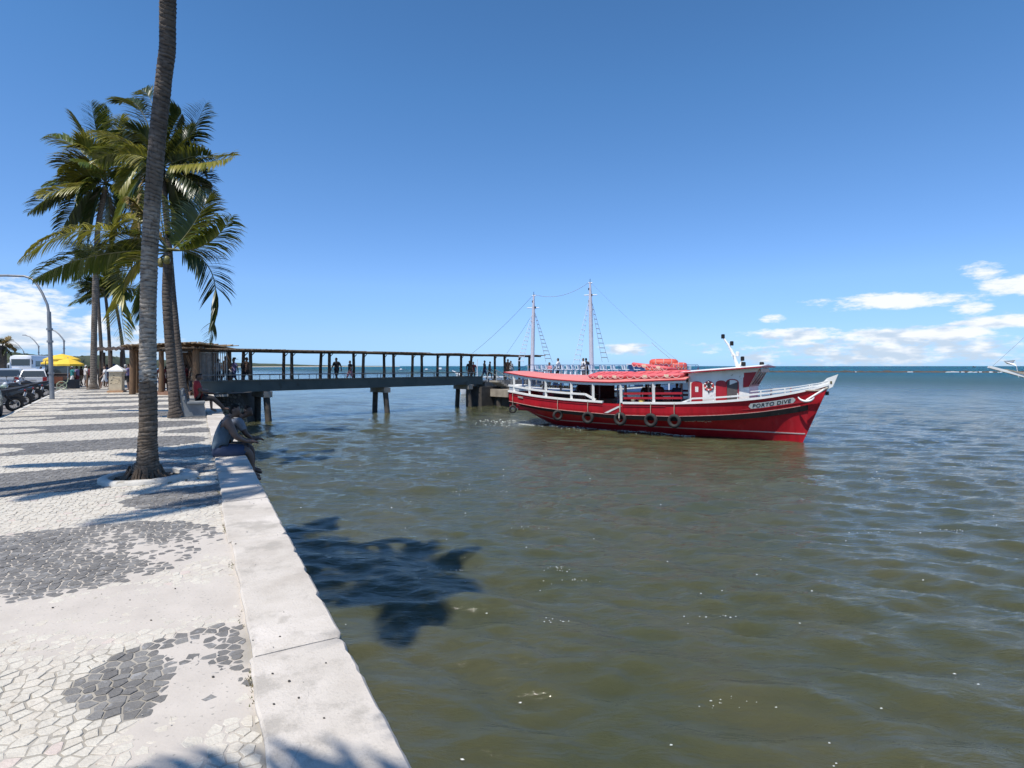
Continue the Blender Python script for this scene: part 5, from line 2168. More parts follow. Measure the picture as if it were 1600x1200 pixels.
def person(label, loc, face, posekey, joints, top='white', lower='denim', skin='brown', hair='black', scale=1.0, group=None, extras=None, **kw):
    """face: heading angle of the +Y axis (radians, from +Y anticlockwise)"""
    res = body_meshes(posekey, joints, **kw)
    o = bpy.data.objects.new('person', res['body'])
    COL.objects.link(o)
    o.location = loc
    o.rotation_euler = (0, 0, face)
    o.scale = (scale,) * 3
    tag(o, label, 'person', group)

    def setm(ob, m):
        if not ob.data.materials:
            ob.data.materials.append(m)
        ob.material_slots[0].link = 'OBJECT'
        ob.material_slots[0].material = m
    setm(o, SKINS[skin])
    for nm, part, m in (('shirt', 'top', cloth(top, CL[top]) if top else None), ('trousers' if kw.get('bottom') == 'trousers' else 'shorts', 'bottom', cloth(lower, CL[lower])), ('hair', 'hair', HAIRM[hair])):
        if res[part] is None or m is None:
            continue
        c = bpy.data.objects.new(nm if not (nm == 'hair' and hair.startswith('cap')) else 'cap', res[part])
        COL.objects.link(c)
        c.parent = o
        setm(c, m)
    # face: eyes, brows, mouth, ears
    j = joints
    hc = j['head']
    hup = (j['top'] - j['jaw']).normalized()
    fw = (j['nose'] - hc)
    fw = (fw - hup * fw.dot(hup)).normalized()
    sd = fw.cross(hup).normalized()
    if kw.get('fingers'):
        em = pm('eye_dark', (0.02, 0.015, 0.012), rough=0.2)
        for s in (-1, 1):
            mb = MB()
            mb.ball(hc + fw * 0.077 + sd * 0.032 * s - hup * 0.002, (0.012, .008, .008), 8, 6)
            e = mb.build('eye', em, o)
            mb = MB()
            mb.tube([hc + fw * .083 + sd * .016 * s + hup * .018, hc + fw * .080 + sd * .048 * s + hup * .018], .005, 5)
            mb.build('eyebrow', HAIRM['black'], o)
            mb = MB()
            mb.ball(hc + sd * 0.090 * s - fw * .008 - hup * .012, (0.012, .022, .030), 8, 6)
            mb.build('ear', SKINS[skin], o, smooth=180)
        mb = MB()
        mb.tube([j['jaw'] + fw * .066 + sd * -.022 + hup * .004, j['jaw'] + fw * .070 + hup * .006, j['jaw'] + fw * .066 + sd * .022 + hup * .004], .006, 5)
        mb.build('mouth', pm('lip', (0.12, 0.05, 0.045), rough=.5), o)
    return o


def heading(dx, dy):
    return math.atan2(-dx, dy)


HS = heading(-WN.x, -WN.y)           # facing the water

# the man in the tank top sitting on the coping, and his companion just beyond
js = pose_sit(lean=0.17, knee=0.50, reach=0.46, spread=0.03, hand_z=0.04, head_down=0.07)
js['anr'] += Vector((0.02, 0.03, -0.02))
js['anl'] += Vector((0, -0.03, 0.05))
pm1 = person('stocky seated man in blue grey tank top and blue shorts nearest on the sea wall', UV(8.72, -0.03, 0.028), HS, 'sitA', js, 'bluegrey', 'denim', 'brown', 'black', 1.06,
             'people sitting on the sea wall', stout=1.24, sleeves=False, bottom='shorts', fingers=True)
js2 = pose_sit(lean=0.29, knee=0.50, reach=0.52, spread=0.02, hand_z=0.04, head_down=0.10)
person('seated dark haired companion leaning forward beyond the man in the tank top', UV(9.22, -0.13, 0.028), HS, 'sitB', js2, 'grey', 'black', 'dark', 'black', 1.0,
       'people sitting on the sea wall', stout=1.08, sleeves=True, bottom='shorts', fingers=True)
# sandals hang from the near man's feet


def build_bench():
    b = thing('concrete_bench', 'pale concrete bench facing the water under the leaning palm', 'bench', UV(19.0, 0.34, 0), math.atan2(WD.y, WD.x))
    C = pm('bench_concrete', (0.25, 0.265, 0.265), (0.17, 0.18, 0.185), 3, 0.85, 0.3, bump_scale=30)  # concrete darkened all over: the palm's shade put into the colour
    # local x along the wall, local -y towards the water
    for x in (-0.85, 0.85):
        mb = MB()
        mb.prism([(x - .06, .34, 0), (x - .06, -.30, 0), (x - .06, -.26, .42), (x - .06, .22, .42), (x - .06, .34, .86), (x - .06, .44, .86)], (0.12, 0, 0))
        mb.build('end_slab', C, b, bevel=.01)
    mb = MB()
    mb.box((0, -.03, .45), (2.0, .50, .07))
    mb.build('seat', C, b, bevel=.01)
    for z in (0.60, 0.78):
        mb = MB()
        mb.box((0, .30 + (z - .6) * .3, z), (2.0, .05, .13))
        mb.build('backrest_slat', C, b, bevel=.008)


build_bench()
jr = pose_sit(lean=-0.02, knee=0.46, legs=0.30, reach=0.36, spread=0.03, hand_z=0.06, head_down=0.0)
person('heavy person in red shirt and dark trousers with legs stretched out on the bench', UV(18.75, 0.28, 0.485), HS, 'sitR', jr, 'red', 'black', 'dark', 'black', 1.0, None, stout=1.35, sleeves=True, bottom='trousers', fingers=True)
jr2 = pose_sit(lean=0.05, knee=0.45, reach=0.3, spread=0.04)
person('person in tan shirt on the bench beyond the red shirted one', UV(19.6, 0.32, 0.485), HS, 'sitT', jr2, 'tan', 'brown', 'tan', 'black', 1.0, None, stout=1.0, sleeves=True, bottom='shorts', fingers=False)

# people walking on the pier
walkA = pose_stand(0.03, 0.9)
walkB = pose_stand(0.05, -0.8, 0.03)
standA = pose_stand(0.04, 0.05)
standB = pose_stand(0.06, 0.0, 0.05, 0.9)
PKEY = dict(wA=walkA, wB=walkB, sA=standA, sB=standB)
fwd = heading(PD.x, PD.y)
rev = fwd + math.pi
PIERP = [
    (341, 0.9, 'sA', fwd + .6, 'grey', 'black', 'brown', 'black', .97, 'short haired person in grey just inside the barred gate'),
    (352, 0.7, 'wA', fwd, 'brown', 'black', 'dark', 'black', 1.06, 'tall person in brown top walking beside the gate bars'),
    (366, 0.8, 'wB', rev, 'purple', 'navy', 'brown', 'brown', 0.98, 'person in wide dark hat carrying a pale bag on the pier'),
    (385, 0.75, 'wA', fwd, 'brown', 'black', 'brown', 'black', 1.03, 'person with black backpack near the first pier posts'),
    (526, 0.7, 'wB', rev + .4, 'black', 'black', 'dark', 'black', 1.05, 'man in black shorts walking mid pier'),
    (547, 0.8, 'wA', rev, 'black', 'pink', 'brown', 'black', 0.94, 'dark haired woman with pink shorts following the man mid pier'),
    (733.5, 0.7, 'sA', rev + 1.2, 'black', 'brown', 'dark', 'black', .98, 'dark clothed person left of the pair standing before the stairs'),
    (739.5, 0.9, 'sB', rev + .8, 'maroon', 'brown', 'brown', 'black', .93, 'shorter maroon clothed person right of the pair before the stairs'),
    (757, 0.7, 'wA', fwd - .6, 'black', 'navy', 'dark', 'black', 1.0, 'slim dark person at the head of the landing stairs'),
    (765, 0.6, 'wB', fwd - .8, 'black', 'black', 'dark', 'black', .95, 'second dark person stepping towards the landing stairs'),
    (793, 0.6, 'sB', rev + 1.4, 'brown', 'brown', 'brown', 'black', 1.08, 'bare backed man standing under the last bay of pier roof'),
    (798, 0.9, 'sA', rev + 1.4, 'white', 'grey', 'tan', 'brown', 1.0, 'person in white top beside the bare backed man')]
for px, w, k, f, tp, bt, skn, hr, sc, lab in PIERP:
    t = pier_t(px, w)
    p = PT(t, w, 0.402)
    o = person(lab, p, f, k, PKEY[k], tp, bt, skn, hr, sc, 'people on the pier', sleeves=True, bottom='shorts')
    if 'hat' in lab:
        mb = MB()
        mb.lathe([(0.23, 1.655), (0.23, 1.668), (0.10, 1.675), (0.09, 1.76), (0.03, 1.775)], 16)
        mb.build('sun_hat', cloth('black', CL['black']), o, smooth=40)
        b = MB()
        b.ball((0.30, .12, .85), (.09, .17, .20), 10, 8)
        bag = b.build('shoulder_bag', cloth('white', CL['white']), None, smooth=180)
        bag.matrix_world = full_matrix(o)
        bag.scale = (1, 1, 1)
        tag(bag, 'pale bag held by the hatted walker on the pier', 'bag')
    if 'backpack' in lab:
        b = MB()
        b.ball((0, -.21, 1.22), (.16, .11, .23), 10, 8)
        bag = b.build('backpack', cloth('black', CL['black']), None, smooth=180)
        bag.matrix_world = full_matrix(o)
        tag(bag, 'black backpack on the walker near the first pier posts', 'backpack')

# the crowd between the shelter and the parasols
CROWD = [
    (104, 601, 44, 'sA', 1.0, 'orange', 'grey', 'brown', 'cap_red', 'person in orange cap and top in the crowd under the parasols'),
    (113, 606, 42, 'wB', 2.5, 'teal', 'white', 'brown', 'white', 'white haired person in teal shirt and pale shorts beside the black cooler'),
    (121, 604, 43, 'sB', 1.8, 'purple', 'maroon', 'brown', 'black', 'person in purple top among the crowd left of the straight palm'),
    (127, 604, 44, 'wA', 1.2, 'brown', 'tan', 'dark', 'black', 'person in brown top walking among the crowd left of the straight palm'),
    (134, 605, 43, 'sA', -.6, 'white', 'grey', 'tan', 'cap_white', 'person in white top and white cap just left of the straight palm'),
    (139, 603, 44, 'sB', .4, 'maroon', 'black', 'brown', 'black', 'person in maroon half hidden behind the straight palm'),
    (157, 604, 43, 'sA', 3.0, 'black', 'black', 'dark', 'black', 'dark clothed figure standing right of the straight palm'),
    (164, 608, 39, 'wA', 2.2, 'white', 'white', 'tan', 'brown', 'woman in short white dress walking beside the notice pillar'),
    (168, 603, 43, 'sB', 1.5, 'navy', 'navy', 'brown', 'black', 'person in navy behind the woman in the white dress'),
    (178, 601, 45, 'sA', 1.2, 'red', 'black', 'brown', 'cap_blue', 'person in red showing above the notice pillar'),
    (196, 606, 38, 'wB', 1.0, 'grey', 'black', 'brown', 'white', 'white haired person in grey right of the notice pillar'),
    (202, 606, 37, 'sB', 1.6, 'purple', 'black', 'brown', 'black', 'person in lilac top standing close to the shelter corner post'),
    (253, 602, 34.0, 'wA', 0.4, 'maroon', 'maroon', 'brown', 'cap_white', 'person in maroon and white cap under the shelter roof'),
    (259, 600, 34.8, 'sA', 1.0, 'white', 'brown', 'tan', 'black', 'person in white under the shelter behind the capped one'),
    (291, 600, 34.2, 'sB', 2.0, 'maroon', 'brown', 'dark', 'black', 'dim figure in maroon at the ticket room wall'),
    (303, 601, 33.6, 'sA', 1.0, 'tan', 'tan', 'tan', 'brown', 'pale clothed person waiting inside the shelter bars'),
    (64, 585, 52, 'sA', 2.4, 'grey', 'black', 'dark', 'black', 'person standing behind the white hatchback near the bus')]
for px, py, d, k, f, tp, bt, skn, hr, lab in CROWD:
    p = Dp(px, 572, d)
    p.z = 0.0 if px > 90 else -0.135
    if px > 240:
        p.z = 0.165 if d < 34 else 0.0
    person(lab, p, f, k, PKEY[k], tp, bt, skn, hr, random.Random(px).uniform(.94, 1.06), 'people around the entrance shelter', sleeves=True, bottom='shorts')
# ------------------------------------------------------------------ the red excursion boat
BW = Vector((12.7, 24.3, SEA))
BH = Vector((0.80, -0.60, 0))
BM = Vector((-0.60, -0.80, 0))          # towards us


def BP(b, y, z):
    """b metres aft of the stem at the waterline, y metres to our side, z metres above the water"""
    return BW - BH * b + BM * y + Vector((0, 0, z))


_gb = [-1.05, -.6, 0.3, 1.5, 3, 5, 8, 11, 13, 15]
_gz = [2.52, 2.34, 2.10, 1.86, 1.68, 1.54, 1.45, 1.52, 1.62, 1.83]
_hb = [-1.05, -.5, 0.2, 1.5, 3, 5, 8, 11, 13, 15]
_hy = [0.04, 0.22, 0.52, 1.02, 1.44, 1.78, 1.95, 1.90, 1.76, 1.50]


def _sm(x, xs, ys, w=0.6):
    return (interp(x - w, xs, ys) + 2 * interp(x, xs, ys) + interp(x + w, xs, ys)) / 4 if xs[0] + w < x < xs[-1] - w else interp(x, xs, ys)


def gun_z(b):
    return _sm(b, _gb, _gz)


def gun_y(b):
    return _sm(b, _hb, _hy)


def keel_z(b):
    if b < 0.16:
        return -(b - 0.0) * 2.5 if b < 0 else -b * 2.5
    if b < 11.5:
        return -0.4
    return -0.4 + 1.28 * ((b - 11.5) / 3.5) ** 1.35


def strake_z(b):
    return gun_z(b) - interp(b, [-.8, 1, 3, 5, 8, 15], [.60, .58, .58, .58, .56, .55])


def hull_y(b, z):
    """half breadth: flared bottom up to the strake, nearly upright planking above it"""
    zb, zg, zs = keel_z(b), gun_z(b), strake_z(b)
    k = interp(b, [-1.1, -.4, .5, 1.5, 3, 5, 12, 15], [.45, .62, .74, .82, .90, .965, .975, .96])
    if z >= zs and zs > zb + .05:
        return gun_y(b) * (k + (1 - k) * min(1.0, (z - zs) / max(1e-4, zg - zs)))
    q = max(0.0, min(1.0, (z - zb) / max(1e-4, zs - zb)))
    p = interp(b, [-1, 0, 2, 5, 9, 12, 15], [1.3, 1.3, 1.15, .80, .66, .68, .72])
    return gun_y(b) * k * q ** p


def HP(b, z, out=0.0):
    return BP(b, hull_y(b, z) + out, z)


def hull_mat():
    """faded, streaked red boat paint"""
    m, t, p = node_mat('hull_red_paint')
    geo = t.n('ShaderNodeNewGeometry')

    def nz(sc, scale, det=6):
        mp = t.n('ShaderNodeMapping')
        mp.inputs['Scale'].default_value = sc
        t.l(geo, 'Position', mp, 0)
        n = t.n('ShaderNodeTexNoise')
        n.inputs['Scale'].default_value = scale
        n.inputs['Detail'].default_value = det
        t.l(mp, 0, n, 'Vector')
        return n.outputs[0]
    a, b, c = nz((1, 1, 1), 1.0), nz((1, 1, .10), 5.0), nz((1, 1, .6), 9.0, 8)
    col = t.ramp(a, [(0.32, (0.54, 0.012, 0.024)), (0.68, (0.42, 0.010, 0.020))])
    col = t.mix(t.math('MULTIPLY', t.smooth(b, 0.52, 0.72), 0.45), col, (0.27, 0.010, 0.014))
    col = t.mix(t.math('MULTIPLY', t.smooth(b, 0.47, 0.28), 0.22), col, (0.58, 0.07, 0.075))
    col = t.mix(t.math('MULTIPLY', t.smooth(c, 0.66, 0.76), 0.5), col, (0.20, 0.03, 0.025))
    t.t.links.new(col, p.inputs['Base Color'])
    t.t.links.new(t.math('ADD', 0.30, t.math('MULTIPLY', a, 0.3)), p.inputs['Roughness'])
    p.inputs['Specular IOR Level'].default_value = 0.4
    bp = t.n('ShaderNodeBump')
    bp.inputs['Strength'].default_value = 0.25
    bp.inputs['Distance'].default_value = 0.03
    t.t.links.new(t.math('ADD', t.math('MULTIPLY', a, 1.0), t.math('MULTIPLY', c, 0.25)), bp.inputs['Height'])
    t.l(bp, 0, p, 'Normal')
    return m


RED = hull_mat()
RED2 = pm('deck_red_paint', (0.40, 0.015, 0.025), (0.32, 0.012, 0.02), 3, 0.45)
WHT = pm('boat_white_paint', (0.82, 0.81, 0.77), (0.74, 0.73, 0.69), 2.5, 0.45, 0.1, speck=((0.50, 0.46, 0.38), 5, 0.66))
BLK = pm('black_strake_paint', (0.012, 0.012, 0.013), (0.02, 0.019, 0.018), 3, 0.62, 0.2, spec=.25, speck=((0.12, 0.11, 0.10), 6, 0.66))
SALMON = pm('roof_salmon_paint', (0.68, 0.225, 0.20), (0.62, 0.195, 0.175), 1.1, 0.6, 0.1, speck=((0.68, 0.29, 0.25), 3, 0.64))
DARKIN = pm('boat_interior_dark', (0.05, 0.03, 0.025), (0.03, 0.02, 0.018), 3, 0.7)
LWOOD = pm('boat_deck_wood', (0.22, 0.15, 0.10), (0.15, 0.10, 0.07), 3, 0.7)
GLASSM = None


def glass(name, tint=(0.05, 0.06, 0.065), rough=0.06):
    m, t, p = node_mat(name)
    p.inputs['Base Color'].default_value = (*tint, 1)
    p.inputs['Roughness'].default_value = rough
    p.inputs['Specular IOR Level'].default_value = 0.8
    return m


GLASSM = glass('window_glass')
TYREM = pm('tyre_rubber', (0.017, 0.017, 0.017), (0.034, 0.032, 0.030), 8, 0.8, 0.4)
ROPEM = pm('fender_rope', (0.50, 0.44, 0.34), (0.36, 0.31, 0.24), 20, 0.9)


def build_red_boat():
    root = thing('excursion_boat', 'red wooden excursion boat with white rails and salmon roof leaving the pier', 'boat', BP(7, 0, 0))
    rnd = random.Random(6)

    def bd(mb, name, m, smooth=None, parent=None, **k):
        return mb.build(name, m, parent or root, world=True, smooth=smooth, **k)
    bs = list(np.linspace(-1.04, 1.0, 16)) + list(np.linspace(1.3, 15.0, 46))
    zq = [0, .03, .08, .16, .27, .40, .52, .60, .66, .72, .80, .90, 1.0]
    rings = []
    for b in bs:
        zb, zg = keel_z(b), gun_z(b)
        side = [(hull_y(b, zb + (zg - zb) * q), zb + (zg - zb) * q) for q in zq]
        ring = [BP(b, y, z) for y, z in reversed(side)] + [BP(b, -y, z) for y, z in side[1:]]
        rings.append(ring)
    mb = MB()
    mb.loft(rings, closed=False, cap0=False, cap1=True)
    h = bd(mb, 'hull', RED, 50)
    # inner bulwark + deck
    mb = MB()
    rr = []
    for b in bs[4:]:
        zg = gun_z(b)
        zd = interp(b, [-.6, 1.5, 3.5, 5, 8, 15], [1.85, 1.45, 1.2, 0.82, 0.72, 0.95])
        y = max(0.02, gun_y(b) - 0.07)
        rr.append([BP(b, y, zg - .01), BP(b, y * .96, zd), BP(b, -y * .96, zd), BP(b, -y, zg - .01)])
    mb.loft(rr, closed=False, cap0=False, cap1=False)
    bd(mb, 'deck', RED2)
    # black rubbing strake, following the sheer
    for sgn, nm in ((1, 'rubbing_strake'), (-1, 'rubbing_strake')):
        mb = MB()
        rr = []
        for b in bs[6:]:
            z1 = interp(b, [-.8, 1, 3, 5, 8, 15], [.60, .58, .58, .58, .56, .55])
            zt = gun_z(b) - z1
            th = interp(b, [-.8, 3, 7, 11, 15], [.24, .23, .20, .17, .09])
            y0, y1 = hull_y(b, zt), hull_y(b, zt - th)
            y2 = max(y1 + .045, y0 - .02)
            rr.append([BP(b, sgn * (y0 - .02), zt), BP(b, sgn * (y0 + .045), zt - .005), BP(b, sgn * y2, zt - th), BP(b, sgn * (y1 - .02), zt - th)])
        mb.loft(rr)
        s = bd(mb, nm, BLK)
        mb = MB()
        rr = []
        for b in bs[8:]:
            z1 = interp(b, [-.8, 1, 3, 5, 8, 15], [.60, .58, .58, .58, .56, .55])
            zt = gun_z(b) - z1 + .024
            y0 = hull_y(b, zt)
            rr.append([BP(b, sgn * (y0 - .02), zt), BP(b, sgn * (y0 + .04), zt), BP(b, sgn * (y0 + .04), zt - .022), BP(b, sgn * (y0 - .02), zt - .022)])
        mb.loft(rr)
        bd(mb, 'strake_edge', pm('weathered_pink_trim', (0.55, 0.36, 0.32), (0.40, 0.20, 0.17), 6, 0.7))
        # pale line above the water
        mb = MB()
        rr = []
        for b in bs:
            if b < -.14 or b > 13.6:
                continue
            zt = 0.40 if b < 12 else 0.40 + (b - 12) * .16
            y0, y1 = hull_y(b, zt), hull_y(b, zt - .05)
            rr.append([BP(b, sgn * (y0 - .02), zt), BP(b, sgn * (y0 + .014), zt), BP(b, sgn * (y1 + .014), zt - .05), BP(b, sgn * (y1 - .02), zt - .05)])
        mb.loft(rr)
        bd(mb, 'waterline_stripe', pm('stripe_pinkish_white', (0.62, 0.52, 0.50), (0.5, 0.4, 0.38), 4, 0.6))
        # white gunwale cap, open at the boarding gap on our side
        for b0, b1 in ((-1.0, 7.62), (8.72, 15.02)):
            mb = MB()
            rr = []
            for b in [x for x in np.linspace(b0, b1, 34)]:
                y, z = gun_y(b), gun_z(b)
                rr.append([BP(b, sgn * (y - .11), z), BP(b, sgn * (y + .05), z), BP(b, sgn * (y + .05), z + .10), BP(b, sgn * (y - .11), z + .10)])
            mb.loft(rr)
            bd(mb, 'gunwale_cap', WHT)
        # seam between the upper planks
        mb = MB()
        rr = []
        for b in [x for x in np.linspace(5.5, 14.8, 30)]:
            z = gun_z(b) - .10
            y = hull_y(b, z)
            rr.append([BP(b, sgn * (y - .01), z), BP(b, sgn * (y + .022), z), BP(b, sgn * (y + .022), z - .03), BP(b, sgn * (y - .01), z - .03)])
        mb.loft(rr)
        bd(mb, 'plank_moulding', RED2)
        # aft upper rail, dropping down to the gunwale
        pts = []
        for b in np.linspace(15.0, 9.75, 14):
            pts.append(BP(b, sgn * (gun_y(b) - .03), gun_z(b) + .38))
        pts.append(BP(9.15, sgn * (gun_y(9.15) - .03), gun_z(9.15) + .12))
        mb = MB()
        for i in range(len(pts) - 1):
            mb.beam(pts[i], pts[i + 1], .09, .10)
        bd(mb, 'upper_rail', WHT)
        # fore rails
        for dz, w, b1 in ((.24, .075, 4.3), (.38, .035, 1.9)):
            mb = MB()
            pr = None
            for b in np.linspace(-.95, b1, 16):
                p = BP(b, sgn * (gun_y(b) - .02), gun_z(b) + dz * interp(b, [-.95, 1.5], [.55, 1]))
                if pr:
                    mb.beam(pr, p, w)
                pr = p
            if dz < .3:
                mb.beam(pr, BP(4.8, sgn * gun_y(4.8), gun_z(4.8) + .05), w)
            bd(mb, 'fore_rail', WHT)
        for b in (-.3, .6, 1.5, 2.4, 3.4):
            mb = MB()
            mb.beam(BP(b, sgn * (gun_y(b) - .02), gun_z(b)), BP(b, sgn * (gun_y(b) - .02), gun_z(b) + .36 * interp(b, [-.95, 1.5], [.55, 1])), .04)
            bd(mb, 'stanchion', RED2 if b in (.6, 1.5) and sgn < 0 else WHT)
        # red double rail amidships
        for dz in (.28, .50):
            mb = MB()
            mb.beam(BP(7.6, sgn * (gun_y(7.6) - .03), gun_z(7.6) + dz), BP(4.75, sgn * (gun_y(4.75) - .03), gun_z(4.75) + dz), .06, .10)
            bd(mb, 'side_rail', RED2)
    # canopy: cambered roof with its sheer, white fascia, posts and beams
    def roof_z(b):
        return interp(b, [1.0, 3, 4.8, 6.4, 8.2, 10, 12, 13.6, 15.3], [2.78, 2.74, 2.70, 2.62, 2.53, 2.54, 2.64, 2.77, 2.98])

    def camber(b):
        return interp(b, [4.5, 6, 10, 13, 15.3], [.22, .28, .28, .18, .05])

    def roof_y(b):
        return interp(b, [4.4, 8, 12, 15.3], [1.86, 2.02, 1.92, 1.55])
    rb = list(np.linspace(4.55, 15.3, 30))
    rr, ff = [], []
    for b in rb:
        z, w = roof_z(b), roof_y(b)
        cb = camber(b)
        top = [BP(b, w * q, z + cb * (1 - q * q)) for q in (1, .8, .55, .28, 0, -.28, -.55, -.8, -1)]
        bot = [BP(b, w * q, z - .05 + cb * (1 - q * q)) for q in (-1, -.8, -.55, -.28, 0, .28, .55, .8, 1)]
        rr.append(top + bot)
    mb = MB()
    mb.loft(rr)
    bd(mb, 'canopy_roof', SALMON, 30)
    for sgn in (1, -1):
        mb = MB()
        rr2 = []
        for b in rb:
            z, w = roof_z(b), roof_y(b) * sgn
            rr2.append([BP(b, w * 1.0, z - .05), BP(b, w + .03 * sgn, z - .03), BP(b, w + .03 * sgn, z - .001), BP(b, w, z + .012)])
        mb.loft(rr2)
        bd(mb, 'roof_trim', RED2)
        mb = MB()
        rr2 = []
        for b in rb:
            z, w = roof_z(b), (roof_y(b) - .05) * sgn
            rr2.append([BP(b, w, z - .052), BP(b, w, z - .17), BP(b, w - .05 * sgn, z - .17), BP(b, w - .05 * sgn, z - .052)])
        mb.loft(rr2)
        bd(mb, 'fascia', WHT)
    mb = MB()
    for k in range(14):
        b = 4.8 + k * .8
        z, w = roof_z(b), roof_y(b) - .1
        pr = None
        for q in np.linspace(-1, 1, 9):
            p = BP(b, w * q, z - .09 + (camber(b) - .01) * (1 - q * q))
            if pr:
                mb.beam(pr, p, .06, .07)
            pr = p
    bd(mb, 'roof_ribs', WHT)
    for b in (14.6, 13.42, 12.25, 10.6, 9.3, 7.75, 6.1):
        for sgn in (1, -1):
            mb = MB()
            mb.beam(BP(b, sgn * (gun_y(b) - .06), gun_z(b) + .05), BP(b, sgn * (roof_y(b) - .10), roof_z(b) - .10), .12)
            bd(mb, 'canopy_post', WHT)
    for b in (6.9, 5.2, 8.6, 10.2):
        for sgn in (1, -1):
            mb = MB()
            mb.beam(BP(b, sgn * .5, .8), BP(b, sgn * .5, roof_z(b) - .0), .07)
            bd(mb, 'inner_post', pm('inner_post_grey', (0.30, 0.29, 0.29), (0.22, 0.21, 0.21), 3)) 
    # boarding gap: recessed sill and a red panel with a white slash
    mb = MB()
    P = [HP(8.72, 1.36, .012), HP(7.62, 1.36, .012), HP(7.62, .96, .012), HP(8.72, .96, .012)]
    mb.prism(P, BM * .03)
    pn = bd(mb, 'boarding_panel', RED2)
    mb = MB()
    a, b_, c, d = HP(8.60, .98, .05), HP(8.50, .98, .05), HP(7.66, 1.36, .05), HP(7.80, 1.36, .05)
    mb.prism([HP(8.64, .98, .048), HP(8.44, .98, .048), HP(7.66, 1.35, .048), HP(7.86, 1.35, .048)], BM * .012)
    mb.build('white_slash', WHT, pn, world=True)
    # benches and cabin furniture in the shade
    for sgn in (1, -1):
        mb = MB()
        for b0, b1 in ((9.3, 14.4), (5.2, 7.4)):
            mb.beam(BP(b0, sgn * 1.35, 1.12), BP(b1, sgn * 1.35, 1.12), .40, .06)
            mb.beam(BP(b0, sgn * 1.35, .95), BP(b1, sgn * 1.35, .95), .08, .3)
        bd(mb, 'side_bench', RED2)
    mb = MB()
    mb.box(BP(11.6, -.2, 1.25), (2.2, 1.0, .9), Matrix.Rotation(math.atan2(-.6, .8), 3, 'Z'))
    bd(mb, 'engine_casing', DARKIN)
    mb = MB()
    mb.box(BP(11.6, -.2, 1.74), (2.4, 1.15, .05), Matrix.Rotation(math.atan2(-.6, .8), 3, 'Z'))
    mb.box(BP(9.9, -.9, 1.15), (1.0, .8, .7), Matrix.Rotation(math.atan2(-.6, .8), 3, 'Z'))
    bd(mb, 'counter_top', LWOOD)
    mb = MB()
    mb.prism([BP(12.3, -1.7, 1.0), BP(9.9, -1.75, .95), BP(9.9, -1.75, 2.35), BP(12.3, -1.7, 2.35)], BM * .05)
    bd(mb, 'side_curtain', pm('dark_red_curtain', (0.10, 0.02, 0.02), (0.06, 0.012, 0.012), 6, .9))
    # scalloped awning edge at the far quarter
    mb = MB()
    for k in range(14):
        b = 14.8 - k * .17
        mb.prism([BP(b, -1.45, 2.16), BP(b - .17, -1.45, 2.16), BP(b - .13, -1.45, 2.02), BP(b - .085, -1.45, 1.98), BP(b - .04, -1.45, 2.02)], BM * .01, k % 2)
    bd(mb, 'awning_edge', [pm('awning_ochre', (0.5, 0.38, 0.12), (0.4, 0.3, 0.1), 4), pm('awning_cream', (0.6, 0.56, 0.44), (0.5, 0.46, 0.36), 4)])
    # ---- wheelhouse
    wb0, wb1, wy = 4.62, 2.02, 1.18
    zt0, zt1 = 2.98, 3.22

    def zfl(b):
        return gun_z(b) + .10
    nose = .42
    mb = MB()
    sidep = lambda s: [BP(wb0, wy * s, zfl(wb0) - .3), BP(wb1, wy * s * .70, zfl(wb1) - .3), BP(wb1, wy * s * .70, 2.42), BP(wb1 - nose, wy * s * .70, zt1), BP(wb0, wy * s, zt0)]
    for s in (1, -1):
        mb2 = MB()
        mb2.prism(sidep(s), BM * (-.05 * s))
        w = bd(mb2, 'wheelhouse_wall', WHT)
    mb = MB()
    mb.prism([BP(wb0, wy - .06, .9), BP(wb0, -wy + .06, .9), BP(wb0, -wy + .06, zt0), BP(wb0, wy - .06, zt0)], BH * -.05)
    bd(mb, 'aft_bulkhead', WHT)
    mb = MB()
    mb.prism([BP(wb1, wy * .64, 1.4), BP(wb1, -wy * .64, 1.4), BP(wb1, -wy * .64, 2.42), BP(wb1, wy * .64, 2.42)], BH * -.05)
    bd(mb, 'front_bulkhead', WHT)
    # raked front windows in red frames, scalloped valance above
    A0, A1 = Vector((wb1, wy * .64, 2.42)), Vector((wb1 - nose, wy * .64, zt1 - .06))
    fr = MB()
    for k in range(4):
        y = wy * .64 * (1 - 2 * k / 3)
        fr.beam(BP(wb1, y, 2.42), BP(wb1 - nose, y, zt1 - .04), .10, .06)
    fr.beam(BP(wb1 - .01, wy * .68, 2.44), BP(wb1 - .01, -wy * .68, 2.44), .07, .07)
    bd(fr, 'windscreen_frame', pm('windscreen_frame_paint', (0.45, 0.30, 0.26), (0.36, 0.22, 0.2), 4))
    for k in range(3):
        y0, y1 = wy * .64 * (1 - 2 * k / 3) - .05, wy * .64 * (1 - 2 * (k + 1) / 3) + .05
        g = MB()
        g.prism([BP(wb1, y0, 2.47), BP(wb1, y1, 2.47), BP(wb1 - nose, y1, zt1 - .08), BP(wb1 - nose, y0, zt1 - .08)], BH * .012)
        bd(g, 'windscreen_pane', GLASSM)
    va = MB()
    for k in range(9):
        y0, y1 = wy * (.66 - 1.32 * k / 9), wy * (.66 - 1.32 * (k + 1) / 9)
        b = wb1 - nose - .06
        va.prism([BP(b, y0, zt1 - .02), BP(b, y1, zt1 - .02), BP(b, y1, zt1 - .14), BP(b, (y0 + y1) / 2, zt1 - .19), BP(b, y0, zt1 - .14)], BH * .012)
    bd(va, 'valance', pm('valance_cream', (0.66, 0.6, 0.5), (0.5, 0.44, 0.36), 5))
    # the side window by the helm, red surround
    mb = MB()
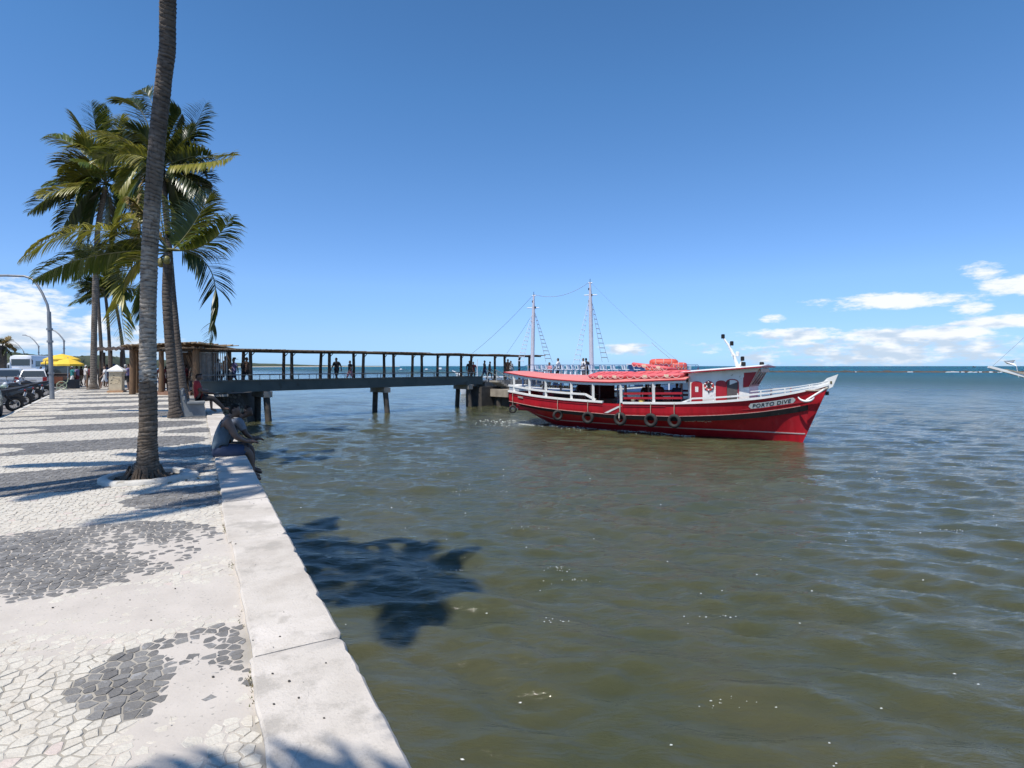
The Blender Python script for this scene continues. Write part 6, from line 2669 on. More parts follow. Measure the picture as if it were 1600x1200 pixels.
    mb.prism([BP(2.26, wy * .735 + .014, 2.36), BP(2.03, wy * .71 + .014, 2.40), BP(1.70, wy * .71 + .014, 3.06), BP(2.26, wy * .735 + .014, 3.02)], BM * .02)
    bd(mb, 'helm_window_surround', RED2)
    # wheelhouse roof
    mb = MB()
    rr = []
    for b, z in ((5.05, zt0 - .02), (3.6, zt0 + .10), (2.6, zt1 - .06), (1.42, zt1 + .04)):
        rr.append([BP(b, 1.36, z), BP(b, 0, z + .08), BP(b, -1.36, z), BP(b, -1.36, z + .05), BP(b, 0, z + .14), BP(b, 1.36, z + .05)])
    mb.loft(rr)
    bd(mb, 'wheelhouse_roof', WHT)
    mb = MB()
    rr = []
    for b, z in ((5.05, zt0 - .02), (3.6, zt0 + .10), (2.6, zt1 - .06), (1.42, zt1 + .04)):
        rr.append([BP(b, 1.362, z), BP(b, 1.39, z), BP(b, 1.39, z + .055), BP(b, 1.362, z + .055)])
    mb.loft(rr)
    mb.beam(BP(1.40, 1.37, zt1 + .07), BP(1.40, -1.37, zt1 + .07), .03, .055)
    bd(mb, 'roof_edging', RED2)
    # arched doors on our side

    def wallp(b, z, out):
        s = (wb0 - b) / (wb0 - wb1)
        return BP(b, wy * (1 - .30 * s) + out, z)

    def arch(b0, b1, z0, z1, out):
        pts = [wallp(b0, z0, out), wallp(b1, z0, out)]
        bm, w = (b0 + b1) / 2, abs(b0 - b1) / 2
        zc = z1 - w * .55
        for k in range(0, 9):
            a = math.pi * k / 8
            pts.append(wallp(bm + (-w if b0 > b1 else w) * math.cos(a), zc + w * .55 * math.sin(a), out))
        return pts
    for b0, b1, m, nm in ((4.50, 4.00, RED2, 'door'), (3.42, 2.96, RED2, 'door'), (2.96, 2.46, pm('doorway_dark', (0.10, 0.09, 0.085), (0.07, 0.06, 0.06), 3), 'doorway')):
        mb = MB()
        mb.prism(arch(b0, b1, 1.22 + .06 * (4.4 - b0), 2.62 + .05 * (4.4 - b0), .012), BM * .022)
        d = bd(mb, nm, m)
        if b0 > 4:
            mb = MB()
            mb.prism([wallp(4.32, 2.12, .036), wallp(4.18, 2.12, .036), wallp(4.18, 2.36, .036), wallp(4.32, 2.36, .036)], BM * .006)
            mb.build('notice', flat_print('door_notice', (0.75, 0.75, 0.72), (0.2, 0.1, 0.1), 18, 1.0, .6), d, world=True)
        if nm == 'doorway':
            mb = MB()
            pts = arch(b0, b1, 1.32, 2.72, .040)
            mb.tube(pts[1:] + [pts[0]], .025, 5)
            mb.build('door_frame', RED2, d, world=True)
    # red and white badge on the wall
    c = wallp(3.72, 2.40, .035)
    R = Matrix((BH.to_tuple(), (0, 0, 1), (-BM).to_tuple())).transposed()
    mb = MB()
    mb.torus(c, .185, .055, BM, 20, 8, 0, .5)
    badge = bd(mb, 'ring_badge', pm('badge_red', (0.55, 0.08, 0.07), (0.45, 0.05, 0.05), 6))
    mb = MB()
    for a in (.6, 1.6, 2.6, 3.7, 4.7, 5.8):
        e = c + (BH * math.cos(a) + Vector((0, 0, math.sin(a)))) * .185
        mb.ball(e + BM * .026, (.045, .045, .035), 8, 6)
    mb.build('white_bands', WHT, badge, world=True)
    mb = MB()
    mb.beam(c + Vector((0, 0, .26)), c - Vector((0, 0, .34)), .03)
    mb.beam(c + BH * .10 + Vector((0, 0, .10)), c - BH * .10 - Vector((0, 0, .10)), .04)
    mb.beam(c - BH * .10 + Vector((0, 0, .10)), c + BH * .10 - Vector((0, 0, .10)), .04)
    mb.build('dark_emblem', DARKIN, badge, world=True)
    # raked signal mast with lamps on the wheelhouse roof
    mb = MB()
    base = BP(2.72, 0, zt1 + .02)
    mp = [base, BP(2.90, 0, 3.80), BP(3.14, 0, 4.30), BP(3.36, 0, 4.62)]
    mb.tube(mp, [.085, .07, .055, .04], 8)
    mb.beam(BP(2.75, 0, 3.1), BP(2.52, 0, 3.62), .06)
    mb.beam(mp[1] + BM * .35, mp[1] - BM * .35, .05)
    ms = bd(mb, 'signal_mast', WHT)
    for b, z in ((3.40, 4.72), (3.0, 4.38), (2.74, 3.88), (2.52, 3.66)):
        mb = MB()
        mb.lathe([(.06, -.10), (.085, -.09), (.085, .09), (.05, .11)], 10, BP(b, 0, z))
        mb.build('mast_lamp', BLK if b != 2.74 else WHT, ms, world=True)
    for b, y in ((2.35, .5), (1.75, -.3)):
        mb = MB()
        mb.lathe([(.08, 0), (.10, .02), (.10, .16), (.07, .19)], 10, BP(b, y, zt1 + .10))
        bd(mb, 'deck_lamp', BLK)
    # carved white stemhead, anchor and ropes
    mb = MB()
    mb.prism([BP(-.88, .05, 2.30), BP(-1.14, .05, 2.44), BP(-1.34, .05, 2.98), BP(-.92, .05, 2.80), BP(-.70, .05, 2.55)], BM * -.10)
    sh = bd(mb, 'stemhead', WHT)
    mb = MB()
    mb.box(BP(-1.08, .056, 2.62), (.07, .012, .12), Matrix.Rotation(math.atan2(-.6, .8), 3, 'Z'))
    mb.build('hawse_mark', pm('hawse_dark', (0.06, 0.05, 0.02), (0.1, 0.09, 0.03), 8), sh, world=True)
    mb = MB()
    a0, a1 = BP(-.86, .34, 2.34), BP(-.22, .58, 1.86)
    mb.tube([a0, a1], .045, 8)
    cr = []
    for k in range(9):
        a = -1.15 + 2.3 * k / 8
        cr.append(a1 + (BH * math.sin(a) * .34) + Vector((0, 0, .30 - .30 * math.cos(a) - .04)) * 1.0 + BM * .05)
    mb.tube(cr, [.02, .035, .045, .05, .05, .05, .045, .035, .02], 8)
    mb.tube([a0 + BM * .15, a0 - BM * .15], .03, 6)
    bd(mb, 'anchor', WHT, 60)
    mb = MB()
    mb.tube([BP(-.95, .1, 2.40), BP(-.75, .36, 2.30), BP(-.5, .46, 2.28), BP(-.2, .60, 2.28)], .035, 6)
    bd(mb, 'anchor_rope', ROPEM)
    mb = MB()
    mb.box(BP(-.90, -.02, 2.16), (.15, .10, .16))
    bd(mb, 'bow_fender', BLK)
    # name board bent to the hull, with its lettering
    b0, b1 = 1.98, .22
    n = 22

    def np_(q, v, out):
        """q 0..1 along the board, v -.5..+.5 across"""
        b = b0 + (b1 - b0) * q
        z = gun_z(b) - .27 + .235 * v
        return HP(b, z, out)
    top, bot = [], []
    for k in range(n + 1):
        q = k / n
        e = 1.0
        x = min(q, 1 - q) * 2.06
        if x < .10:
            e = math.sqrt(max(.02, 1 - ((.10 - x) / .10) ** 2))
        top.append(np_(q, .5 * e, .020))
        bot.append(np_(q, -.5 * e, .020))
    mb = MB()
    rr = [[top[k], bot[k], bot[k] - BM * .03, top[k] - BM * .03] for k in range(n + 1)]
    mb.loft(rr)
    nb = bd(mb, 'name_board', pm('name_board_cream', (0.66, 0.66, 0.62), (0.58, 0.58, 0.54), 3, .5))
    cu = bpy.data.curves.new('lettering', 'FONT')
    cu.body = 'PORTO DIVE'
    cu.size = 1.0
    cu.shear = 0.18
    cu.offset = 0.018
    cu.extrude = 0.02
    cu.space_character = 1.12
    to = bpy.data.objects.new('lettering', cu)
    COL.objects.link(to)
    dg = bpy.context.evaluated_depsgraph_get()
    me = bpy.data.meshes.new_from_object(to.evaluated_get(dg))
    bpy.data.objects.remove(to)
    xs = [v.co.x for v in me.vertices]
    ys = [v.co.y for v in me.vertices]
    x0, x1, y0, y1 = min(xs), max(xs), min(ys), max(ys)
    mbt = MB()
    vs = []
    for v in me.vertices:
        q = .085 + .83 * (v.co.x - x0) / (x1 - x0)
        w = -.34 + .68 * (v.co.y - y0) / (y1 - y0)
        vs.append(np_(q, w, .0245 + (.004 if v.co.z > 0 else 0)))
    mbt.add(vs, [tuple(p.vertices) for p in me.polygons])
    bpy.data.meshes.remove(me)
    mbt.build('lettering', pm('lettering_black', (0.02, 0.02, 0.025), (0.03, 0.03, 0.03), 5, .5), nb, world=True)
    # scraped patch of bare paint below the strake
    mb = MB()
    for _ in range(420):
        b = 4.25 + rnd.gauss(0, .30)
        z = .84 + rnd.gauss(0, .050) + .02 * math.sin(b * 5)
        w, h = rnd.uniform(.01, .09), rnd.uniform(.006, .03)
        if not (3.6 < b < 4.95):
            continue
        mb.add([HP(b + w, z, .006), HP(b + w * .3, z - h, .006), HP(b - w, z + h * .3, .006), HP(b - w * .2, z + h, .006)], [(0, 1, 2, 3)])
    bd(mb, 'scraped_paint', pm('bare_scrape', (0.72, 0.55, 0.52), (0.60, 0.36, 0.35), 30, .8), kind='stuff')
    # small grey plate near the stern
    mb = MB()
    mb.prism([HP(14.25, gun_z(14.25) - .12, .01), HP(13.85, gun_z(13.85) - .12, .01), HP(13.85, gun_z(13.85) - .22, .01), HP(14.25, gun_z(14.25) - .22, .01)], BM * .03)
    bd(mb, 'stern_plate', pm('plate_grey', (0.45, 0.36, 0.33), (0.3, 0.25, 0.23), 5))

    # ---- things hanging from or lying on the boat
    tl = ['aftmost tyre fender hanging under the stern counter', 'tyre fender second from the stern, nearly edge on', 'tyre fender hanging left of the white slash panel',
          'tyre fender hanging just right of the white slash panel on a thick pale rope', 'tyre fender hanging below the third red rail post, second from the bow', 'tyre fender nearest the bow beside the scraped paint']
    for (b, z, r, tw), lab in zip(((14.62, .86, .23, .5), (11.4, .70, .28, .9), (9.55, .68, .31, .15), (7.75, .72, .33, 0), (6.2, .74, .33, 0), (5.08, .76, .32, 0)), tl):
        c = BP(b, max(hull_y(b, z), hull_y(b, strake_z(b))) + .10, z)
        ax = (BM * math.cos(tw) + BH * math.sin(tw)).normalized()
        t = thing('tyre_fender', lab, 'tyre fender', c, 0, 'tyre fenders hanging along the red hull')
        mb = MB()
        mb.torus(c, r * .76, r * .27, ax, 24, 10, 0, 1.15)
        mb.build('tyre', TYREM, t, world=True, smooth=180)
        mb = MB()
        g = BP(b, gun_y(b) + .05, gun_z(b) + .06)
        th = .035 if b == 7.75 else .016
        mb.tube([g, (g + c) / 2 + BM * .03 + Vector((0, 0, r * .3)), c + Vector((0, 0, r * .75))], th, 6)
        if b == 7.75:
            mb.tube([c + Vector((0, 0, r * .9)) + BM * .1, c + BM * .13 + Vector((0, 0, .05)), c + BM * .06 - Vector((0, 0, r * .2))], th, 6)
        mb.build('rope', ROPEM, t, world=True)
    # flat life floats on the canopy
    FL = pm('life_float_red', (0.66, 0.12, 0.13), (0.60, 0.10, 0.11), 3, .6, .2)
    FLR = pm('grab_rope_pale', (0.72, 0.50, 0.46), (0.6, 0.4, 0.36), 10, .9)

    def rf(b, y, up):
        w = roof_y(b)
        q = y / w
        return BP(b, y, roof_z(b) + camber(b) * (1 - q * q) + up)
    for b0, b1, y0, y1, up, tilt, lab in ((9.75, 7.75, .30, 1.50, .12, 0, 'long flat red life float lying aft on the salmon roof'),
                                          (7.55, 4.85, .35, 1.55, .12, 0, 'long flat red life float lying forward on the salmon roof near the wheelhouse'),
                                          (7.9, 6.0, -.9, .2, .28, .32, 'pale red life float propped at a tilt across the others')):
        t = thing('life_float', lab, 'life float', rf((b0 + b1) / 2, (y0 + y1) / 2, 0), 0, 'life floats lying on the salmon roof')
        mb = MB()
        cs = [rf(b0, y0, up + tilt), rf(b0, y1, up + tilt * 1.0), rf(b1, y1, up), rf(b1, y0, up)]
        r = .10
        pts = []
        for i in range(4):
            p, q = cs[i], cs[(i + 1) % 4]
            for k in range(6):
                pts.append(p.lerp(q, .08 + .84 * k / 5))
        pts.append(pts[0])
        mb.tube(pts, r, 8, caps=False)
        mb.build('float_ring', FL, t, world=True, smooth=60)
        mb = MB()
        up_ = Vector((0, 0, .02))
        mb.prism([c + up_ for c in cs], (0, 0, .03))
        for k in range(1, 6):
            mb.beam(cs[0].lerp(cs[3], k / 6) + Vector((0, 0, .06)), cs[1].lerp(cs[2], k / 6) + Vector((0, 0, .06)), .05, .03)
        mb.build('float_slats', FL, t, world=True)
        mb = MB()
        p, q = cs[1], cs[2]
        m = 7
        for k in range(m):
            a, b_ = p.lerp(q, k / m), p.lerp(q, (k + 1) / m)
            mb.tube([a + BM * .11, a.lerp(b_, .25) + BM * .125 - Vector((0, 0, .09)), a.lerp(b_, .5) + BM * .125 - Vector((0, 0, .11)), a.lerp(b_, .75) + BM * .125 - Vector((0, 0, .09)), b_ + BM * .11], .016, 5)
        mb.build('grab_rope', FLR, t, world=True)
        for f in (.35, .75):
            mb = MB()
            a = p.lerp(q, f)
            mb.beam(a - BH * .11 + BM * .105, a + BH * .11 + BM * .105, .02, .12)
            mb.build('pale_band', pm('float_band', (0.75, 0.66, 0.45), (0.6, 0.5, 0.35), 6), t, world=True)
    # passengers
    pax = [(12.9, .95, 1.22, 'white', 'white', 'tan', 'white', heading(BM.x, BM.y) + 2.4, 'sitT', jr2, 'bending passenger in white shirt near the boat stern'),
           (11.9, -.9, 1.30, 'grey', 'black', 'brown', 'black', heading(BM.x, BM.y) + 1, 'sitT', jr2, 'passenger in grey in the dark aft of the red boat'),
           (10.55, .9, 1.14, 'brown', 'maroon', 'brown', 'black', heading(BM.x, BM.y) + 2.8, 'sitT', jr2, 'brown backed passenger seated in the aft shade of the red boat'),
           (10.05, .7, 1.14, 'purple', 'navy', 'tan', 'brown', heading(BM.x, BM.y) + 2.2, 'sitT', jr2, 'passenger in lilac beside the brown backed one'),
           (7.98, 1.25, 1.05, 'bluegrey', 'denim', 'brown', 'black', heading(BH.x, BH.y) + 3.0, 'sitT', jr2, 'passenger in pale blue sitting at the boarding gap'),
           (7.15, .2, .80, 'black', 'black', 'dark', 'black', heading(BM.x, BM.y) + .6, 'sA', standA, 'dark passenger standing left in the forward group on the red boat'),
           (6.7, -.5, .80, 'brown', 'navy', 'brown', 'black', heading(BM.x, BM.y) - .4, 'sB', standB, 'brown clothed passenger in the middle of the forward group'),
           (6.4, .6, .80, 'maroon', 'black', 'brown', 'black', heading(BM.x, BM.y) + 2.9, 'sA', standA, 'maroon clothed passenger with back to us in the forward group'),
           (5.55, .2, .80, 'navy', 'black', 'dark', 'black', heading(BM.x, BM.y) + .2, 'sA', standA, 'passenger in navy standing close to the wheelhouse')]
    for b, y, z, tp, bt, sk, hr, f, k, jj, lab in pax:
        person(lab, BP(b, y, z), f, k, jj, tp, bt, sk, hr, 1.0, 'passengers on the red boat', stout=1.0, sleeves=True, bottom='shorts', fingers=False)
    for b, y, col, lab in ((7.2, 1.66, (0.75, 0.68, 0.45), 'pale bucket standing behind the red side rail'), (6.75, 1.68, (0.75, 0.55, 0.12), 'yellow bundle on the gunwale behind the red side rail')):
        mb = MB()
        mb.lathe([(.10, 0), (.13, .22), (.12, .24), (.05, .20)] if 'bucket' in lab else [(.14, 0), (.16, .06), (.10, .12), (.02, .13)], 12)
        o = mb.build('bucket' if 'bucket' in lab else 'bundle', pm('goods_%d' % int(b * 10), col), None, origin=None)
        o.location = BP(b, y, gun_z(b) + .10)
        tag(o, lab, 'bucket' if 'bucket' in lab else 'bundle')


build_red_boat()


# ------------------------------------------------------------------ foam along the red hull and behind its stern
def build_wake():
    rnd = random.Random(23)
    mb = MB()
    spots = []
    for _ in range(700):
        b = rnd.uniform(4.5, 14.5)
        y = hull_y(min(b, 14.9), .06) + abs(rnd.gauss(0.05, .28)) * (1.4 if b > 10 else .7)
        if b > 12.8:
            y = rnd.uniform(0, 1.6)
        p = BP(b, y, 0)
        spots.append((p.x, p.y, rnd.uniform(.008, .028)))
    for _ in range(150):
        b = 13.6 + abs(rnd.gauss(0, 1.6))
        y = rnd.gauss(.7, .9)
        p = BP(b, y, 0)
        spots.append((p.x, p.y, rnd.uniform(.008, .032)))
    a = np.array([(p[0], p[1]) for p in spots])
    zz = wave_z(a[:, 0], a[:, 1])
    for (x, y, r), z in zip(spots, zz):
        n = 6
        a0 = rnd.uniform(0, 6)
        pts = [Vector((x + BH.x * math.cos(a0 + 6.28 * k / n) * r * rnd.uniform(1, 3.2) - BM.x * math.sin(a0 + 6.28 * k / n) * r, y + BH.y * math.cos(a0 + 6.28 * k / n) * r * rnd.uniform(1, 3.2) - BM.y * math.sin(a0 + 6.28 * k / n) * r, SEA + z + 0.012)) for k in range(n)]
        top = Vector((x, y, SEA + z + .012 + r * .9))
        mb.add(pts + [top], [(k, (k + 1) % n, n) for k in range(n)])
    o = mb.build('boat_wake_foam', pm('wake_foam_white', (0.66, 0.68, 0.62), (0.45, 0.46, 0.40), 20, 0.7))
    tag(o, 'churned white foam along the red hull and behind its stern', kind='stuff')


build_wake()


# ------------------------------------------------------------------ generic wooden boat hull used for the other boats
def simple_hull(parent, mat, L, beam, bow_h, mid_h, stern_h, base=-.4, name='hull', stripe=None):
    """local frame: +X to the bow, origin amidships on the water"""
    rings = []
    for k in range(25):
        q = k / 24
        x = -L / 2 + L * q
        hb = beam / 2 * (min(1, (q + .25) * 2.2) if q < .3 else 1) * (1 - max(0, (q - .55) / .45) ** 2.2) + .01
        zg = interp(q, [0, .45, .8, 1], [stern_h, mid_h, mid_h + (bow_h - mid_h) * .42, bow_h])
        rake = max(0, (q - .9) / .1)
        ring = []
        for s in (0, .15, .4, .7, 1):
            z = base + (zg - base) * s
            ring.append((x + rake * (s - .5) * .8, hb * (s ** .35 if q < .8 else s ** (.35 + (q - .8) * 3)), z))
        rings.append([Vector(p) for p in reversed(ring)] + [Vector((p[0], -p[1], p[2])) for p in ring[1:]])
    mb = MB()
    mb.loft(rings, closed=False, cap0=True, cap1=False)
    h = mb.build(name, mat, parent, smooth=50)
    mb = MB()
    rr = []
    for r in rings:
        a, b = r[0], r[-1]
        rr.append([a + Vector((0, .04, 0)), b - Vector((0, .04, 0)), b - Vector((0, .04, .06)), a + Vector((0, .04, -.06))])
    mb.loft(rr)
    mb.build('deck', stripe or WHT, parent)
    return rings


def ladder_shrouds(mb, a0, a1, b0, b1, n, r=.02, rung=.018):
    """two lines a0-a1, b0-b1 with rungs (ratlines)"""
    mb.tube([a0, a1], r, 5)
    mb.tube([b0, b1], r, 5)
    for k in range(1, n):
        q = k / n
        mb.tube([Vector(a0).lerp(Vector(a1), q), Vector(b0).lerp(Vector(b1), q)], rung, 5)


SWHITE = pm('schooner_white', (0.72, 0.74, 0.78), (0.62, 0.65, 0.70), 3, .5)
SBLUE = pm('schooner_blue', (0.035, 0.10, 0.26), (0.03, 0.08, 0.2), 3, .5)


def build_schooner():
    p0, p1 = Dp(818, 572, 42.5), Dp(1090, 572, 39.0)
    mid = (p0 + p1) / 2
    ang = math.atan2(p1.y - p0.y, p1.x - p0.x)
    L = (p1 - p0).length + 1.0
    o = thing('schooner', 'two masted white and blue tour schooner moored behind the red boat', 'schooner', Vector((mid.x, mid.y, SEA)), ang)
    simple_hull(o, SWHITE, L + .6, 4.2, 2.6, 1.6, 1.9)
    mb = MB()
    mb.box((0, 0, 1.62), (L * .8, 4.35, .10))
    mb.build('sheer_band', SBLUE, o)
    # upper deck on pillars
    zd = 2.68
    mb = MB()
    mb.box((0.1, 0, zd - .06), (L * .96, 4.0, .12))
    mb.build('upper_deck', SWHITE, o)
    for k in range(9):
        for s in (1, -1):
            mb = MB()
            mb.beam((-L * .43 + L * .86 * k / 8, s * 1.85, 1.6), (-L * .43 + L * .86 * k / 8, s * 1.85, zd - .12), .09)
            mb.build('pillar', SWHITE if k % 2 else SBLUE, o)
    mb = MB()
    for k in range(8):
        x = -L * .34 + k * L * .085
        mb.box((x, -.6, 1.95), (.5, 1.6, .08))
        mb.box((x - .22, -.6, 2.2), (.06, 1.6, .5))
    mb.build('lower_benches', SBLUE, o)
    # blue rail with many balusters
    for s in (1, -1):
        mb = MB()
        for z in (.36, .72):
            mb.beam((-L * .40, s * 1.95, zd + z), (L * .46, s * 1.95, zd + z), .035)
        mb.beam((-L * .47, s * 1.95, zd + .40), (-L * .40, s * 1.95, zd + .72), .035)
        mb.build('rail', SBLUE, o)
        for k in range(26):
            x = -L * .40 + L * .86 * k / 25
            mb = MB()
            mb.beam((x, s * 1.95, zd), (x, s * 1.95, zd + .72), .035)
            mb.build('baluster', SBLUE if k % 3 else SWHITE, o)
    for k in range(11):
        x = -L * .35 + k * .78
        for y in (-1.1, .9):
            mb = MB()
            mb.box((x, y, zd + .38), (.50, .9, .07))
            mb.box((x - .24, y, zd + .56), (.06, .9, .34), Matrix.Rotation(-.15, 3, 'Y'))
            mb.box((x, y - .35, zd + .18), (.08, .08, .36))
            mb.box((x, y + .35, zd + .18), (.08, .08, .36))
            mb.build('seat', pm('seat_white', (0.72, 0.75, 0.80), (0.62, 0.66, 0.72), 4, .5), o)
    # masts
    inv = full_matrix(o).inverted()

    def loc(px, py, d):
        return inv @ Dp(px, py, d)
    d1, d2 = 42.2, 41.0
    for px0, px1, ty, d, rad in ((831, 834, 457, d1, .155), (925, 922, 437, d2, .17)):
        a, b = loc(px0, 585, d), loc(px1, ty + 4, d)
        a.z = 1.5
        mb = MB()
        mb.tube([a, a.lerp(b, .5), a.lerp(b, .82), b], [rad, rad * .92, rad * .8, rad * .38], 10)
        m = mb.build('mast', pm('mast_lilac_white', (0.60, 0.58, 0.64), (0.52, 0.50, 0.56), 3, .5), o, smooth=60)
        xt = loc(px1 + (-.6 if px0 < 900 else .8), ty + 24, d)
        mb = MB()
        mb.tube([xt - Vector((.48, 0, 0)), xt + Vector((.48, 0, 0))], .035, 6)
        mb.tube([b - Vector((.12, 0, .05)), b + Vector((.16, 0, -.05))], .04, 6)
        mb.build('crosstree', SWHITE, m)
        mb = MB()
        mb.tube([b, b + Vector((0, 0, .25))], .02, 5)
        for k in range(3):
            mb.box(b + Vector((.1 if k % 2 else -.06, 0, -.5 - k * .45)), (.14, .12, .16))
        mb.build('masthead_block', BLK, m)
        for side in (-1, 1):
            mb = MB()
            mid_ = loc(px1, ty + 32, d)
            f0 = loc(px1 + side * (24 if side > 0 else 22) - 5, 566 if side > 0 else 570, d - .6)
            f1 = loc(px1 + side * (24 if side > 0 else 22) + 5, 566 if side > 0 else 570, d + .2)
            ladder_shrouds(mb, f0, mid_ + Vector((side * .08, -.08, 0)), f1, mid_ + Vector((side * .08, .08, 0)), 13, .012, .026)
            mb.build('rope_ladder', pm('ratline_pale', (0.75, 0.76, 0.78), (0.65, 0.66, 0.7), 8) if side < 0 else pm('ratline_grey', (0.25, 0.26, 0.30), (0.2, 0.2, 0.24), 8), o)
    mb = MB()

    def wire(a, b, sag, r=.010):
        pts = [a.lerp(b, k / 10) - Vector((0, 0, sag * 4 * (k / 10) * (1 - k / 10))) for k in range(11)]
        mb.tube(pts, r, 4)
    t1, t2 = loc(834, 460, d1), loc(922, 440, d2)
    wire(t1, t2, .55, .013)
    wire(t1, loc(738, 552, d1 + 4), .2, .013)
    wire(loc(833, 490, d1), loc(792, 552, d1 + 3), .05, .012)
    wire(t2, loc(1062, 566, d2 - 2), .2, .006)
    wire(loc(1018, 535, d2), loc(1047, 560, d2 - 1), .03, .016)
    mb.build('rigging', pm('rigging_rope', (0.26, 0.27, 0.29), (0.2, 0.21, 0.23), 5), o)
    # small white cabin top with blue side at the forward end
    mb = MB()
    c = inv @ Dp(1000, 580, 39.6)
    mb.box((c.x, 0, zd + .36), (1.6, 1.8, .72))
    mb.build('cabin', SBLUE, o)
    mb = MB()
    mb.box((c.x, 0, zd + .77), (1.8, 2.1, .08))
    mb.build('cabin_roof', SWHITE, o)
    # red life raft rack at the bow end
    mb = MB()
    q = inv @ Dp(1044, 578, 38.8)
    mb.box((q.x, -.4, zd + .05), (2.4, 1.6, .06))
    for k in range(7):
        mb.beam((q.x - 1.2 + k * .4, -1.25, zd), (q.x - 1.2 + k * .4, -1.25, zd + .34), .05)
    mb.beam((q.x - 1.25, -1.25, zd + .34), (q.x + 1.3, -1.25, zd + .34), .05)
    mb.build('raft_rack', SBLUE, o)
    OR = pm('raft_orange_red', (0.66, 0.085, 0.05), (0.55, 0.065, 0.04), 3, .55, .15)
    for px, py, w, h, d, lab in ((1037, 567.5, 1.9, .62, 38.7, 'large orange red life raft bundle stacked on the schooner bow'), (1060, 573.0, 1.15, .60, 38.3, 'smaller orange red life raft right of the large one'),
                                 (1026, 577.5, 1.5, .40, 38.2, 'low red life raft under the large bundle')):
        c = Dp(px, py, d)
        t = thing('life_raft', lab, 'life raft', c, ang, 'life rafts on the schooner')
        mb = MB()
        rr = []
        for x, s in ((-.5, .55), (-.44, .86), (-.3, 1), (.3, 1), (.44, .86), (.5, .55)):
            rr.append([Vector((x * w, math.cos(6.283 * k / 14) * .5 * s, math.copysign(abs(math.sin(6.283 * k / 14)) ** .6, math.sin(6.283 * k / 14)) * h / 2 * s)) for k in range(14)])
        mb.loft(rr)
        mb.build('raft_body', OR, t, smooth=50)
        for x in (-.28, 0, .28):
            mb = MB()
            rr = []
            for dx in (-.03, .03):
                rr.append([Vector((x * w + dx, math.cos(6.283 * k / 14) * .515, math.copysign(abs(math.sin(6.283 * k / 14)) ** .6, math.sin(6.283 * k / 14)) * h / 2 * 1.03)) for k in range(14)])
            mb.loft(rr)
            mb.build('strap', pm('raft_strap', (0.6, 0.3, 0.25), (0.5, 0.22, 0.18), 9), t)
        mb = MB()
        for k in range(5):
            a = -w * .45 + k * w * .18
            mb.tube([(a, -.50, 0), (a + w * .09, -.54, -h * .28), (a + w * .18, -.50, 0)], .016, 5)
        mb.build('grab_line', pm('grab_rope_pale', (0.72, 0.50, 0.46), (0.6, 0.4, 0.36), 10, .9), t)
    for px, k, tp, bt, hr, f, lab in ((872.5, 'wA', 'white', 'black', 'black', 1.2, 'man in white shirt standing on the schooner upper deck'), (913.5, 'sA', 'white', 'grey', 'brown', 2.0, 'person in white by the taller schooner mast'),
                                      (918.5, 'sB', 'black', 'black', 'black', .5, 'dark clothed person leaning beside the taller mast'), (859, 'sB', 'pink', 'grey', 'brown', 2, 'person in pink low behind the schooner rail')):
        q = inv @ Dp(px, 580, 40.6)
        w = full_matrix(o) @ Vector((q.x, -1.2, zd + .0))
        p = person(lab, w - Vector((0, 0, .45 if 'pink' not in lab else .75)), f, k, PKEY[k], tp, bt, 'brown', hr, .98, 'people on the schooner', sleeves=True, bottom='shorts')


build_schooner()


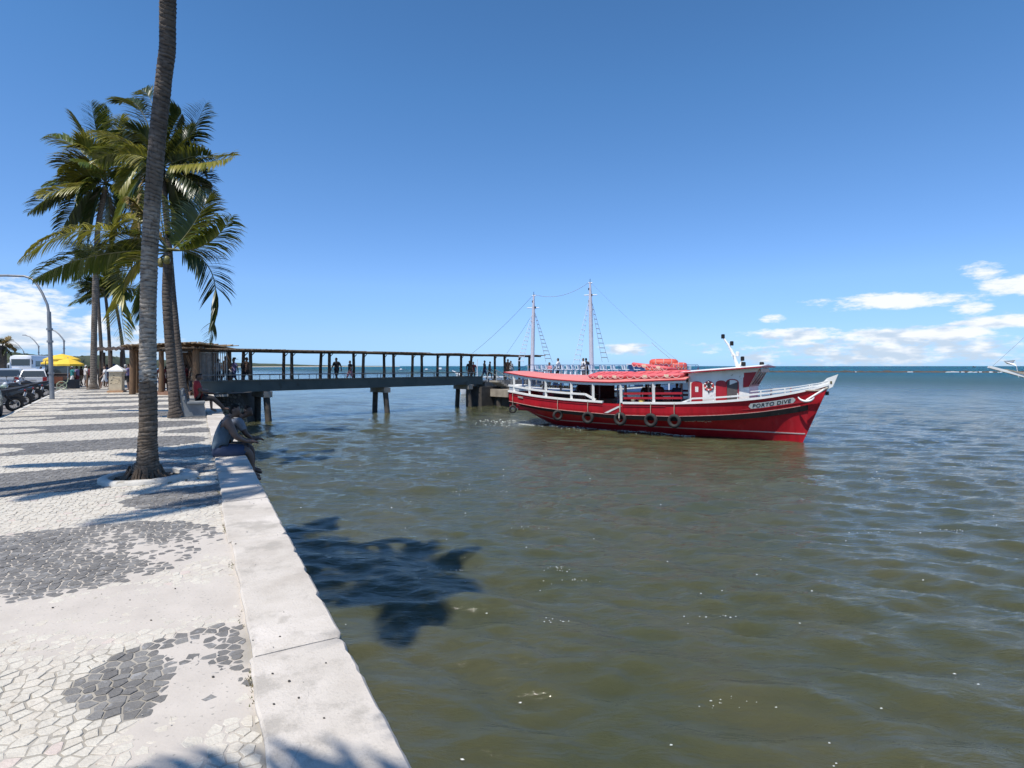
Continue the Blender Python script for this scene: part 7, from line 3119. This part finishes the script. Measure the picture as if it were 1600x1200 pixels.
def build_other_boats():
    # white boat beyond the pier head
    o = thing('wooden_boat', 'white wooden boat with raised bow anchored beyond the pier head', 'boat', Dp(760, 572, 66) * 1 + Vector((0, 0, SEA - CAM_H)), math.radians(176))
    simple_hull(o, SWHITE, 6.6, 2.2, 2.5, 1.0, 1.1)
    mb = MB()
    mb.box((-.9, 0, 1.5), (2.0, 1.5, 1.0))
    mb.build('cabin', SWHITE, o)
    mb = MB()
    mb.box((-.9, 0, 2.04), (2.5, 1.8, .08))
    mb.build('cabin_roof', SWHITE, o)
    for x in (1.1, -1.0):
        mb = MB()
        mb.tube([(x, 0, 1.0), (x, 0, 4.2 if x > 0 else 3.6)], .05, 6)
        mb.build('mast', SWHITE, o)
    mb = MB()
    mb.tube([(3.0, 0, 2.3), (4.1, 0, 2.75)], .07, 6)
    mb.build('bowsprit', SWHITE, o)
    # low motor boat beside the landing, mostly behind the stairs
    p = Dp(790, 572, 53) + Vector((0, 0, SEA - CAM_H))
    o = thing('motor_boat', 'low white motor boat moored close behind the pier landing', 'boat', p, math.radians(10))
    simple_hull(o, SWHITE, 5.5, 2.0, 2.0, 1.35, 1.4)
    mb = MB()
    mb.prism([(-1.0, -.8, 1.3), (1.2, -.8, 1.3), (.6, -.8, 1.9), (-1.0, -.8, 1.9)], (0, 1.6, 0))
    mb.build('cabin', SWHITE, o)
    mb = MB()
    mb.prism([(-.7, -.81, 1.5), (.7, -.81, 1.5), (.4, -.81, 1.78), (-.7, -.81, 1.78)], (0, 1.62, 0))
    mb.build('window', GLASSM, o)
    # boat whose bow just enters the picture on the right
    tip = Dp(1545, 573, 23.5)
    ang = math.atan2(tip.y - 22.0, tip.x - 27.0)
    hd = Vector((math.cos(ang), math.sin(ang), 0))
    org = Vector((tip.x, tip.y, 0)) - hd * 6.6
    o = thing('anchored_boat', 'white boat at the right edge, only its bowsprit and bow in view', 'boat', Vector((org.x, org.y, SEA)), ang)
    simple_hull(o, WHT, 9.4, 2.8, 2.62, 1.5, 1.6)
    mb = MB()
    mb.beam((4.4, 0, 2.60), (6.6, 0, 3.29), .16, .10)
    mb.build('bowsprit', WHT, o)
    mb = MB()
    mb.beam((4.4, .18, 2.78), (6.0, .05, 3.17), .05)
    mb.beam((4.4, -.18, 2.78), (6.0, -.05, 3.17), .05)
    mb.build('pulpit_rail', pm('aged_timber', (0.42, 0.36, 0.27), (0.3, 0.26, 0.2), 5), o)
    mb = MB()
    mb.tube([(6.5, 0, 3.28), (2.4, 0, 7.6)], .005, 5)
    mb.build('forestay', pm('rigging_grey', (0.12, 0.12, 0.13)), o)
    mb = MB()
    mb.tube([(2.4, 0, 1.5), (2.4, 0, 7.8)], .09, 8)
    mb.build('mast', WHT, o)
    mb = MB()
    mb.box((-.8, 0, 1.9), (3.0, 2.0, 1.1))
    mb.build('cabin', WHT, o)
    # pennant on the stay
    inv = full_matrix(o).inverted()
    P = [inv @ Dp(1568, 564, 23.4), inv @ Dp(1586, 562.5, 23.3), inv @ Dp(1583, 566.5, 23.4), inv @ Dp(1588, 572, 23.2), inv @ Dp(1573, 568.5, 23.5)]
    mb = MB()
    mb.prism(P, (0.0, 0.02, 0.0))
    mb.tube([inv @ Dp(1586, 562.5, 23.3), inv @ Dp(1592, 590, 23.2)], .010, 5)
    mb.build('pennant', pm('pennant_white', (0.8, 0.8, 0.8), (0.7, 0.7, 0.72), 4, .8), o)
    # far boats
    for px, py, d, w, m, lab in ((1090, 571.5, 230, 1.4, 'red', 'tiny boat with red sail far out near the horizon'),
                                 (1522, 573.2, 1500, 9, 'dark', 'tiny dark ship on the horizon at the right'),
                                 (628, 574.5, 420, 5, 'white', 'small white boat far off between the pier posts, left of the others'),
                                 (668, 574.5, 400, 5, 'white', 'small white boat far off in the middle of the pier bays'),
                                 (690, 574.5, 430, 7, 'white', 'longer white boat far off near the right pier bays'),
                                 (806, 573.5, 260, 3.4, 'white', 'small white boat seen beyond the last pier post'),
                                 (848, 572.5, 300, 4, 'white', 'small white boat seen between the schooner masts')):
        b = Dp(px, 572, d)
        b.z = SEA
        o = thing('distant_boat', lab, 'boat', b, 0, 'tiny boats far out')
        mt = dict(red=RED2, dark=BLK, white=SWHITE)[m]
        simple_hull(o, SWHITE if m == 'red' else mt, w, w * .28, w * .22, w * .14, w * .15, -.1)
        mb = MB()
        if m == 'red':
            mb.prism([(-.5, 0, .3), (.6, 0, .3), (.35, 0, 3.6)], (0, .06, 0))
            mb.build('sail', RED2, o)
        else:
            mb.box((-w * .15, 0, w * .22), (w * .3, w * .2, w * .2))
            mb.build('cabin', mt, o)


build_other_boats()
# ------------------------------------------------------------------ vehicles and things at the parking road
CHROME = pm('bright_metal', (0.55, 0.56, 0.57), (0.42, 0.43, 0.44), 6, .3, metal=.9)
PLAST = pm('black_plastic', (0.02, 0.02, 0.022), (0.03, 0.03, 0.032), 8, .6)
TAIL = pm('tail_light_red', (0.35, 0.01, 0.01), (0.25, 0.008, 0.008), 9, .2)
LAMP = pm('headlight_glass', (0.7, 0.72, 0.74), (0.55, 0.57, 0.6), 9, .12)


def paint(name, c):
    return pm('car_paint_' + name, c, tuple(x * .93 for x in c), 2, .28, coat=.6, spec=.5)


def wheel(parent, x, y, r, w, side):
    mb = MB()
    mb.lathe([(r * .62, -w / 2), (r * .9, -w / 2), (r, -w * .38), (r, w * .38), (r * .9, w / 2), (r * .62, w / 2)], 22, (x, y, r), R=Matrix.Rotation(math.radians(90), 3, 'X'))
    wh = mb.build('wheel', TYREM, parent, smooth=40)
    mb = MB()
    mb.lathe([(r * .64, -w * .30), (r * .60, w * .36), (r * .2, w * .30), (.02, w * .40)], 18, (x, y, r), R=Matrix.Rotation(math.radians(90 if side < 0 else -90), 3, 'X'))
    for k in range(6):
        a = k * math.pi / 3
        mb.beam((x + math.cos(a) * r * .15, y + side * w * .40, r + math.sin(a) * r * .15), (x + math.cos(a) * r * .58, y + side * w * .40, r + math.sin(a) * r * .58), .05, .03, up=(0, 1, 0))
    mb.build('rim', CHROME, wh)


def car(label, loc, rot, kind, col, L=4.2, W=1.72, H=1.48, group='cars parked along the road'):
    """local +X is forward"""
    o = thing('parked_car' if kind != 'pickup' else 'pickup_truck', label, 'car' if kind != 'pickup' else 'pickup truck', loc, rot, group)
    P = paint(col[0], col[1])
    hl = L / 2
    if kind == 'hatch':
        roof = [(-hl + .12, .98), (-hl + .42, H - .06), (-hl + .9, H), (.25, H - .01), (.62, H - .10), (1.22, .98)]
        hood = [(1.22, .98), (hl - .35, .84), (hl - .06, .66)]
        rear = (-hl, .95)
    elif kind == 'sedan':
        roof = [(-hl + .75, .98), (-hl + 1.25, H - .04), (-.3, H), (.25, H - .03), (1.0, .96)]
        hood = [(1.0, .96), (hl - .3, .82), (hl - .04, .64)]
        rear = (-hl + .05, .95)
    else:
        roof = [(-.35, 1.0), (-.28, H - .04), (.15, H), (.6, H - .06), (1.2, 1.02)]
        hood = [(1.2, 1.02), (hl - .3, .95), (hl - .03, .74)]
        rear = (-hl, 1.0)
    # body shell: cross-sections along x
    secs = []
    belt = lambda x: interp(x, [-hl, -hl + .2, 0, 1.2, hl - .3, hl], [.93, .98, .98, .98 if kind != 'pickup' else 1.02, .83, .66])
    for x in (-hl, -hl + .06, -hl + .3, -1.2, -.5, 0.2, .9, 1.3, hl - .6, hl - .2, hl - .04, hl):
        e = 1.0 if -hl + .1 < x < hl - .3 else (.92 if abs(x) < hl - .01 else .84)
        zt = belt(x)
        z0 = .24 if -hl + .1 < x < hl - .1 else .34
        w = W / 2 * e
        secs.append([Vector((x, w * .92, z0)), Vector((x, w, z0 + .16)), Vector((x, w * 1.0, zt - .26)), Vector((x, w * .95, zt - .04)), Vector((x, w * .86, zt)),
                     Vector((x, -w * .86, zt)), Vector((x, -w * .95, zt - .04)), Vector((x, -w, zt - .26)), Vector((x, -w, z0 + .16)), Vector((x, -w * .92, z0))])
    mb = MB()
    mb.loft(secs)
    mb.build('body', P, o, smooth=40)
    # cabin: roof and pillars with glass set in
    wb, wt = W / 2 * .88, W / 2 * .70
    mb = MB()
    rp = roof
    zmax = max(p[1] for p in rp)

    def wy(z):
        return wb + (wt - wb) * (z - .98) / max(.01, zmax - .98)
    rings = []
    for (x, z) in rp:
        rings.append([Vector((x, wy(z), z)), Vector((x, wy(z) * .9, z + .025)), Vector((x, -wy(z) * .9, z + .025)), Vector((x, -wy(z), z))])
    mb.loft([[r[0], r[1], r[2], r[3]] for r in rings], closed=False, cap0=False, cap1=False)
    for s in (1, -1):
        poly = [Vector((x, s * wy(z), z)) for x, z in rp]
        mb.prism(poly, (0, -s * .05, 0))
    mb.build('cabin', P, o)

    def pane(name, pts):
        m = MB()
        c = sum((Vector(p) for p in pts), Vector()) / len(pts)
        n = (Vector(pts[1]) - Vector(pts[0])).cross(Vector(pts[2]) - Vector(pts[1])).normalized()
        if n.dot(c - Vector((0, 0, .9))) < 0:
            n = -n
        q = [c + (Vector(p) - c) * .92 + n * .032 for p in pts]
        m.prism(q, n * -.012)
        m.build(name, GLASSM, o)
    a, b = rp[0], rp[1]
    pane('rear_window', [(a[0], wy(a[1]), a[1] + .02), (a[0], -wy(a[1]), a[1] + .02), (b[0], -wy(b[1]), b[1] - .04), (b[0], wy(b[1]), b[1] - .04)])
    a, b = rp[-1], rp[-2]
    pane('windscreen', [(a[0], wy(a[1]), a[1] + .02), (a[0], -wy(a[1]), a[1] + .02), (b[0], -wy(b[1]), b[1] - .03), (b[0], wy(b[1]), b[1] - .03)])
    for s in (1, -1):
        zt = zmax - .10
        x0, x1 = rp[0][0] + .18, rp[-1][0] - .18
        xm = (x0 + x1) / 2
        xt0, xt1 = rp[1][0] + .08, rp[-2][0] - .02
        for q0, q1 in ((0.02, .48), (.53, .98)):
            pts = [(x0 + (x1 - x0) * q0, s * wy(1.02), 1.02), (x0 + (x1 - x0) * q1, s * wy(1.02), 1.02), (xt0 + (xt1 - xt0) * q1, s * wy(zt), zt), (xt0 + (xt1 - xt0) * q0, s * wy(zt), zt)]
            m = MB()
            m.prism([Vector(p) + Vector((0, s * .004, 0)) for p in pts], (0, s * .008, 0))
            m.build('side_window', GLASSM, o)
        for x in (-hl + .78, hl - .82):
            wheel(o, x, s * (W / 2 - .10), .31, .20, s)
        mb = MB()
        mb.box((-hl + .02, s * W * .38, .80), (.07, .24, .30 if kind != 'pickup' else .36))
        mb.build('tail_light', TAIL, o)
        mb = MB()
        mb.box((hl - .10, s * W * .34, .66), (.16, .34, .13))
        mb.build('headlight', LAMP, o)
        mb = MB()
        mb.ball((rp[-1][0] - .25, s * (W / 2 + .08), 1.05), (.07, .10, .07), 8, 6)
        mb.build('mirror', P, o)
    for x, nm in ((-hl - .01, 'rear_bumper'), (hl + .0, 'front_bumper')):
        mb = MB()
        mb.box((x, 0, .44), (.14, W * .88, .20))
        mb.build(nm, P if kind != 'pickup' else CHROME, o)
    mb = MB()
    mb.box((-hl - .035, 0, .72 if kind == 'hatch' else .62), (.02, .40, .13))
    mb.build('number_plate', pm('plate_metal', (0.5, 0.5, 0.5), (0.4, 0.4, 0.4), 9), o)
    if kind == 'pickup':
        mb = MB()
        mb.box((-1.2, 0, .985), (1.7, W * .74, .02))
        mb.build('bed_floor', PLAST, o)
        for s in (1, -1):
            mb = MB()
            mb.tube([(-hl + .1, s * W * .42, 1.02), (-hl + .1, s * W * .42, 1.12), (-.5, s * W * .42, 1.12), (-.5, s * W * .42, 1.02)], .025, 6)
            mb.build('bed_rail', CHROME, o)
        for z in (.62, .80):
            mb = MB()
            mb.box((-hl - .015, 0, z), (.03, W * .86, .05))
            mb.build('tailgate_trim', CHROME, o)
    return o


def motorcycle(o):
    """local +X forward, wheels on z = 0"""
    PB = pm('motorcycle_black_paint', (0.015, 0.015, 0.018), (0.03, 0.03, 0.034), 3, .25, coat=.5)
    for x, w in ((-.62, .12), (.64, .09)):
        r = .29
        mb = MB()
        mb.torus((x, 0, r), r - w / 2, w / 2, (0, 1, 0), 26, 8)
        wh = mb.build('wheel', TYREM, o, smooth=180)
        mb = MB()
        mb.torus((x, 0, r), r - w - .01, .018, (0, 1, 0), 22, 6)
        for k in range(10):
            a = k * math.pi / 5
            mb.tube([(x + math.cos(a) * .03, .02 * (-1) ** k, r + math.sin(a) * .03), (x + math.cos(a) * (r - w), 0, r + math.sin(a) * (r - w))], .007, 4)
        mb.lathe([(.05, -.06), (.05, .06)], 12, (x, 0, r), R=Matrix.Rotation(math.radians(90), 3, 'X'))
        mb.build('rim', CHROME, wh)
        mb = MB()
        pts = [(x + math.cos(a) * (r + .04), 0, r + math.sin(a) * (r + .04)) for a in np.linspace(.5 if x > 0 else .7, 2.6 if x > 0 else 3.0, 9)]
        for i in range(8):
            mb.beam(pts[i], pts[i + 1], .13 if x < 0 else .11, .02, up=(0, 1, 0))
        mb.build('mudguard', PLAST, o)
    mb = MB()
    mb.tube([(.42, 0, .86), (.05, 0, .72), (-.35, 0, .66), (-.55, 0, .70)], .035, 6)
    mb.tube([(.42, 0, .86), (.22, 0, .32), (-.2, 0, .28), (-.62, 0, .29)], .03, 6)
    mb.tube([(-.30, .12, .66), (-.60, .12, .31)], .028, 6)
    mb.tube([(-.30, -.12, .66), (-.60, -.12, .31)], .028, 6)
    mb.build('frame', PLAST, o)
    mb = MB()
    mb.box((.06, 0, .40), (.34, .24, .26), Matrix.Rotation(.2, 3, 'Y'), taper=.8)
    mb.lathe([(.09, -.15), (.10, 0), (.09, .15)], 12, (.10, 0, .42), R=Matrix.Rotation(math.radians(90), 3, 'X'))
    mb.build('engine', pm('engine_grey', (0.20, 0.2, 0.2), (0.12, 0.12, 0.12), 9, .4, metal=.6), o)
    mb = MB()
    rr = []
    for x, w, z0, z1 in ((.42, .07, .78, .92), (.30, .13, .70, .97), (.10, .14, .70, .96), (-.08, .09, .72, .86)):
        rr.append([Vector((x, w * math.cos(6.283 * k / 12), (z0 + z1) / 2 + (z1 - z0) / 2 * math.sin(6.283 * k / 12))) for k in range(12)])
    mb.loft(rr)
    mb.build('fuel_tank', PB, o, smooth=60)
    mb = MB()
    rr = []
    for x, w, z, h in ((.0, .08, .82, .08), (-.25, .13, .80, .10), (-.55, .12, .85, .10), (-.78, .07, .91, .06)):
        rr.append([Vector((x, w, z - h / 2)), Vector((x, w * .9, z + h / 2)), Vector((x, -w * .9, z + h / 2)), Vector((x, -w, z - h / 2))])
    mb.loft(rr)
    mb.build('seat', PLAST, o, smooth=40)
    mb = MB()
    rr = []
    for x, w, z, h in ((-.18, .09, .66, .16), (-.5, .11, .72, .14), (-.88, .05, .84, .07)):
        rr.append([Vector((x, w, z - h / 2)), Vector((x, w * .8, z + h / 2)), Vector((x, -w * .8, z + h / 2)), Vector((x, -w, z - h / 2))])
    mb.loft(rr)
    mb.build('tail_panel', PB, o, smooth=40)
    mb = MB()
    mb.box((-.90, 0, .82), (.05, .13, .07))
    mb.build('tail_light', TAIL, o)
    mb = MB()
    mb.box((-.93, 0, .66), (.015, .20, .15), Matrix.Rotation(-.3, 3, 'Y'))
    mb.build('number_plate', pm('plate_metal', (0.5, 0.5, 0.5)), o)
    for s in (1, -1):
        mb = MB()
        mb.tube([(.64, s * .09, .29), (.46, s * .09, .88)], .026, 6)
        mb.build('fork', CHROME, o)
    mb = MB()
    mb.tube([(.30, .36, 1.02), (.42, .20, 1.02), (.44, 0, .94), (.42, -.20, 1.02), (.30, -.36, 1.02)], .014, 6)
    hb = mb.build('handlebar', CHROME, o)
    for s in (1, -1):
        mb = MB()
        mb.tube([(.32, s * .33, 1.02), (.25, s * .44, 1.01)], .022, 6)
        mb.build('grip', PLAST, hb)
        mb = MB()
        mb.tube([(.38, s * .26, 1.02), (.36, s * .34, 1.18)], .008, 5)
        mb.ball((.35, s * .36, 1.21), (.02, .075, .045), 8, 6)
        mb.build('mirror', PLAST, hb)
    mb = MB()
    mb.ball((.54, 0, .90), (.09, .10, .10), 10, 8)
    mb.build('headlight', LAMP, o, smooth=180)
    mb = MB()
    mb.tube([(.16, -.12, .30), (-.2, -.15, .24), (-.45, -.16, .30), (-.82, -.17, .40)], [.02, .025, .045, .045], 8)
    mb.build('exhaust', CHROME, o, smooth=60)
    mb = MB()
    mb.tube([(-.05, .10, .26), (-.12, .28, .02)], .012, 5)
    mb.build('side_stand', CHROME, o)


def build_vehicles():
    zr = -0.135
    away = math.atan2(WD.y, WD.x)
    # motorcycles, tails to the kerb
    spots = [(25.3, .42, 'black motorcycle nearest us with its rear wheel at the kerb'), (28.0, .48, 'second black motorcycle in the row at the kerb'),
             (32.2, .45, 'third motorcycle in the row, mirrors showing above the second'), (37.2, .45, 'motorcycle farthest along the row, close to the lamp post')]
    first = None
    for i, (u, dv, lab) in enumerate(spots):
        p = UV(u, kerb_v(u) + .28 + .62, zr + .005)
        r = math.atan2(WN.y, WN.x) + (0.55, .48, .62, .40)[i]
        if first is None:
            o = thing('motorcycle', lab, 'motorcycle', p, r, 'motorcycles parked at the kerb')
            motorcycle(o)
            first = o
        else:
            o = copy_tree(first, None, lab)
            o.location = p
            o.rotation_euler = (0, 0, r)
        o.rotation_euler[0] = -.10
    # a white topped scooter helmet on the third
    # cars
    def at(px, d, z=zr):
        p = Dp(px, 572, d)
        p.z = z
        return p
    car('white hatchback seen from behind beyond the motorcycles', at(56, 42.0), away + .12, 'hatch', ('white', (0.74, 0.75, 0.76)), H=1.52)
    car('silver pickup with bright tailgate trim behind the motorcycles', at(14, 40.0), away + .10, 'pickup', ('silver', (0.50, 0.53, 0.56)), L=4.6, W=1.75, H=1.56)
    car('dark grey sedan left of the white hatchback', at(6, 48), away + .3, 'sedan', ('grey', (0.22, 0.26, 0.28)))
    car('white sedan parked farther left of the bus', at(10, 60), away + 1.9, 'sedan', ('white', (0.74, 0.75, 0.76)))
    car('white hatchback parked beside the farther white sedan', at(25, 66), away + 2.2, 'hatch', ('white', (0.74, 0.75, 0.76)))
    car('pale green car cut off by the left edge of the picture', at(-64, 17.9), away + .10, 'hatch', ('green', (0.36, 0.46, 0.40)), L=4.1)
    car('small silver car between the white bus and the parasols', at(78, 60), away + .1, 'hatch', ('silver', (0.50, 0.53, 0.56)))
    # buses
    for px, d, lab, sc in ((57, 80, 'white coach seen from the front beyond the parked cars', 1.0), (37, 96, 'smaller white minibus behind and left of the coach', .72)):
        o = thing('bus', lab, 'bus', at(px, d), away + math.pi - .18)
        BW_ = paint('bus_white', (0.76, 0.77, 0.78))
        W_, H_, L_ = 2.55 * (sc ** .5), 3.25 * sc, 9.0 * sc
        rr = []
        for x, e in ((-L_ / 2, .96), (-L_ / 2 + .2, 1), (L_ / 2 - .35, 1), (L_ / 2 - .08, .97), (L_ / 2, .92)):
            w = W_ / 2 * e
            t = H_ * (1 if x < L_ / 2 - .3 else (.985 if x < L_ / 2 - .05 else .95))
            rr.append([Vector((x, w, .35)), Vector((x, w, t - .35)), Vector((x, w * .9, t - .08)), Vector((x, w * .6, t)), Vector((x, -w * .6, t)), Vector((x, -w * .9, t - .08)), Vector((x, -w, t - .35)), Vector((x, -w, .35))])
        mb = MB()
        mb.loft(rr)
        mb.build('body', BW_, o, smooth=40)
        mb = MB()
        mb.box((L_ / 2 + .01, 0, H_ * .70), (.05, W_ * .80, H_ * .27))
        mb.build('windscreen', GLASSM, o)
        mb = MB()
        mb.box((L_ / 2 + .015, 0, H_ * .36), (.03, W_ * .6, .16))
        mb.build('grille', PLAST, o)
        for s in (1, -1):
            for k in range(5):
                mb = MB()
                mb.box((-L_ / 2 + .9 + k * (L_ - 1.6) / 5 + .5, s * (W_ / 2 + .005), H_ * .64), ((L_ - 1.8) / 5 * .92, .02, H_ * .24))
                mb.build('side_window', GLASSM, o)
            mb = MB()
            mb.box((L_ / 2 + .01, s * W_ * .36, H_ * .27), (.05, .34, .18))
            mb.build('headlight', LAMP, o)
            mb = MB()
            mb.tube([(L_ / 2, s * W_ * .48, H_ * .8), (L_ / 2 + .25, s * (W_ * .55), H_ * .78), (L_ / 2 + .25, s * (W_ * .55), H_ * .62)], .06, 6)
            mb.build('mirror', PLAST, o)
            for x in (-L_ / 2 + 2.0, L_ / 2 - 1.9):
                wheel(o, x, s * (W_ / 2 - .16), .46 * (sc ** .5), .26, s)
        mb = MB()
        mb.box((L_ / 2 + .03, 0, .48), (.12, W_ * .94, .28))
        mb.build('bumper', BW_, o)

    # yellow parasols
    YL = pm('parasol_yellow', (0.80, 0.54, 0.05), (0.74, 0.47, 0.04), 3, .8)
    for px, py, d, r, lab in ((97, 553, 43, 1.15, 'larger yellow parasol over the snack stall'), (106, 560, 40, .95, 'lower yellow parasol in front of the larger one'), (88, 559, 46, 1.0, 'yellow parasol half hidden behind the near lamp post')):
        c = Dp(px, py, d)
        b = Vector((c.x, c.y, 0))
        o = thing('parasol', lab, 'parasol', b, 0, 'yellow parasols by the snack stall')
        h = c.z
        mb = MB()
        n = 8
        for k in range(n):
            a0, a1 = 2 * math.pi * k / n, 2 * math.pi * (k + 1) / n
            am = (a0 + a1) / 2
            apex = Vector((0, 0, h))
            e0, e1 = Vector((math.cos(a0) * r, math.sin(a0) * r, h - .42)), Vector((math.cos(a1) * r, math.sin(a1) * r, h - .42))
            em = Vector((math.cos(am) * r * .93, math.sin(am) * r * .93, h - .40))
            m0 = Vector((math.cos(a0) * r * .5, math.sin(a0) * r * .5, h - .14))
            m1 = Vector((math.cos(a1) * r * .5, math.sin(a1) * r * .5, h - .14))
            f0, f1 = e0 - Vector((0, 0, .13)), e1 - Vector((0, 0, .13))
            mb.add([apex, m0, m1, e0, em, e1, f0, em - Vector((0, 0, .13)), f1], [(0, 1, 2), (1, 3, 4), (1, 4, 2), (2, 4, 5), (3, 6, 7, 4), (4, 7, 8, 5)])
        mb.build('canopy', YL, o)
        mb = MB()
        mb.tube([(0, 0, 0), (0, 0, h + .08)], .025, 8)
        mb.build('pole', CHROME, o)
        mb = MB()
        for k in range(n):
            a0 = 2 * math.pi * k / n
            mb.tube([(0, 0, h - .45), (math.cos(a0) * r * .55, math.sin(a0) * r * .55, h - .19)], .01, 4)
        mb.build('ribs', CHROME, o)
    # snack stall: counter, shelf, frame
    p = at(96, 42.5, 0)
    o = thing('snack_stall', 'dark snack stall with counter and glass top under the yellow parasols', 'market stall', p, .3)
    mb = MB()
    mb.box((0, 0, .55), (1.7, .8, 1.0))
    mb.build('counter', pm('stall_dark', (0.09, 0.06, 0.045), (0.05, 0.035, 0.03), 4), o)
    mb = MB()
    mb.box((0, 0, 1.06), (1.8, .9, .04))
    mb.build('counter_top', pm('stall_top', (0.2, 0.18, 0.16), (0.15, 0.13, 0.12), 4), o)
    mb = MB()
    mb.box((-.1, 0, 1.36), (1.5, .6, .55))
    mb.build('glass_case', GLASSM, o)
    mb = MB()
    for x in (-.85, .85):
        for y in (-.4, .4):
            mb.beam((x, y, 0), (x, y, 2.0), .04)
    mb.beam((-.85, -.4, 2.0), (.85, -.4, 2.0), .04)
    mb.build('stall_frame', PLAST, o)
    mb = MB()
    mb.box((-.2, -.41, .55), (.9, .02, .5))
    mb.build('front_panel', pm('stall_red_brown', (0.20, 0.07, 0.04), (0.14, 0.05, 0.03), 5), o)
    # cooler and folding chair frame in front of it
    p = at(112.5, 40.0, 0.002)
    o = thing('cool_box', 'black cool box standing on the pavement under the teal shirted person', 'cool box', p, .15)
    mb = MB()
    mb.box((0, 0, .29), (.75, .5, .56), taper=1.04)
    mb.build('body', PLAST, o, bevel=.02)
    mb = MB()
    mb.box((0, 0, .61), (.80, .55, .09))
    mb.build('lid', pm('cooler_lid', (0.035, 0.035, 0.04), (0.03, 0.03, 0.03), 5, .5), o, bevel=.02)
    p = at(97, 38.5, 0.002)
    o = thing('folding_chair', 'pale green tubular folding chair beside the cool box', 'folding chair', p, .6)
    GT = pm('chair_tube_green', (0.46, 0.52, 0.36), (0.36, 0.42, 0.28), 6, .45)
    for y in (-.24, .24):
        mb = MB()
        mb.tube([(-.30, y, .02), (.0, y, .30), (.28, y, .52), (.36, y, .80)], .018, 6)
        mb.build('leg', GT, o)
        mb = MB()
        mb.tube([(.30, y, .02), (.0, y, .30), (-.28, y, .42)], .018, 6)
        mb.build('leg', GT, o)
    mb = MB()
    mb.torus((0, -.27, .30), .27, .022, (0, 1, 0), 20, 6)
    mb.build('round_brace', GT, o)
    mb = MB()
    mb.box((-.02, 0, .43), (.50, .46, .02), Matrix.Rotation(-.15, 3, 'Y'))
    mb.build('seat', pm('chair_cloth', (0.10, 0.16, 0.12), (0.07, 0.12, 0.09), 6), o)
    mb = MB()
    mb.box((.33, 0, .72), (.02, .46, .22), Matrix.Rotation(.2, 3, 'Y'))
    mb.build('backrest', pm('chair_cloth', (0.10, 0.16, 0.12)), o)
    # low post on the pavement near the straight palm
    p = at(136.5, 38.5, 0)
    o = thing('short_post', 'thin wooden post standing left of the straight palm', 'post', p)
    mb = MB()
    mb.tube([(0, 0, 0), (0, 0, 1.1)], .05, 8)
    mb.build('shaft', POSTW, o)
    mb = MB()
    mb.tube([(0, 0, 1.1), (0, 0, 1.16)], .058, 8)
    mb.build('cap', DARKW, o)


build_vehicles()
# parked cars far down the road, too small to show much
for i, (px, d, c) in enumerate(((84, 72, 'white'), (46, 75, 'silver'), (92, 90, 'grey'), (30, 110, 'white'))):
    p = Dp(px, 572, d)
    p.z = -.135
    car(['far white car half hidden by the snack stall', 'far silver car in front of the coach', 'far dark car behind the parasols', 'far white car near the minibus'][i], p, 2.0 + i * .35, 'hatch',
        (c, dict(white=(0.74, 0.75, 0.76), silver=(0.50, 0.53, 0.56), grey=(0.22, 0.26, 0.28))[c]))
